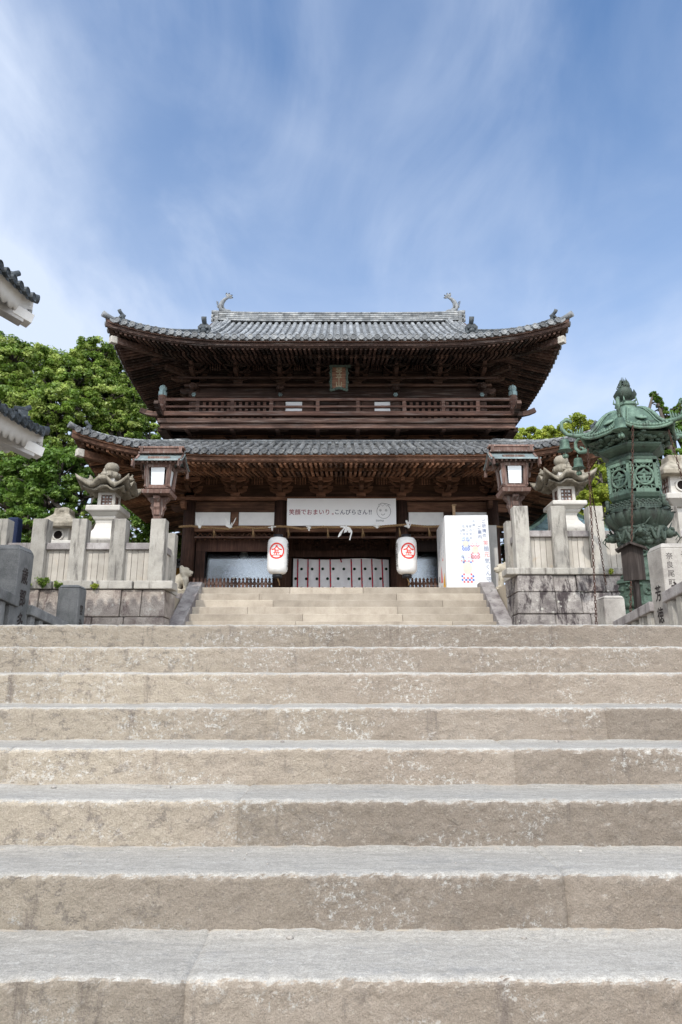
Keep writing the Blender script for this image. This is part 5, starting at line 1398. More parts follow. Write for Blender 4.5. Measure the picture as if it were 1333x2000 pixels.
# ------------------------------------------------------------------ wooden lamps on posts
def wood_lamp(px, label, zoff):
    y = 15.05; x = Xp(px, 930, y); dz = zoff
    zr, ze, zb1, zb0, ztray = [Zp(p, y) + dz for p in (882, 908, 914, 957, 968)]
    t = thing('wooden_lamp', label, 'lamp', (x, y, ZTL), 'roofed wooden lamps on posts')
    mb = MB(); mb.box((x, y, (ztray - .1 + ZTL) / 2), (.175, .17, ztray - .1 - ZTL))
    for ax in ((1, 0), (0, 1)):
        mb.prism([(-.11, -.42), (.11, -.42), (.13, -.3), (.17, -.24), (.15, -.14), (.24, -.05), (.24, 0), (-.24, 0), (-.24, -.05), (-.15, -.14), (-.17, -.24), (-.13, -.3)], (x - (.07 if ax[1] else 0), y - (.07 if ax[0] else 0), ztray - .06), (ax[0], ax[1], 0), (0, 0, 1), .14 * (1 if ax[0] else -1))
    mb.build('post', M['wood_lamp'], t, bevel=.008)
    mb = MB(); mb.box((x, y, ztray + .02), (.62, .62, .09), top=(1.06, 1.06)); mb.box((x, y, zb0 - .01), (.52, .52, .05))
    for s in (-1, 1): mb.bar((x - .30, y + s * .22, zb0 + .035), (x + .30, y + s * .22, zb0 + .035), .035, .05); mb.bar((x + s * .26, y - .28, zb0 + .035), (x + s * .26, y + .28, zb0 + .035), .035, .05)
    mb.build('tray', M['wood_lamp'], t, bevel=.006)
    mb = MB(); hb = zb1 - zb0; bw, tw = .225, .265
    for sx in (-1, 1):
        for sy in (-1, 1): mb.bar((x + sx * bw, y + sy * bw, zb0), (x + sx * tw, y + sy * tw, zb1), .085, .085)
    mb.bar((x - .27, y - .25, zb1 - .02), (x + .27, y - .25, zb1 - .02), .07, .09); mb.bar((x - .27, y + .25, zb1 - .02), (x + .27, y + .25, zb1 - .02), .07, .09)
    for s in (-1, 1): mb.bar((x + s * .25, y - .27, zb1 - .02), (x + s * .25, y + .27, zb1 - .02), .07, .09)
    fb = mb.build('light_box', M['wood_lamp'], t, bevel=.005)
    for dx, dy in ((0, -1), (0, 1), (-1, 0), (1, 0)):
        mb = MB(); c = Vector((x + dx * .235, y + dy * .235, (zb0 + zb1) / 2)); h = hb / 2 - .05
        a = Vector((0 if dx else .14, .14 if dx else 0, 0)); k = Vector((dx, dy, 0)) * .02
        P = [c - a - k + Vector((0, 0, -h)), c + a - k + Vector((0, 0, -h)), c + a * 1.12 + k + Vector((0, 0, h)), c - a * 1.12 + k + Vector((0, 0, h))]
        mb.add(P + [p - Vector((dx, dy, 0)) * .012 for p in P], [(0, 1, 2, 3), (7, 6, 5, 4), (0, 4, 5, 1), (1, 5, 6, 2), (2, 6, 7, 3), (3, 7, 4, 0)], 0, .5); mb.build('pane', M['frosted'], fb)
    # gabled roof, ridge along x
    hw, hd = .545, .44; n = 10
    mb = MB()
    for s in (-1, 1):
        V = []
        for i in range(n + 1):
            k = i / n; yy = y + s * hd * k; z = zr - .05 - (zr - ze - .05) * (1 - (1 - k) ** 1.6) + 0
            sx_ = hw + .02 * k
            V += [(x - sx_, yy, z), (x + sx_, yy, z), (x - sx_, yy, z - .035), (x + sx_, yy, z - .035)]
        F_ = []
        for i in range(n):
            a, b = 4 * i, 4 * i + 4; F_ += [(a, a + 1, b + 1, b), (a + 2, b + 2, b + 3, a + 3), (a, b, b + 2, a + 2), (a + 1, a + 3, b + 3, b + 1)]
        F_.append((4 * n, 4 * n + 1, 4 * n + 3, 4 * n + 2)); mb.add(V, F_, 0, .5)
    rf = mb.build('roof', M['copper'], t)
    mb = MB(); mb.box((x, y, zr + .0), (.97, .18, .10)); mb.box((x, y, zr + .075), (1.05, .22, .045)); mb.box((x, y, zr - .06), (1.02, .26, .04))
    for s in (-1, 1): mb.box((x + s * .45, y, zr + .01), (.07, .27, .14))
    mb.build('ridge_box', M['wood_lamp'], rf, bevel=.006)
    mb = MB()
    for s in (-1, 1):
        for e in (-1, 1):
            P = [(x + e * .51, y, zr - .12), (x + e * .51, y + s * .25, zr - .12 - (zr - ze) * .60), (x + e * .515, y + s * .43, ze - .06), (x + e * .515, y + s * .46, ze - .20)]
            for p, q in zip(P[:-1], P[1:]): mb.bar(p, q, .045, .13)
        for q in range(9): xx = x - .42 + .84 * q / 8; mb.bar((xx, y + s * .22, zb1 + .09), (xx, y + s * .41, ze - .055), .035, .04)
        mb.bar((x - .51, y + s * .27, zb1 + .04), (x + .51, y + s * .27, zb1 + .04), .06, .07)
    mb.box((x, y, zb1 + .12), (.5, .5, .16)); mb.build('roof_frame', M['wood_lamp'], rf)
wood_lamp(314, 'roofed wooden lamp behind the left fence near the stair', 0)
wood_lamp(1001, 'roofed wooden lamp behind the right fence near the stair', .04)

# ------------------------------------------------------------------ stone lanterns
def square_roof(mb, c, half, z_eave, z_top, rtop, arch, up_, thick, n=48, m=14, mat=0):
    """square lantern roof: bell arch in the middle of each side, tips turned up"""
    V = []
    def per(i):
        s = (i / n) * 4; k = int(s) % 4; f = (s - int(s)) * 2 - 1
        return {0: (f, -1), 1: (1, f), 2: (-f, 1), 3: (-1, -f)}[k], f
    for layer in (0, 1):
        for j in range(m + 1):
            t_ = j / m
            for i in range(n):
                (a, b), f = per(i)
                bell = arch * math.exp(-(f / .34) ** 4) * 1.0 - arch * .18 * math.exp(-((abs(f) - .5) / .13) ** 2)
                tip = up_ * abs(f) ** 3.2
                edge = (1 - t_) ** 1.5
                r_ = half * (1 - t_) + rtop * t_
                prof = z_eave + (z_top - z_eave) * (t_ ** 1.35)
                zz_ = prof + (bell + tip) * edge
                # roll of the arch runs inwards like a small barrel
                zz_ = max(zz_, prof + bell * max(0, 1 - t_ * 1.25)) if bell > 0 else zz_
                if layer: zz_ = zz_ - thick * (1 - .1 * t_) - .02 * t_; r_ *= .97
                ext = 1 + .06 * abs(f) ** 4 * edge
                V.append((c[0] + a * r_ * ext, c[1] + b * r_ * ext, zz_))
    o2 = n * (m + 1); Fc = []
    for j in range(m):
        for i in range(n):
            i2 = (i + 1) % n
            Fc.append((j * n + i, j * n + i2, (j + 1) * n + i2, (j + 1) * n + i)); Fc.append((o2 + j * n + i, o2 + (j + 1) * n + i, o2 + (j + 1) * n + i2, o2 + j * n + i2))
    for i in range(n): i2 = (i + 1) % n; Fc.append((i, o2 + i, o2 + i2, i2))
    mb.add(V, Fc, mat, .5, True)
def fancy_lantern(x, y, zs, label, zbase):
    """zs: finial top, cap bottom, roof eave, box top, box bottom, platform bottom, shaft foot"""
    zf, zc, ze, zb1, zb0, zp, zs0 = zs
    t = thing('stone_lantern', label, 'stone lantern', (x, y, zbase), 'stone lanterns with curved roofs')
    q4 = math.pi / 4
    mb = MB(); h = zp - zs0
    mb.lathe([(.62, zs0), (.64, zs0 + .05), (.60, zs0 + .10), (.44, zs0 + h * .30), (.33, zs0 + h * .52), (.285, zs0 + h * .74), (.30, zs0 + h * .80), (.30, zs0 + h * .84), (.36, zs0 + h * .90), (.40, zp)], (x, y, 0), 4, phase=q4, smooth=False)
    mb.build('shaft', M['lantern_new'], t, bevel=.02)
    mb = MB(); mb.box((x, y, (zs0 + zbase) / 2), (1.15, 1.15, zs0 - zbase)); mb.build('base', M['fence'], t, bevel=.03)
    mb = MB(); mb.box((x, y, zb0 - (zb0 - zp) * .30), (.80, .80, (zb0 - zp) * .60)); mb.lathe([(.38, zp - .01), (.52, zp + (zb0 - zp) * .42)], (x, y, 0), 4, phase=q4, smooth=False)
    mb.build('platform', M['lantern_new'], t, bevel=.03)
    mb = MB(); hw = .20; hb = zb1 - zb0
    for sx in (-1, 1):
        for sy in (-1, 1): mb.box((x + sx * (hw - .035), y + sy * (hw - .035), (zb0 + zb1) / 2), (.075, .075, hb))
    mb.box((x, y, zb1 - .02), (2 * hw, 2 * hw, .07)); mb.box((x, y, zb0 + .02), (2 * hw, 2 * hw, .045)); mb.box((x, y, (zb0 + zb1) / 2), (.28, .28, hb - .1))
    fb = mb.build('fire_box', M['lantern_new'], t, bevel=.008)
    for dx, dy in ((0, -1), (1, 0), (-1, 0), (0, 1)):
        ux_ = Vector((-dy, dx, 0)); nn = Vector((dx, dy, 0)); c = Vector((x, y, (zb0 + zb1) / 2 + .0)) + nn * (hw - .045); hh = hb / 2 - .055
        mb = MB()
        for u in (-.12, -.035, .035, .12): mb.bar(c + ux_ * u - Vector((0, 0, hh)), c + ux_ * u + Vector((0, 0, hh)), .026, .035, up=nn)
        for v in (-hh, -hh * .3, hh * .3, hh): mb.bar(c - ux_ * .125 + Vector((0, 0, v)), c + ux_ * .125 + Vector((0, 0, v)), .026, .035)
        wd = mb.build('window', M['wood_lamp'], fb)
        mb = MB(); P = [c - nn * .012 + ux_ * a + Vector((0, 0, b)) for a, b in ((-.125, -hh), (.125, -hh), (.125, hh), (-.125, hh))]; mb.add(P + [p - nn * .01 for p in P], [(0, 1, 2, 3), (7, 6, 5, 4)], 0, .5); mb.build('pane', M['frosted'], fb)
    mb = MB(); square_roof(mb, (x, y), .58, ze, zc - .08, .16, .20, .22, .085)
    rf = mb.build('roof', M['lantern_old'], t)
    mb = MB(); square_roof(mb, (x, y), .45, ze - .10, ze + .08, .2, .10, .08, .04, n=48, m=4)
    mb.lathe([(.29, ze - .12), (.42, ze + .02)], (x, y, 0), 4, phase=q4, smooth=False); mb.build('soffit', M['lantern_old'], rf)
    for dx, dy in ((0, -1), (1, 0), (-1, 0), (0, 1)):                 # ornament on top of each arch
        c = Vector((x + dx * .48, y + dy * .48, ze + .235)); mb = MB()
        mb.ball(c, (.085, .085, .06), 10, 6); mb.ball(c + Vector((0, 0, .055)), (.05, .05, .05), 8, 6); mb.ball(c + Vector((dx * .02, dy * .02, .10)), (.025, .025, .04), 8, 6)
        for s in (-1, 1): mb.ball(c + Vector((-dy * s * .09, dx * s * .09, -.025)), (.055, .055, .035), 8, 6)
        mb.build('arch_ornament', M['lantern_old'], rf)
    mb = MB(); mb.lathe([(.23, zc - .28), (.18, zc - .10), (.17, zc + .02)], (x, y, 0), 4, phase=q4, smooth=False); mb.build('neck', M['lantern_new'], t, bevel=.01)
    mb = MB(); hf = zf - zc
    mb.lathe([(.12, zc), (.185, zc + hf * .08), (.20, zc + hf * .22), (.175, zc + hf * .38), (.12, zc + hf * .46), (.14, zc + hf * .50), (.17, zc + hf * .62), (.165, zc + hf * .78), (.12, zc + hf * .92), (.03, zf)], (x, y, 0), 20)
    for k in range(8):
        a = k * math.pi / 4 + .2; mb.ball((x + .17 * math.cos(a), y + .17 * math.sin(a), zc + hf * .22), (.055, .055, .08), 8, 6)
    mb.build('finial', M['lantern_old'], t)
yl_ = 15.5
fancy_lantern(Xp(212, 1000, yl_), yl_, [Zp(p, yl_) for p in (904, 938, 957, 967, 994, 1013, 1063)], 'ornate stone lantern with arched roof left of the gate behind the fence', ZTL)
fancy_lantern(Xp(1101, 960, yl_), yl_, [Zp(p, yl_) for p in (890, 926, 945, 955, 985, 1000, 1042)], 'ornate stone lantern with arched roof right of the gate behind the fence', ZTR)
def plain_lantern(x, y, zs, w_, label, hole=True, win=False, zbase=None):
    zf, zn, ze, zb0, zs0 = zs; k = w_
    t = thing('stone_lantern', label, 'stone lantern', (x, y, zbase), 'plain stone lanterns with round holes')
    q4 = math.pi / 4; hb = ze - zb0
    mb = MB(); mb.lathe([(.62 * k, ze), (.64 * k, ze + .10 * k), (.40 * k, ze + .26 * k), (.26 * k, ze + .36 * k), (.25 * k, ze + .5 * k)], (x, y, 0), 4, phase=q4, smooth=False); mb.build('roof', M['lantern_old'], t, bevel=.02)
    mb = MB(); mb.lathe([(.12 * k, zn - .08), (.10 * k, zn), (.19 * k, zn + (zf - zn) * .25), (.20 * k, zn + (zf - zn) * .65), (.08 * k, zf)], (x, y, 0), 18); mb.build('finial', M['lantern_old'], t)
    mb = MB(); mb.box((x, y, (ze + zb0) / 2), (.46 * k, .46 * k, hb + .03)); fb = mb.build('fire_box', M['lantern_new'], t, bevel=.012)
    tb = Matrix.Rotation(math.pi / 2, 3, 'X')
    mb = MB(); mb.lathe([(.135 * k, 0), (.135 * k, .03), (.10 * k, .03), (.10 * k, .0)], (x, y - .23 * k, (ze + zb0) / 2), 20, tilt=tb); mb.build('hole_rim', M['lantern_new'], fb)
    mb = MB(); mb.lathe([(.10 * k, 0), (.10 * k, .016)], (x, y - .23 * k, (ze + zb0) / 2), 20, tilt=tb); mb.build('hole', M['dark'], fb)
    if win:
        for v in (-.12, 0, .12): 
            mb = MB(); mb.bar((x - .24 * k, y + v * k, zb0 + .04), (x - .24 * k, y + v * k, ze - .02), .03, .03, up=(1, 0, 0)); mb.bar((x - .24 * k, y - .14 * k, (ze + zb0) / 2 + v * k), (x - .24 * k, y + .14 * k, (ze + zb0) / 2 + v * k), .03, .03); mb.build('window', M['wood_lamp'], fb)
    mb = MB(); mb.box((x, y, zb0 - .07 * k), (.86 * k, .86 * k, .13 * k)); mb.lathe([(.36 * k, zb0 - .28 * k), (.58 * k, zb0 - .13 * k)], (x, y, 0), 4, phase=q4, smooth=False); mb.build('platform', M['lantern_new'], t, bevel=.02)
    mb = MB(); mb.lathe([(.5 * k, zbase), (.5 * k, zbase + .15), (.30 * k, zbase + .22), (.24 * k, zbase + .6 * (zb0 - zbase)), (.3 * k, zb0 - .26 * k)], (x, y, 0), 4, phase=q4, smooth=False); mb.build('shaft', M['lantern_new'], t, bevel=.02)
y = 15.7; plain_lantern(Xp(124, 1030, y), y, [Zp(p, y) for p in (992, 1007, 1036, 1062, 1080)], 1.0, 'plain stone lantern with round hole behind the left fence', zbase=ZTL)
y = 14.9; plain_lantern(Xp(1322, 960, y), y, [Zp(p, y) for p in (903, 913, 936, 972, 1000)], 1.05, 'plain stone lantern with round hole at the right frame edge', win=True, zbase=ZTR)

# ------------------------------------------------------------------ guardian lions by the stair head
def lion(x, y, z, s, label, plinth):
    t = thing('stone_lion', label, 'stone lion', (x, y, z), 'guardian lions at the stair head')
    p = lambda a, b, c: Vector((x + s * a, y + b, z + c)); mb = MB()
    mb.ball(p(-.14, 0, .14), (.19, .15, .15)); mb.tube([p(-.20, 0, .13), p(-.06, 0, .27), p(.08, 0, .38)], [.15, .155, .12], 14); mb.ball(p(.10, 0, .30), (.11, .125, .15), 12, 8)
    for b in (-.085, .085):
        mb.tube([p(.12, b, .30), p(.15, b, .15), p(.15, b, .04)], [.065, .055, .05], 10); mb.ball(p(.19, b, .03), (.085, .05, .04), 10, 6)
        mb.ball(p(-.12, b * 1.3, .13), (.14, .07, .12), 10, 8); mb.ball(p(.0, b * 1.4, .03), (.11, .05, .04), 10, 6)
    mb.tube([p(-.30, 0, .10), p(-.36, 0, .22), p(-.30, 0, .36), p(-.24, 0, .40)], [.05, .06, .055, .02], 8)
    mb.ball(p(.12, 0, .50), (.13, .13, .125), 12, 9); mb.ball(p(.23, 0, .47), (.075, .09, .065), 10, 7); mb.ball(p(.22, 0, .42), (.06, .075, .035), 10, 6); mb.ball(p(.28, 0, .495), (.03, .045, .028), 8, 6)
    for k in range(11):
        a = k * 2 * math.pi / 11; mb.ball(p(.05 - .03 * math.cos(a), .13 * math.sin(a), .49 + .13 * math.cos(a)), .05, 8, 6)
    for b in (-.1, .1): mb.ball(p(.06, b, .60), (.04, .035, .045), 8, 6); mb.ball(p(.20, b * .55, .55), (.028, .03, .024), 8, 6)
    bd = mb.build('body', M['lion'], t, remesh=.016)
    mb = MB()
    for b in (-.058, .058): mb.ball(p(.232, b, .548), (.014, .016, .012), 8, 6)
    mb.tube([p(.285, -.06, .44), p(.30, 0, .437), p(.285, .06, .44)], .008, 6); mb.build('eyes_and_mouth', M['carved'], bd)
    mb = MB(); mb.box((x - s * .04, y, z - .03), (.70, .42, .06)); mb.build('base_slab', M['lion'], t, bevel=.01)
    if plinth: mb = MB(); mb.box((x - s * .04, y, (z - .06 + ZLAND) / 2), (.85, .60, z - .06 - ZLAND)); mb.build('plinth', M['dirty'], t, bevel=.02)
y = 16.6; lion(Xp(352, 1140, y) , y, Zp(1157, y), 1, 'seated stone lion facing right at the left stair head', True)
lion(Xp(991, 1140, y), y, Zp(1150, y), -1, 'seated stone lion facing left behind the white box sign', True)
# ------------------------------------------------------------------ great bronze lantern
BLX, BLY = 5.34, 11.9
def ZB(p): return Zp(p, BLY)
bl_ = thing('bronze_lantern', 'huge green bronze lantern with hanging bells before the right fence', 'lantern', (BLX, BLY, ZLAND))
def hexl(mb, prof, mat=0, smooth=False, n=6): mb.lathe([(r / math.cos(math.pi / 6) if n == 6 else r, z) for r, z in prof], (BLX, BLY, 0), n, mat, smooth)
K = BLY / 13.5 * 1200 / 1333 * 13.5 / 13.5
kk = .80                                                    # metres per unit of the sketch radii
mb = MB(); mb.box((BLX, BLY, ZLAND + .22), (1.9, 1.9, .44)); mb.box((BLX, BLY, ZLAND + .53), (1.5, 1.5, .2)); mb.build('stone_plinth', M['pillar'], bl_, bevel=.03)
mb = MB(); zf = ZLAND + .6
hexl(mb, [(.62 * kk, zf), (.62 * kk, ZB(1200)), (.52 * kk, ZB(1190)), (.58 * kk, ZB(1180)), (.56 * kk, ZB(1172)), (.50 * kk, ZB(1167))])
hexl(mb, [(.50 * kk, ZB(1170)), (.50 * kk, ZB(1142)), (.56 * kk, ZB(1140)), (.53 * kk, ZB(1134)), (.44 * kk, ZB(1131))])
rg = random.Random(11)
for f in range(6):
    a = R(30 + 60 * f); nn = Vector((math.cos(a), math.sin(a), 0)); uu = Vector((-math.sin(a), math.cos(a), 0)); c0 = Vector((BLX, BLY, 0)) + nn * (.505 * kk)
    for q in range(26): mb.ball(c0 + uu * rg.uniform(-.2, .2) + Vector((0, 0, ZB(1167) + (ZB(1144) - ZB(1167)) * rg.random())), (.035, .035, .03), 6, 4)
    for q in range(4): mb.ball(Vector((BLX, BLY, ZB(1184))) + nn * (.50 * kk) + uu * (-.21 + .14 * q), (.09, .09, .07), 8, 6)
mb.build('base_tiers', M['bronze'], bl_)
mb = MB(); zs = [1134, 1122, 1117, 1110, 1104, 1092, 1080, 1070, 1064]; rs = [.47, .46, .40, .42, .36, .34, .325, .34, .40]
mb.lathe([(r * kk, ZB(z)) for r, z in zip(rs, zs)], (BLX, BLY, 0), 32)
for q in range(18):
    a = 2 * math.pi * q / 18; mb.ball((BLX + .45 * kk * math.cos(a), BLY + .45 * kk * math.sin(a), ZB(1127)), (.045, .045, .05), 7, 5)
for q in range(10):                                          # scrolls on the shaft
    a = 2 * math.pi * q / 10; P = []
    for i in range(16):
        th = i * .55; rr = .115 * (1 - i / 18); ang = a + rr * math.cos(th) / (.35 * kk); P.append((BLX + .352 * kk * math.cos(ang), BLY + .352 * kk * math.sin(ang), ZB(1090) + rr * math.sin(th) + (.06 if q % 2 else -.05)))
    mb.tube(P, .021, 6)
mb.build('shaft', M['bronze'], bl_)
mb = MB(); mb.lathe([(.38 * kk, ZB(1068)), (.45 * kk, ZB(1058)), (.49 * kk, ZB(1046)), (.50 * kk, ZB(1036))], (BLX, BLY, 0), 32)
for q in range(330):                                         # cloud and dragon relief
    a = rg.uniform(0, 2 * math.pi); z = ZB(1066) + (ZB(1036) - ZB(1066)) * rg.random(); r = (.40 + .10 * (z - ZB(1066)) / (ZB(1036) - ZB(1066))) * kk
    s = rg.uniform(.03, .075); mb.ball((BLX + r * math.cos(a), BLY + r * math.sin(a), z), (s, s, s * .8), 7, 5, 0, rg.random())
for a0 in (-1.15, -2.6, .6, 2.0):                            # dragon head, body coil, horns
    P = []
    for i in range(22):
        a = a0 - .55 + i * .055; P.append((BLX + .52 * kk * math.cos(a), BLY + .52 * kk * math.sin(a), ZB(1050) + .10 * math.sin(i * .75)))
    mb.tube(P, [.014 + .022 * math.sin(math.pi * i / 21) for i in range(22)], 8)
    h = Vector((BLX + .58 * kk * math.cos(a0 + .62), BLY + .58 * kk * math.sin(a0 + .62), ZB(1047))); dv = Vector((math.cos(a0 + .62), math.sin(a0 + .62), 0)); tv = Vector((-dv.y, dv.x, 0))
    mb.ball(h, (.10, .10, .09), 10, 7); mb.ball(h + dv * .08 + Vector((0, 0, -.02)), (.06, .06, .05), 8, 6); mb.ball(h + dv * .07 + tv * .05 + Vector((0, 0, .06)), .03, 7, 5); mb.ball(h + dv * .07 - tv * .05 + Vector((0, 0, .06)), .03, 7, 5)
    for s in (-1, 1): mb.tube([h + Vector((0, 0, .06)) + tv * .04 * s, h + dv * .05 + tv * (.13 + .05 * s) + Vector((0, 0, .17 + .05 * s))], [.018, .006], 6); mb.tube([h + dv * .12 + tv * .04 * s, h + dv * .16 + tv * .12 * s + Vector((0, 0, -.08)), h + dv * .10 + tv * .16 * s + Vector((0, 0, -.16))], [.012, .01, .005], 5)
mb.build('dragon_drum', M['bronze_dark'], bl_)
# lotus bowl
mb = MB(); zb0, zb1 = ZB(1040), ZB(1001)
H_ = zb1 - zb0
mb.lathe([(.50 * kk, zb0), (.53 * kk, zb0 + H_ * .25), (.59 * kk, zb0 + H_ * .6), (.63 * kk, zb0 + H_ * .92), (.62 * kk, zb1 + .03), (.50 * kk, zb1 + .04)], (BLX, BLY, 0), 40)
NP = 12
for row, off, rk, zsft, sc_ in ((0, 0, 1.0, 0, 1.0), (1, .5, .965, .02, .8)):
    for q in range(NP):
        a = 2 * math.pi * (q + off) / NP; V = []; nu, nv = 8, 8
        for i in range(nu + 1):
            for j in range(nv + 1):
                u = i / nu * 2 - 1; v = j / nv; half = (math.pi / NP) * .96 * (math.sin(math.pi * (.12 + .80 * v)) ** .7) * sc_
                r = (.50 + .20 * math.sin(v * 1.45) + .04 * math.sin(math.pi * v) - .10 * u * u) * kk * rk + .02
                if v > .8: r += .06 * ((v - .8) / .2) ** 2 * kk
                z = zb0 + zsft + H_ * (.10 + .86 * v) - .05 * H_ * u * u - (.14 * H_ * ((v - .85) / .15) ** 2 if v > .85 else 0)
                V.append((BLX + r * math.cos(a + u * half), BLY + r * math.sin(a + u * half), z))
        mb.add(V, [(i * (nv + 1) + j, (i + 1) * (nv + 1) + j, (i + 1) * (nv + 1) + j + 1, i * (nv + 1) + j + 1) for i in range(nu) for j in range(nv)], 0, .5, True)
for q in range(64):
    a = 2 * math.pi * q / 64; mb.ball((BLX + .665 * kk * math.cos(a), BLY + .665 * kk * math.sin(a), zb1 + .035), .018, 6, 4)
mb.build('lotus_bowl', M['bronze_dark'], bl_)
# little balustrade
mb = MB(); hexl(mb, [(.50 * kk, zb1), (.56 * kk, zb1 + .02), (.56 * kk, ZB(989)), (.53 * kk, ZB(987)), (.40 * kk, ZB(986))])
for q in range(6):
    a = R(60 * q); c = Vector((BLX + .665 * kk * math.cos(a), BLY + .665 * kk * math.sin(a), 0)); mb.tube([c + Vector((0, 0, zb1)), c + Vector((0, 0, ZB(984))), c + Vector((0, 0, ZB(978)))], [.038, .036, .012], 8); mb.ball(c + Vector((0, 0, ZB(983))), .045, 8, 6)
    a2 = R(60 * q + 30); nn = Vector((math.cos(a2), math.sin(a2), 0)); uu = Vector((-nn.y, nn.x, 0)); c0 = Vector((BLX, BLY, 0)) + nn * (.567 * kk)
    for s in range(-2, 3):
        P = [c0 + uu * (s * .095 + .04 * math.cos(i * .6) * (1 - i / 12)) + Vector((0, 0, ZB(991) + .045 * math.sin(i * .6) * (1 - i / 12))) for i in range(11)]; mb.tube(P, .013, 5)
    mb.bar(c0 - uu * .2 + Vector((0, 0, ZB(999))), c0 + uu * .2 + Vector((0, 0, ZB(999))), .02, .03)
mb.build('balustrade', M['bronze_dark'], bl_)
# fire box: hexagon of pierced panels
z0, z1 = ZB(972), ZB(911); rb = .50 * kk; fw = rb * math.tan(math.pi / 6) * 2
mb = MB(); hexl(mb, [(.44 * kk, ZB(986)), (.50 * kk, ZB(980)), (.53 * kk, z0 - .02), (.53 * kk, z0 + .02), (.49 * kk, z0 + .04)]); hexl(mb, [(.40 * kk, z0), (.40 * kk, z1)], 1)
fbx = mb.build('fire_box', [M['bronze'], M['dark']], bl_)
for f in range(6):
    a = R(30 + 60 * f); nn = Vector((math.cos(a), math.sin(a), 0)); uu = Vector((-nn.y, nn.x, 0)); c = Vector((BLX, BLY, (z0 + z1) / 2)) + nn * rb; hh = (z1 - z0) / 2; hwf = fw / 2
    T = lambda u, v, o=0: c + uu * u + Vector((0, 0, v)) + nn * o
    mb = MB()
    for s in (-1, 1): mb.bar(T(s * (hwf - .03), -hh), T(s * (hwf - .03), hh), .06, .05, up=nn)
    for s in (-1, 1): mb.bar(T(-hwf, s * (hh - .03)), T(hwf, s * (hh - .03)), .05, .07)
    Rr = min(hwf - .07, hh - .1) * .98; mb.tube([T(Rr * math.cos(t_), Rr * 1.05 * math.sin(t_), .01) for t_ in np.linspace(0, 2 * math.pi, 25)], .024, 6, cap=False)
    uz_ = Vector((0, 0, 1))
    if f in (3, 4, 5, 0, 1, 2):
        vv, ff = glyphs('金', Rr * 1.72); V = [T(p, q, .015) for p, q in vv]; B = [T(p, q, -.02) for p, q in vv]; mb.add(V, ff); mb.add(B, ff)
        write(mb, '金', Rr * 1.72, T(0, 0, .016), uu, uz_, 0, .008)
    for su_ in (-1, 1):
        for sv in (-1, 1):
            for kq, (cu_, cv_, r_) in enumerate(((hwf - .085, hh - .105, .055), (hwf - .20, hh - .085, .035), (hwf - .085, hh - .23, .04), (hwf - .15, hh - .15, .03))):
                mb.tube([T(su_ * (cu_ + r_ * (1 - i / 14) * math.cos(i * .6)), sv * (cv_ + r_ * (1 - i / 14) * math.sin(i * .6))) for i in range(12)], .013, 5)
    for i in range(9): z = -hh + .06 + i * (2 * hh - .12) / 8; mb.ball(T(hwf + .015, z), (.028, .028, .022), 6, 4)
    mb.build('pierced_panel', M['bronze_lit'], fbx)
mb = MB(); hexl(mb, [(.48 * kk, z1 - .03), (.54 * kk, z1), (.54 * kk, z1 + .05), (.46 * kk, z1 + .09), (.46 * kk, ZB(897)), (.62 * kk, ZB(889)), (.66 * kk, ZB(885)), (.66 * kk, ZB(882)), (.56 * kk, ZB(880)), (.58 * kk, ZB(876)), (.86 * kk, ZB(868))])
for q in range(120): a = rg.uniform(0, 6.28); r = rg.uniform(.60, .86) * kk; mb.ball((BLX + r * math.cos(a), BLY + r * math.sin(a), ZB(880) + (r / kk - .6) * .45), (.06, .06, .035), 6, 4, 0, rg.random())
mb.build('cornice', M['bronze'], bl_)
# hexagonal roof
n6, m6 = 12, 12
zE, zT = ZB(862), ZB(806); RE, RT = 1.09 * kk, .26 * kk
PRT, PRR, PRZ = (0, .22, .42, .62, .8, .92, 1), (1.09, .90, .78, .66, .50, .36, .26), (0, .10, .30, .60, .86, .96, 1)
def roofpt(side, u, t_, o=0.0):
    a0, a1 = R(60 * side), R(60 * (side + 1)); rr = float(np.interp(t_, PRT, PRR)) * kk
    A = Vector((math.cos(a0), math.sin(a0), 0)); B = Vector((math.cos(a1), math.sin(a1), 0)); p = A.lerp(B, u); s = abs(u * 2 - 1)
    z = zE + (zT - zE) * float(np.interp(t_, PRT, PRZ)) + .13 * kk * s ** 3 * (1 - t_) ** 2 + .10 * kk * math.sin(math.pi * t_) * (1 - s)
    k = rr / 1.0 * (1 + .05 * s ** 4 * (1 - t_))
    nn = (A + B).normalized()
    return Vector((BLX, BLY, 0)) + p * k + Vector((0, 0, z)) + (nn * .6 + Vector((0, 0, .8))) * o
mb = MB()
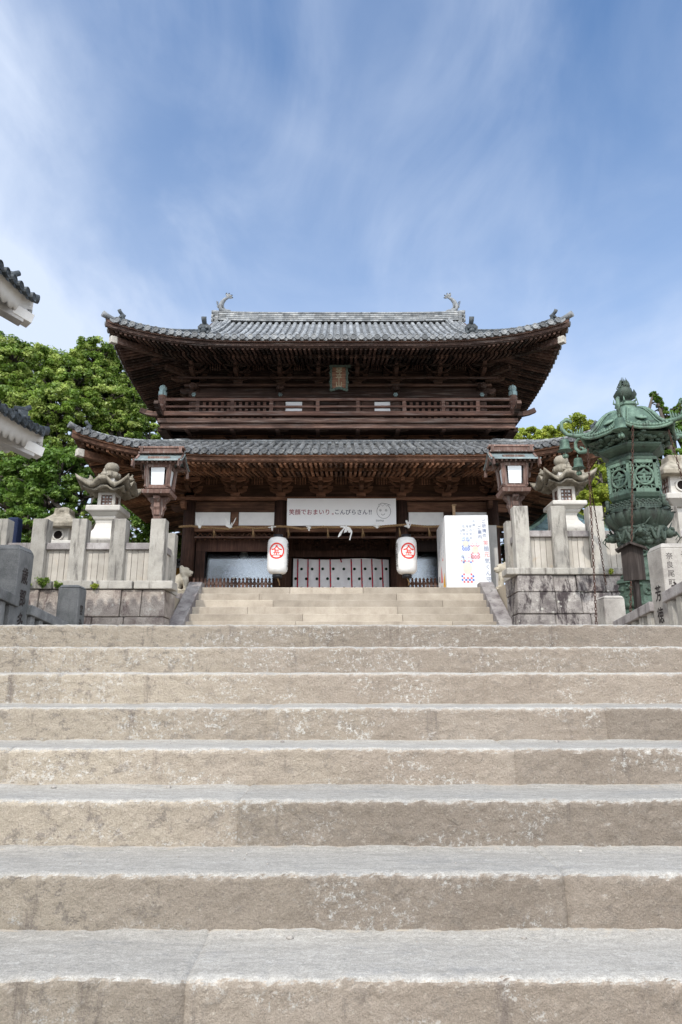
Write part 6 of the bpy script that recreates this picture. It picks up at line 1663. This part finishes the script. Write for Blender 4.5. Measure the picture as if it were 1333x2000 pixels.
for sd in range(6):
    for lay, o in ((0, 0), (1, -.045)):
        V = [roofpt(sd, i / n6, j / m6, o) for i in range(n6 + 1) for j in range(m6 + 1)]
        mb.add(V, [(i * (m6 + 1) + j, (i + 1) * (m6 + 1) + j, (i + 1) * (m6 + 1) + j + 1, i * (m6 + 1) + j + 1) for i in range(n6) for j in range(m6)], 0, .5, True)
    mb.tube([roofpt(sd, i / n6, 0, -.02) for i in range(n6 + 1)], .03, 6)
    for i in range(15): mb.ball(roofpt(sd, (i + .5) / 15, .045, .02), (.034, .034, .034), 7, 5)
    for s in (0, 1): mb.tube([roofpt(sd, .0 if s == 0 else 1.0, j / m6, .015) for j in range(m6 + 1)], .035, 6)
    for u in (.09, .91): mb.tube([roofpt(sd, u + (.5 - u) * .12 * j / m6, .06 + .9 * j / m6, .015) for j in range(m6)], .012, 5)
    # sunburst boss and scrolls on each panel
    c = roofpt(sd, .5, .42, .02); nn = (roofpt(sd, .5, .42, 1) - roofpt(sd, .5, .42, 0)).normalized(); q = nn.to_track_quat('Z', 'Y').to_matrix(); mb.ball(c, (.105, .105, .03), 16, 6, 1, .8, q); mb.ball(c, (.07, .07, .04), 14, 6, 1, .9, q)
    for s in (-1, 1):
        mb.tube([roofpt(sd, .5 + s * (.11 + .06 * math.cos(i * .5) * (1 - i / 16)), .22 + .10 * math.sin(i * .5) * (1 - i / 16), .012) for i in range(14)], .016, 5)
        mb.tube([roofpt(sd, .5 + s * (.05 + .022 * i), .26 - .02 * math.sin(i * 1.2), .012) for i in range(8)], .013, 5)
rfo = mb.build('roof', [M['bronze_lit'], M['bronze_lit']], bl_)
mb = MB(); hexl(mb, [(.27 * kk, zT - .08), (.27 * kk, zT), (.22 * kk, zT + .03), (.19 * kk, ZB(797)), (.22 * kk, ZB(795)), (.22 * kk, ZB(790)), (.11 * kk, ZB(788))])
for q in range(6):
    a = R(60 * q); c = Vector((BLX + .25 * kk * math.cos(a), BLY + .25 * kk * math.sin(a), ZB(791))); dv = Vector((math.cos(a), math.sin(a), 0)); mb.tube([c - dv * .04, c + dv * .03 + Vector((0, 0, .02)), c + dv * .02 + Vector((0, 0, .10))], [.025, .02, .006], 6)
mb.build('neck', M['bronze_lit'], bl_)
mb = MB(); zj0, zj1 = ZB(790), ZB(745); hj = zj1 - zj0
mb.lathe([(.10 * kk, zj0), (.11 * kk, zj0 + hj * .12), (.15 * kk, zj0 + hj * .28), (.175 * kk, zj0 + hj * .46), (.16 * kk, zj0 + hj * .62), (.10 * kk, zj0 + hj * .76), (.02, zj0 + hj * .85)], (BLX, BLY, 0), 24)
for q in range(6):
    a = R(60 * q + 15); dv = Vector((math.cos(a), math.sin(a), 0)); tv = Vector((-dv.y, dv.x, 0)); c = Vector((BLX, BLY, zj0 + hj * .14))
    P = [c + dv * .09 * kk, c + dv * .19 * kk + Vector((0, 0, .04)), c + dv * .235 * kk + Vector((0, 0, .12)), c + dv * .22 * kk + Vector((0, 0, .19))]; V = []
    for p, wd in zip(P, (.05, .10, .09, .01)): V += [p - tv * wd, p + tv * wd]
    mb.add(V, [(2 * i, 2 * i + 1, 2 * i + 3, 2 * i + 2) for i in range(3)], 0, .5, True)
for q in range(40):
    a = rg.uniform(0, 6.28); z = zj0 + hj * rg.uniform(.55, .92); r = .16 * kk * (1 - (z - zj0) / hj) * 1.8; p = Vector((BLX + r * math.cos(a), BLY + r * math.sin(a), z)); mb.tube([p, p + Vector((.03 * math.cos(a), .03 * math.sin(a), .06)), p + Vector((.015 * math.cos(a), .015 * math.sin(a), .12))], [.018, .011, .002], 5)
mb.build('finial', M['bronze_dark'], bl_)
for q in range(6):                                           # corner scrolls and bells
    a = R(60 * q); dv = Vector((math.cos(a), math.sin(a), 0)); c = roofpt(q, 0, 0, 0); mb = MB()
    P = [c - dv * .05, c + dv * .10, c + dv * .24 + Vector((0, 0, .03)), c + dv * .33 + Vector((0, 0, .14)), c + dv * .32 + Vector((0, 0, .26)), c + dv * .23 + Vector((0, 0, .32)), c + dv * .15 + Vector((0, 0, .29)), c + dv * .14 + Vector((0, 0, .24))]
    Q = []
    for i in range(len(P) - 1):
        for s in range(3): Q.append(P[i].lerp(P[i + 1], s / 3))
    mb.tube(Q, [.045 - .022 * i / len(Q) for i in range(len(Q))], 8)
    P2 = [c + dv * .13 + Vector((0, 0, .02)), c + dv * .16 + Vector((0, 0, .10)), c + dv * .21 + Vector((0, 0, .13)), c + dv * .22 + Vector((0, 0, .09))]; mb.tube(P2, [.025, .022, .018, .012], 6)
    for s in range(4): mb.tube([c - dv * (.04 - .05 * s) + Vector((0, 0, .02)), c - dv * (.07 - .05 * s) + Vector((0, 0, .20 - .035 * s))], [.03, .004], 5)
    so_ = mb.build('corner_scroll', M['bronze_lit'], rfo)
    mb = MB(); b = c + dv * .30 + Vector((0, 0, .0)); zb = b.z - .03
    mb.tube([b, b - Vector((0, 0, .07))], .010, 5)
    mb.lathe([(.02, zb - .04), (.075, zb - .055), (.085, zb - .10), (.09, zb - .20), (.115, zb - .245), (.14, zb - .26), (.13, zb - .262)], (b.x, b.y, 0), 20)
    mb.tube([Vector((b.x, b.y, zb - .2)), Vector((b.x, b.y, zb - .34))], .008, 5)
    for s in range(4): mb.ball((b.x + .03 * math.cos(s * 1.57), b.y + .03 * math.sin(s * 1.57), zb - .36), (.03, .03, .045), 6, 4)
    mb.build('bell', M['bronze_lit'], rfo)
# stay chains
def chain(a, b, label, sag=.06):
    a, b = Vector(a), Vector(b); t = thing('chain', label, 'chain', b, 'rusty stay chains of the bronze lantern'); mb = MB(); n = int((b - a).length / .062)
    for i in range(n):
        k = (i + .5) / n; p = a.lerp(b, k) - Vector((0, 0, sag * math.sin(math.pi * k))); d = (b - a).normalized(); x = d.cross(Vector((0, 1, 0) if i % 2 else (1, 0, 0))).normalized()
        mb.tube([p + d * (.038 * math.cos(t_)) + x * (.017 * math.sin(t_)) for t_ in np.linspace(0, 2 * math.pi, 9)], .0065, 4, cap=False)
    mb.build('links', M['chain'], t)
chain((BLX - .83, BLY - .1, ZB(880)), (Xp(1162, 1218, 11.3), 11.3, ZLAND), 'rusty chain running down left of the bronze lantern to the ground')
chain((BLX - .28, BLY - .80, ZB(862)), (Xp(1221, 1200, 10.9), 10.9, ZLAND), 'rusty chain hanging in front of the bronze lantern panel')
chain((BLX + .38, BLY - .70, ZB(866)), (Xp(1400, 1090, 11.2), 11.2, ZLAND + .5), 'rusty chain slanting down right of the bronze lantern')
chain((BLX - .62, BLY + .55, ZB(866)), (Xp(1185, 1150, 13.4), 13.4, ZTR - .3), 'rusty chain behind the left of the bronze lantern')

# ------------------------------------------------------------------ roofed notice board
y = 9.9; x = Xp(1238, 1110, y); ztop, zbot = Zp(1062, y), Zp(1128, y)
nb = thing('notice_board', 'small dark roofed wooden notice board on a post behind the right railing', 'notice board', (x, y, ZLAND))
ang = R(-30); rot = Matrix.Rotation(ang, 3, 'Z'); T = lambda a, b, c: Vector((x, y, 0)) + rot @ Vector((a, b, 0)) + Vector((0, 0, c))
hz = ztop - zbot
mb = MB(); V = [(-.15, zbot - .04), (.15, zbot - .04), (.15, ztop - .08), (0, ztop - .02), (-.15, ztop - .08)]
P = [T(a, -.03, b) for a, b in V] + [T(a, .03, b) for a, b in V]; mb.add(P, [(0, 1, 2, 3, 4), (9, 8, 7, 6, 5)] + [(i, i + 5, (i + 1) % 5 + 5, (i + 1) % 5) for i in range(5)]); mb.build('board', M['wood_grey'], nb)
mb = MB()
for s in (-1, 1): mb.bar(T(0, -.02, ztop), T(s * .21, -.02, ztop - .10), .22, .03, up=(0, 0, 1))
mb.build('roof', M['wood_grey'], nb)
mb = MB(); mb.bar(T(.0, .06, ZLAND), T(.0, .06, ztop - .06), .105, .07, up=(1, 0, 0)); mb.build('post', M['wood_grey'], nb, bevel=.004)

# ------------------------------------------------------------------ white plastered tower at the left frame edge
tower = thing('plaster_tower', 'white plastered tower with two tiled eaves reaching in at the left frame edge', 'tower', (-9.9, 5.5, ZLAND))
def tower_eave(xtip, ytip, ztip, ey, D, name):
    ex = 4.9; cx = xtip - ex; cy = ytip - ey; up_ = .22
    Rf = Roof(cx, cy, ex, ey, lambda d: ztip - up_ + .52 * d, up_, D, pitch=.215, Lc=2.6, p=2.2)
    mb = MB(); r_ = random.Random(4)
    Rf.tiles(mb, 'RBF', r_, r0=.062); Rf.sheet(mb, 'RBFL', D, lambda s_, a, d: Rf.z(s_, a, d) - .05, 60)
    rf = mb.build(name, M['tile_dark'], tower)
    # plastered wavy soffit: white band scalloped along its lower edge, grey cove behind
    for side in 'RBF':
        h = Rf.half(side); n = 160; mb = MB(); V = []
        for i in range(n + 1):
            a = -h + 2 * h * i / n; sc_ = abs(math.sin(math.pi * (a + h) / .21)) ** .8
            for d, dz in ((.03, -.035), (.05, -.075), (.09, -.18), (.13, -.24 - .11 * sc_), (.16, -.23 - .10 * sc_), (.20, -.10)):
                lim = max(h - abs(a), 0); p = Rf.pt(side, a, min(d, lim)); V.append((p.x, p.y, Rf.z(side, a, 0) + dz))
        mb.add(V, [(i * 6 + j, (i + 1) * 6 + j, (i + 1) * 6 + j + 1, i * 6 + j + 1) for i in range(n) for j in range(5)], 0, .5, True); mb.build('wavy_soffit', M['plaster'], rf)
        mb = MB(); Rf.sheet(mb, side, 1.15, lambda s_, a, d: Rf.z(s_, a, 0) - .10 + .03 * d, 40, 0, .19, 4); mb.build('soffit_board', M['plaster_grey'], rf)
    for sy in (1, -1):
        P = Rf.hip_path(1, sy, .02, 1.0, 4); dv = (P[0] - P[-1]).normalized()
        mb = MB(); mb.bar(P[0] - dv * 2.6 - Vector((0, 0, .42)), P[0] - Vector((0, 0, .42)) - dv * .10, .20, .24); hb_ = mb.build('hip_beam', M['plaster_grey'], rf, bevel=.01)
        mb = MB(); mb.bar(P[0] - Vector((0, 0, .40)) - dv * .30, P[0] - Vector((0, 0, .40)) + dv * .02, .23, .17); mb.build('beam_end', M['plaster'], hb_, bevel=.01)
        mb = MB(); pth = Rf.hip_path(1, sy, .30, D, 10); ridge_sweep(mb, pth, .19, LAY[:5], r_, .055); mb.build('hip_ridge', M['tile_dark'], rf)
        mb = MB(); e = pth[0]; dv2 = Vector((1, sy, 0)).normalized()
        mb.box(e + dv2 * .02 + Vector((0, 0, .08)), (.16, .16, .22), rot=Matrix.Rotation(math.pi / 4, 3, 'Z')); mb.tube([e + Vector((0, 0, .20)) - dv2 * .1, e + dv2 * .06 + Vector((0, 0, .23)), e + dv2 * .15 + Vector((0, 0, .30))], [.055, .05, .045], 10)
        for q in (.02, .10): mb.tube([e + Vector((0, 0, q)) - dv2 * .05, e + Vector((0, 0, q)) + dv2 * .16], .045, 8)
        mb.build('ridge_end_tile', M['tile_dark'], rf)
        mb = MB(); p2 = Rf.hip_path(1, sy, -.05, .34, 4); mb.tube([p + Vector((0, 0, .02)) for p in p2], [.075, .07, .065, .065, .065], 12); mb.build('corner_tile', M['tile_dark'], rf)
    return cx, cy
ylo = 11.03; xlo = Xp(86, 848, ylo); cxl, cyl = tower_eave(xlo, ylo, Zp(846, ylo) + .02, 5.6, 1.3, 'lower_roof')
yup = 10.05; xup = Xp(66, 590, yup); tower_eave(xup, yup, Zp(588, yup) + .02, 4.9, 4.9, 'upper_roof')
for nm, xe, y0, y1, za, zb in (('lower_wall', xlo - 1.0, cyl - 4.6, ylo - 1.0, ZG, Zp(846, ylo) + .1), ('upper_wall', xup - .95, cyl - 4.0, yup - .95, Zp(846, ylo), Zp(588, yup) - .1)):
    mb = MB(); mb.box((xe - 3.95, (y0 + y1) / 2, (za + zb) / 2), (7.9, y1 - y0, zb - za)); mb.build(nm, M['plaster'], tower)

# ------------------------------------------------------------------ smaller roofs beyond
y = 19.6; ch = thing('copper_hall', 'small hall with green copper hip roof behind the right fence', 'hall', (6.3, y + 1.5, ZTR))
zr = Zp(990, y); ze = Zp(1040, y - 1.2)
xa, xb = Xp(1042, 1000, y), Xp(1190, 1000, y)
mb = MB(); x0, x1 = Xp(1080, 990, y), Xp(1150, 990, y + .3)
cxh = (xa + xb) / 2
Rh = Roof(cxh, y + 1.2, 1.75, 1.6, lambda d: ze + (zr - ze) * (d / 1.3) * (.75 + .25 * d / 1.3), .22, 1.45, Lc=1.4, p=2)
Rh.sheet(mb, 'FLRB', 1.45, lambda s_, a, d: Rh.z(s_, a, d), 30, 0); rfh = mb.build('roof', M['copper_blue'], ch)
mb = MB(); Rh.sheet(mb, 'FLRB', 1.0, lambda s_, a, d: Rh.z(s_, a, 0) - .10 + .12 * d, 30, 0)
for side in 'FLR':
    for i in range(-9, 10):
        a = i * .17; lim = Rh.half(side) - abs(a) - .05
        if lim < .15: continue
        p, q = Rh.pt(side, a, .05), Rh.pt(side, a, min(.9, lim)); mb.bar((p.x, p.y, Rh.z(side, a, 0) - .15), (q.x, q.y, Rh.z(side, a, 0) - .07), .05, .07)
mb.build('rafters', M['rafter'], rfh)
mb = MB()
for sx in (-1, 1):
    for sy in (-1, 1):
        pth = Rh.hip_path(sx, sy, .0, 1.4, 8)
        mb = MB()
        for p, q in zip(pth[:-1], pth[1:]): mb.bar(p, q, .13, .11)
        mb.build('hip_ridge', M['bronze_lit'], rfh)
mb = MB(); mb.box((cxh, y + 1.2, (ze + ZTR) / 2), (1.9, 1.6, ze - ZTR)); mb.build('wall', M['wood_up'], ch)

y = 22.5; lw = thing('boundary_wall', 'low ochre wall with tiled coping seen past the left gate column', 'wall', (-6.2, y, ZTL))
zc_ = Zp(1108, y)
mb = MB(); mb.box((-6.6, y, (zc_ + ZTL) / 2), (3.6, .3, zc_ - ZTL)); mb.build('wall_face', M['ochre'], lw)
mb = MB()
for i in range(18): xx = -8.3 + i * .2; mb.tube([(xx, y - .42, zc_ - .02), (xx, y + .02, zc_ + .16)], .065, 8, 0, True, True, random.random())
mb.box((-6.6, y - .2, zc_ + .02), (3.6, .5, .05), rot=Matrix.Rotation(.38, 3, 'X')); mb.tube([(-8.4, y, zc_ + .22), (-4.8, y, zc_ + .22)], .08, 10); mb.build('coping_tiles', M['tile_low'], lw)
y = 15.9; x = Xp(29, 1030, y); bt = thing('covered_bundle', 'dark blue covered bundle behind the leftmost visible fence post', 'bundle', (x, y, ZTL))
mb = MB(); mb.box((x, y, (Zp(1012, y) + ZTL) / 2), (.34, .34, Zp(1012, y) - ZTL), top=(.8, .8)); mb.build('cover', M['blue_tarp'], bt, bevel=.05)

# ------------------------------------------------------------------ trees
def leaves(rng, centres, radii, per, size, squash=.7, updir=.5):
    """leaf-sized faces gathered into clumps; returns vertices, faces and a tint per face"""
    C = np.repeat(np.array(centres), per, 0); Rr = np.repeat(np.array(radii), per); n = len(C)
    d = rng.normal(size=(n, 3)); d /= np.linalg.norm(d, axis=1)[:, None]; r = rng.random(n) ** .45
    P = C + d * (Rr * r)[:, None] * np.array([1, 1, squash])
    nrm = d * .8 + rng.normal(size=(n, 3)) * .55 + np.array([0, 0, updir]); nrm /= np.linalg.norm(nrm, axis=1)[:, None]
    t = np.cross(nrm, rng.normal(size=(n, 3))); t /= np.linalg.norm(t, axis=1)[:, None]; b = np.cross(nrm, t)
    L_ = size * rng.uniform(.65, 1.35, n)[:, None]; W2 = L_ * .30
    v = np.empty((n, 4, 3)); v[:, 0] = P - t * L_ * .5; v[:, 1] = P + b * W2 - nrm * L_ * .08; v[:, 2] = P + t * L_ * .5; v[:, 3] = P - b * W2 - nrm * L_ * .08
    tint = np.repeat(rng.random(len(centres)), per) * .70 + rng.random(n) * .30
    return v.reshape(-1, 3), tint
def leaf_mesh(name, v, tint, mat, parent):
    o0 = root_loc(parent); v = v - np.array(o0); n = len(v) // 4; me = bpy.data.meshes.new(name)
    me.vertices.add(n * 4); me.vertices.foreach_set('co', v.ravel()); me.loops.add(n * 4); me.loops.foreach_set('vertex_index', np.arange(n * 4, dtype=np.int32))
    me.polygons.add(n); me.polygons.foreach_set('loop_start', np.arange(0, n * 4, 4, dtype=np.int32)); me.polygons.foreach_set('loop_total', np.full(n, 4, dtype=np.int32))
    a = me.attributes.new('tint', 'FLOAT', 'FACE'); a.data.foreach_set('value', tint.astype(np.float32)); me.materials.append(mat); me.update(calc_edges=True); me.validate()
    return link(name, me, parent)
def tree(label, base, blobs, size, mat, seed, clumps=70, per=70, cr=.30, trunk_r=.35, group='trees around the gate', shell=.6, name='broadleaf_tree'):
    """blobs: (x, y, z, r); crown of clumps over each blob, limbs running into the clumps"""
    rng = np.random.default_rng(seed); t = thing(name, label, 'tree', base, group); base = Vector(base)
    cs, rs = [], []
    for (x, y, z, r) in blobs:
        m = int(clumps * (r / 2.5) ** 1.6) + 8
        d = rng.normal(size=(m, 3)); d[:, 2] = d[:, 2] * .8 + .25; d /= np.linalg.norm(d, axis=1)[:, None]
        k = r * (shell + (1 - shell) * rng.random(m) ** .5)
        for q in range(m):
            cs.append((x + d[q, 0] * k[q], y + d[q, 1] * k[q], z + d[q, 2] * k[q] * .85)); rs.append(r * cr * rng.uniform(.6, 1.35))
    v, tn = leaves(rng, cs, rs, per, size); leaf_mesh('crown', v, tn, mat, t)
    mb = MB(); zc = sum(b[2] for b in blobs) / len(blobs); xc = sum(b[0] for b in blobs) / len(blobs); yc2 = sum(b[1] for b in blobs) / len(blobs); zmin = min(b[2] for b in blobs)
    fork = Vector((base.x * .6 + xc * .4, base.y * .6 + yc2 * .4, base.z + (zmin - base.z) * .75))
    mb.tube([base - Vector((0, 0, .3)), base.lerp(fork, .5) + Vector((.15, 0, 0)), fork], [trunk_r * 1.3, trunk_r, trunk_r * .75], 10)
    for (x, y, z, r) in blobs:
        c = Vector((x, y, z)); mid = fork.lerp(c, .55) + Vector((rng.normal() * .3, rng.normal() * .3, .2)); mb.tube([fork, mid, c], [trunk_r * .55, trunk_r * .35, trunk_r * .16], 7)
    for q in range(0, len(cs), 3):
        c = Vector(cs[q]); b = min(blobs, key=lambda b: (Vector(b[:3]) - c).length); o = Vector(b[:3]); mid = o.lerp(c, .5) + Vector((rng.normal() * .15, rng.normal() * .15, -.05)); mb.tube([o - Vector((0, 0, b[3] * .25)), mid, c], [trunk_r * .14, trunk_r * .09, .012], 5)
    mb.build('trunk', M['bark'], t)
    return t
def blob(px, py, Y, rp): return (Xp(px, py, Y), Y, Zp(py, Y), Wp(rp, py, Y))
YT = 27.0
tree('tall camphor tree at the left frame edge behind the tower eaves', (Xp(20, 1000, YT), YT, ZTL - .2), [blob(*b) for b in ((20, 705, YT, 55), (75, 725, YT + 1, 60), (-40, 740, YT, 70), (110, 800, YT - .5, 62), (30, 810, YT, 72), (-30, 850, YT, 70), (60, 890, YT - .5, 66), (130, 720, YT + 1, 35), (50, 765, YT, 48), (100, 760, YT, 46), (10, 770, YT, 46), (120, 860, YT, 44), (80, 830, YT, 46), (-10, 690, YT, 46))], .13, M['leaf'], 1, 210, 110, .19, .40, shell=.45)
tree('broad camphor tree rising beside the left gate eaves', (Xp(185, 1000, YT + 1), YT + 1, ZTL - .2), [blob(*b) for b in ((185, 700, YT + 1, 48), (150, 745, YT + 1, 50), (228, 720, YT + 2, 48), (215, 785, YT + 1, 52), (265, 800, YT + 2, 52), (165, 820, YT + .5, 50), (290, 855, YT + 2, 40), (235, 850, YT + 1, 46), (275, 760, YT + 3, 40), (190, 870, YT + 1, 40), (195, 745, YT + 1, 44), (240, 765, YT + 2, 42), (180, 790, YT + 1, 44), (250, 825, YT + 1.5, 42), (215, 825, YT + 1, 42))], .13, M['leaf'], 2, 210, 110, .19, .42, shell=.45)
tree('dark leafy tree filling the gap under the left tower eave', (Xp(85, 1040, 23), 23.0, ZTL - .2), [blob(*b) for b in ((60, 930, 23, 52), (120, 920, 23.4, 52), (20, 985, 22.6, 52), (95, 980, 22.8, 46), (160, 965, 23.5, 42), (-20, 930, 23, 55), (165, 900, 24, 35), (210, 1000, 23.6, 30), (50, 1020, 22, 40), (130, 1020, 22.6, 36), (0, 1040, 22, 45), (90, 1050, 22, 40), (190, 940, 24.5, 30), (230, 960, 24.5, 32), (250, 1010, 24.5, 30), (180, 1040, 23.6, 32))], .13, M['leaf_dark'], 3, 200, 110, .27, .30)
tree('light green young tree behind the left ornate stone lantern', (Xp(190, 1060, 18.4), 18.4, ZTL - .1), [blob(*b) for b in ((172, 1004, 18.4, 16), (190, 1020, 18.4, 17), (160, 1030, 18.3, 15), (205, 1040, 18.5, 15))], .10, M['leaf'], 4, 120, 60, .30, .08)
tree('dark shrub between the left fence and the gate', (Xp(275, 1060, 20.5), 20.5, ZTL - .1), [blob(*b) for b in ((255, 1040, 20.5, 24), (290, 1055, 20.8, 22), (318, 1075, 21, 18), (225, 1060, 20.5, 22), (340, 1060, 24, 22), (338, 1090, 23.5, 20), (350, 1075, 24.5, 22), (345, 1030, 25.5, 24), (352, 1000, 26, 26), (310, 1030, 24, 26), (370, 1085, 25, 20), (270, 1035, 22.5, 30), (245, 1010, 23, 30), (300, 1010, 24, 30), (280, 1075, 22, 26), (330, 1075, 23, 24), (235, 1070, 22, 26))], .11, M['leaf_dark'], 5, 130, 60, .30, .10)
YR = 31.0
tree('yellow green tree rising beyond the right gate eaves', (Xp(1095, 1000, YR), YR, ZTR - .2), [blob(*b) for b in ((1125, 845, YR, 40), (1085, 862, YR, 38), (1040, 862, YR, 34), (1165, 860, YR, 42), (1110, 895, YR, 46), (1150, 915, YR, 46), (1005, 880, YR, 36), (1060, 890, YR, 40), (1200, 890, YR, 42), (1190, 940, YR, 44))], .135, M['leaf_lime'], 6, 230, 110, .2, .32)
tree('bright lime tree showing between the stone and bronze lanterns', (Xp(1175, 1030, 24), 24.0, ZTR - .2), [blob(*b) for b in ((1175, 935, 24, 34), (1160, 985, 24, 38), (1195, 975, 24, 38), (1190, 1020, 24, 36), (1215, 935, 24.5, 34), (1145, 940, 24.4, 28), (1170, 900, 24.4, 24), (1150, 1025, 24, 30))], .115, M['leaf_lime'], 7, 300, 110, .2, .22)
tree('dark green tree with loose sprays at the right frame edge', (Xp(1330, 1000, 21), 21.0, ZTR - .2), [blob(*b) for b in ((1310, 850, 21, 26), (1345, 830, 21, 28), (1300, 895, 21, 24), (1335, 900, 21, 32), (1365, 870, 21, 32), (1276, 770, 21, 5), (1284, 781, 21, 7), (1293, 794, 21, 9), (1302, 810, 21, 13), (1314, 824, 21, 16), (1328, 783, 21, 5), (1324, 797, 21, 8), (1322, 812, 21, 11), (1276, 855, 21, 12), (1290, 848, 21, 18), (1295, 875, 21, 20), (1285, 920, 21.3, 20))], .115, M['leaf_dark'], 8, 190, 80, .26, .24)
tree('low evergreen behind the right fence under the lime tree', (Xp(1150, 1060, 20.0), 20.0, ZTR - .1), [blob(*b) for b in ((1140, 1045, 22.6, 20), (1180, 1050, 22.6, 22), (1215, 1040, 22.6, 22), (985, 1080, 25, 22), (990, 1040, 25, 24), (1010, 1060, 24, 24), (1050, 1060, 24, 24), (1095, 1055, 24, 22), (1003, 1020, 24.5, 24), (975, 1060, 25.5, 22), (1000, 1100, 24, 20))], .11, M['leaf_dark'], 9, 130, 60, .30, .10)
# small weeds rooted in the left wall top and the right wall top
def weed(px, py, y, r, label, mat):
    x, z = Xp(px, py, y), Zp(py, y); t = thing('weed', label, 'weed', (x, y, z), 'weeds on the wall tops'); rng = np.random.default_rng(int(px)); mb = MB(); cs = []
    for q in range(9):
        d = Vector((rng.normal() * .5, rng.normal() * .35, 1)).normalized() * r * rng.uniform(.8, 1.7); mb.tube([(x, y, z - .03), Vector((x, y, z)) + d * .6, Vector((x, y, z)) + d], [.006, .005, .003], 4); cs += [tuple(Vector((x, y, z)) + d * k) for k in (.5, .8, 1.0)]
    mb.build('stems', M['leaf_dark'], t); v, tn = leaves(rng, cs, [r * .38] * len(cs), 9, .055); leaf_mesh('foliage', v, tn, mat, t)
weed(84, 1147, 14.02, .15, 'small bushy weed growing on the left wall ledge', M['leaf']); weed(54, 1148, 14.02, .08, 'tiny weed at the foot of the second fence post from the left', M['leaf'])
weed(112, 1148, 14.02, .08, 'thin weed just right of the bushy one on the wall', M['leaf']); weed(186, 1150, 14.02, .06, 'little green tuft above the low left end post', M['leaf_lime']); weed(1193, 1121, 14.02, .06, 'single green tuft on the right wall beside the bronze lantern shadow', M['leaf_lime'])
# wooded slope behind everything
mb = MB(); V = []; n, m = 40, 12
for i in range(n + 1):
    for j in range(m + 1):
        x = -60 + 120 * i / n; y = 36 + 6 * j; V.append((x, y, ZTL + (y - 36) * .16 * (1 + .3 * math.sin(x * .13)) + .5 * math.sin(x * .5 + y) - .4))
mb.add(V, [(i * (m + 1) + j, (i + 1) * (m + 1) + j, (i + 1) * (m + 1) + j + 1, i * (m + 1) + j + 1) for i in range(n) for j in range(m)], 0, .5, True)
structure('hillside', mb, M['hill'])
for o in list(bpy.data.objects):
    if o.type == 'MESH' and o.parent is None and 'kind' not in o and 'label' not in o: print('UNTAGGED', o.name)
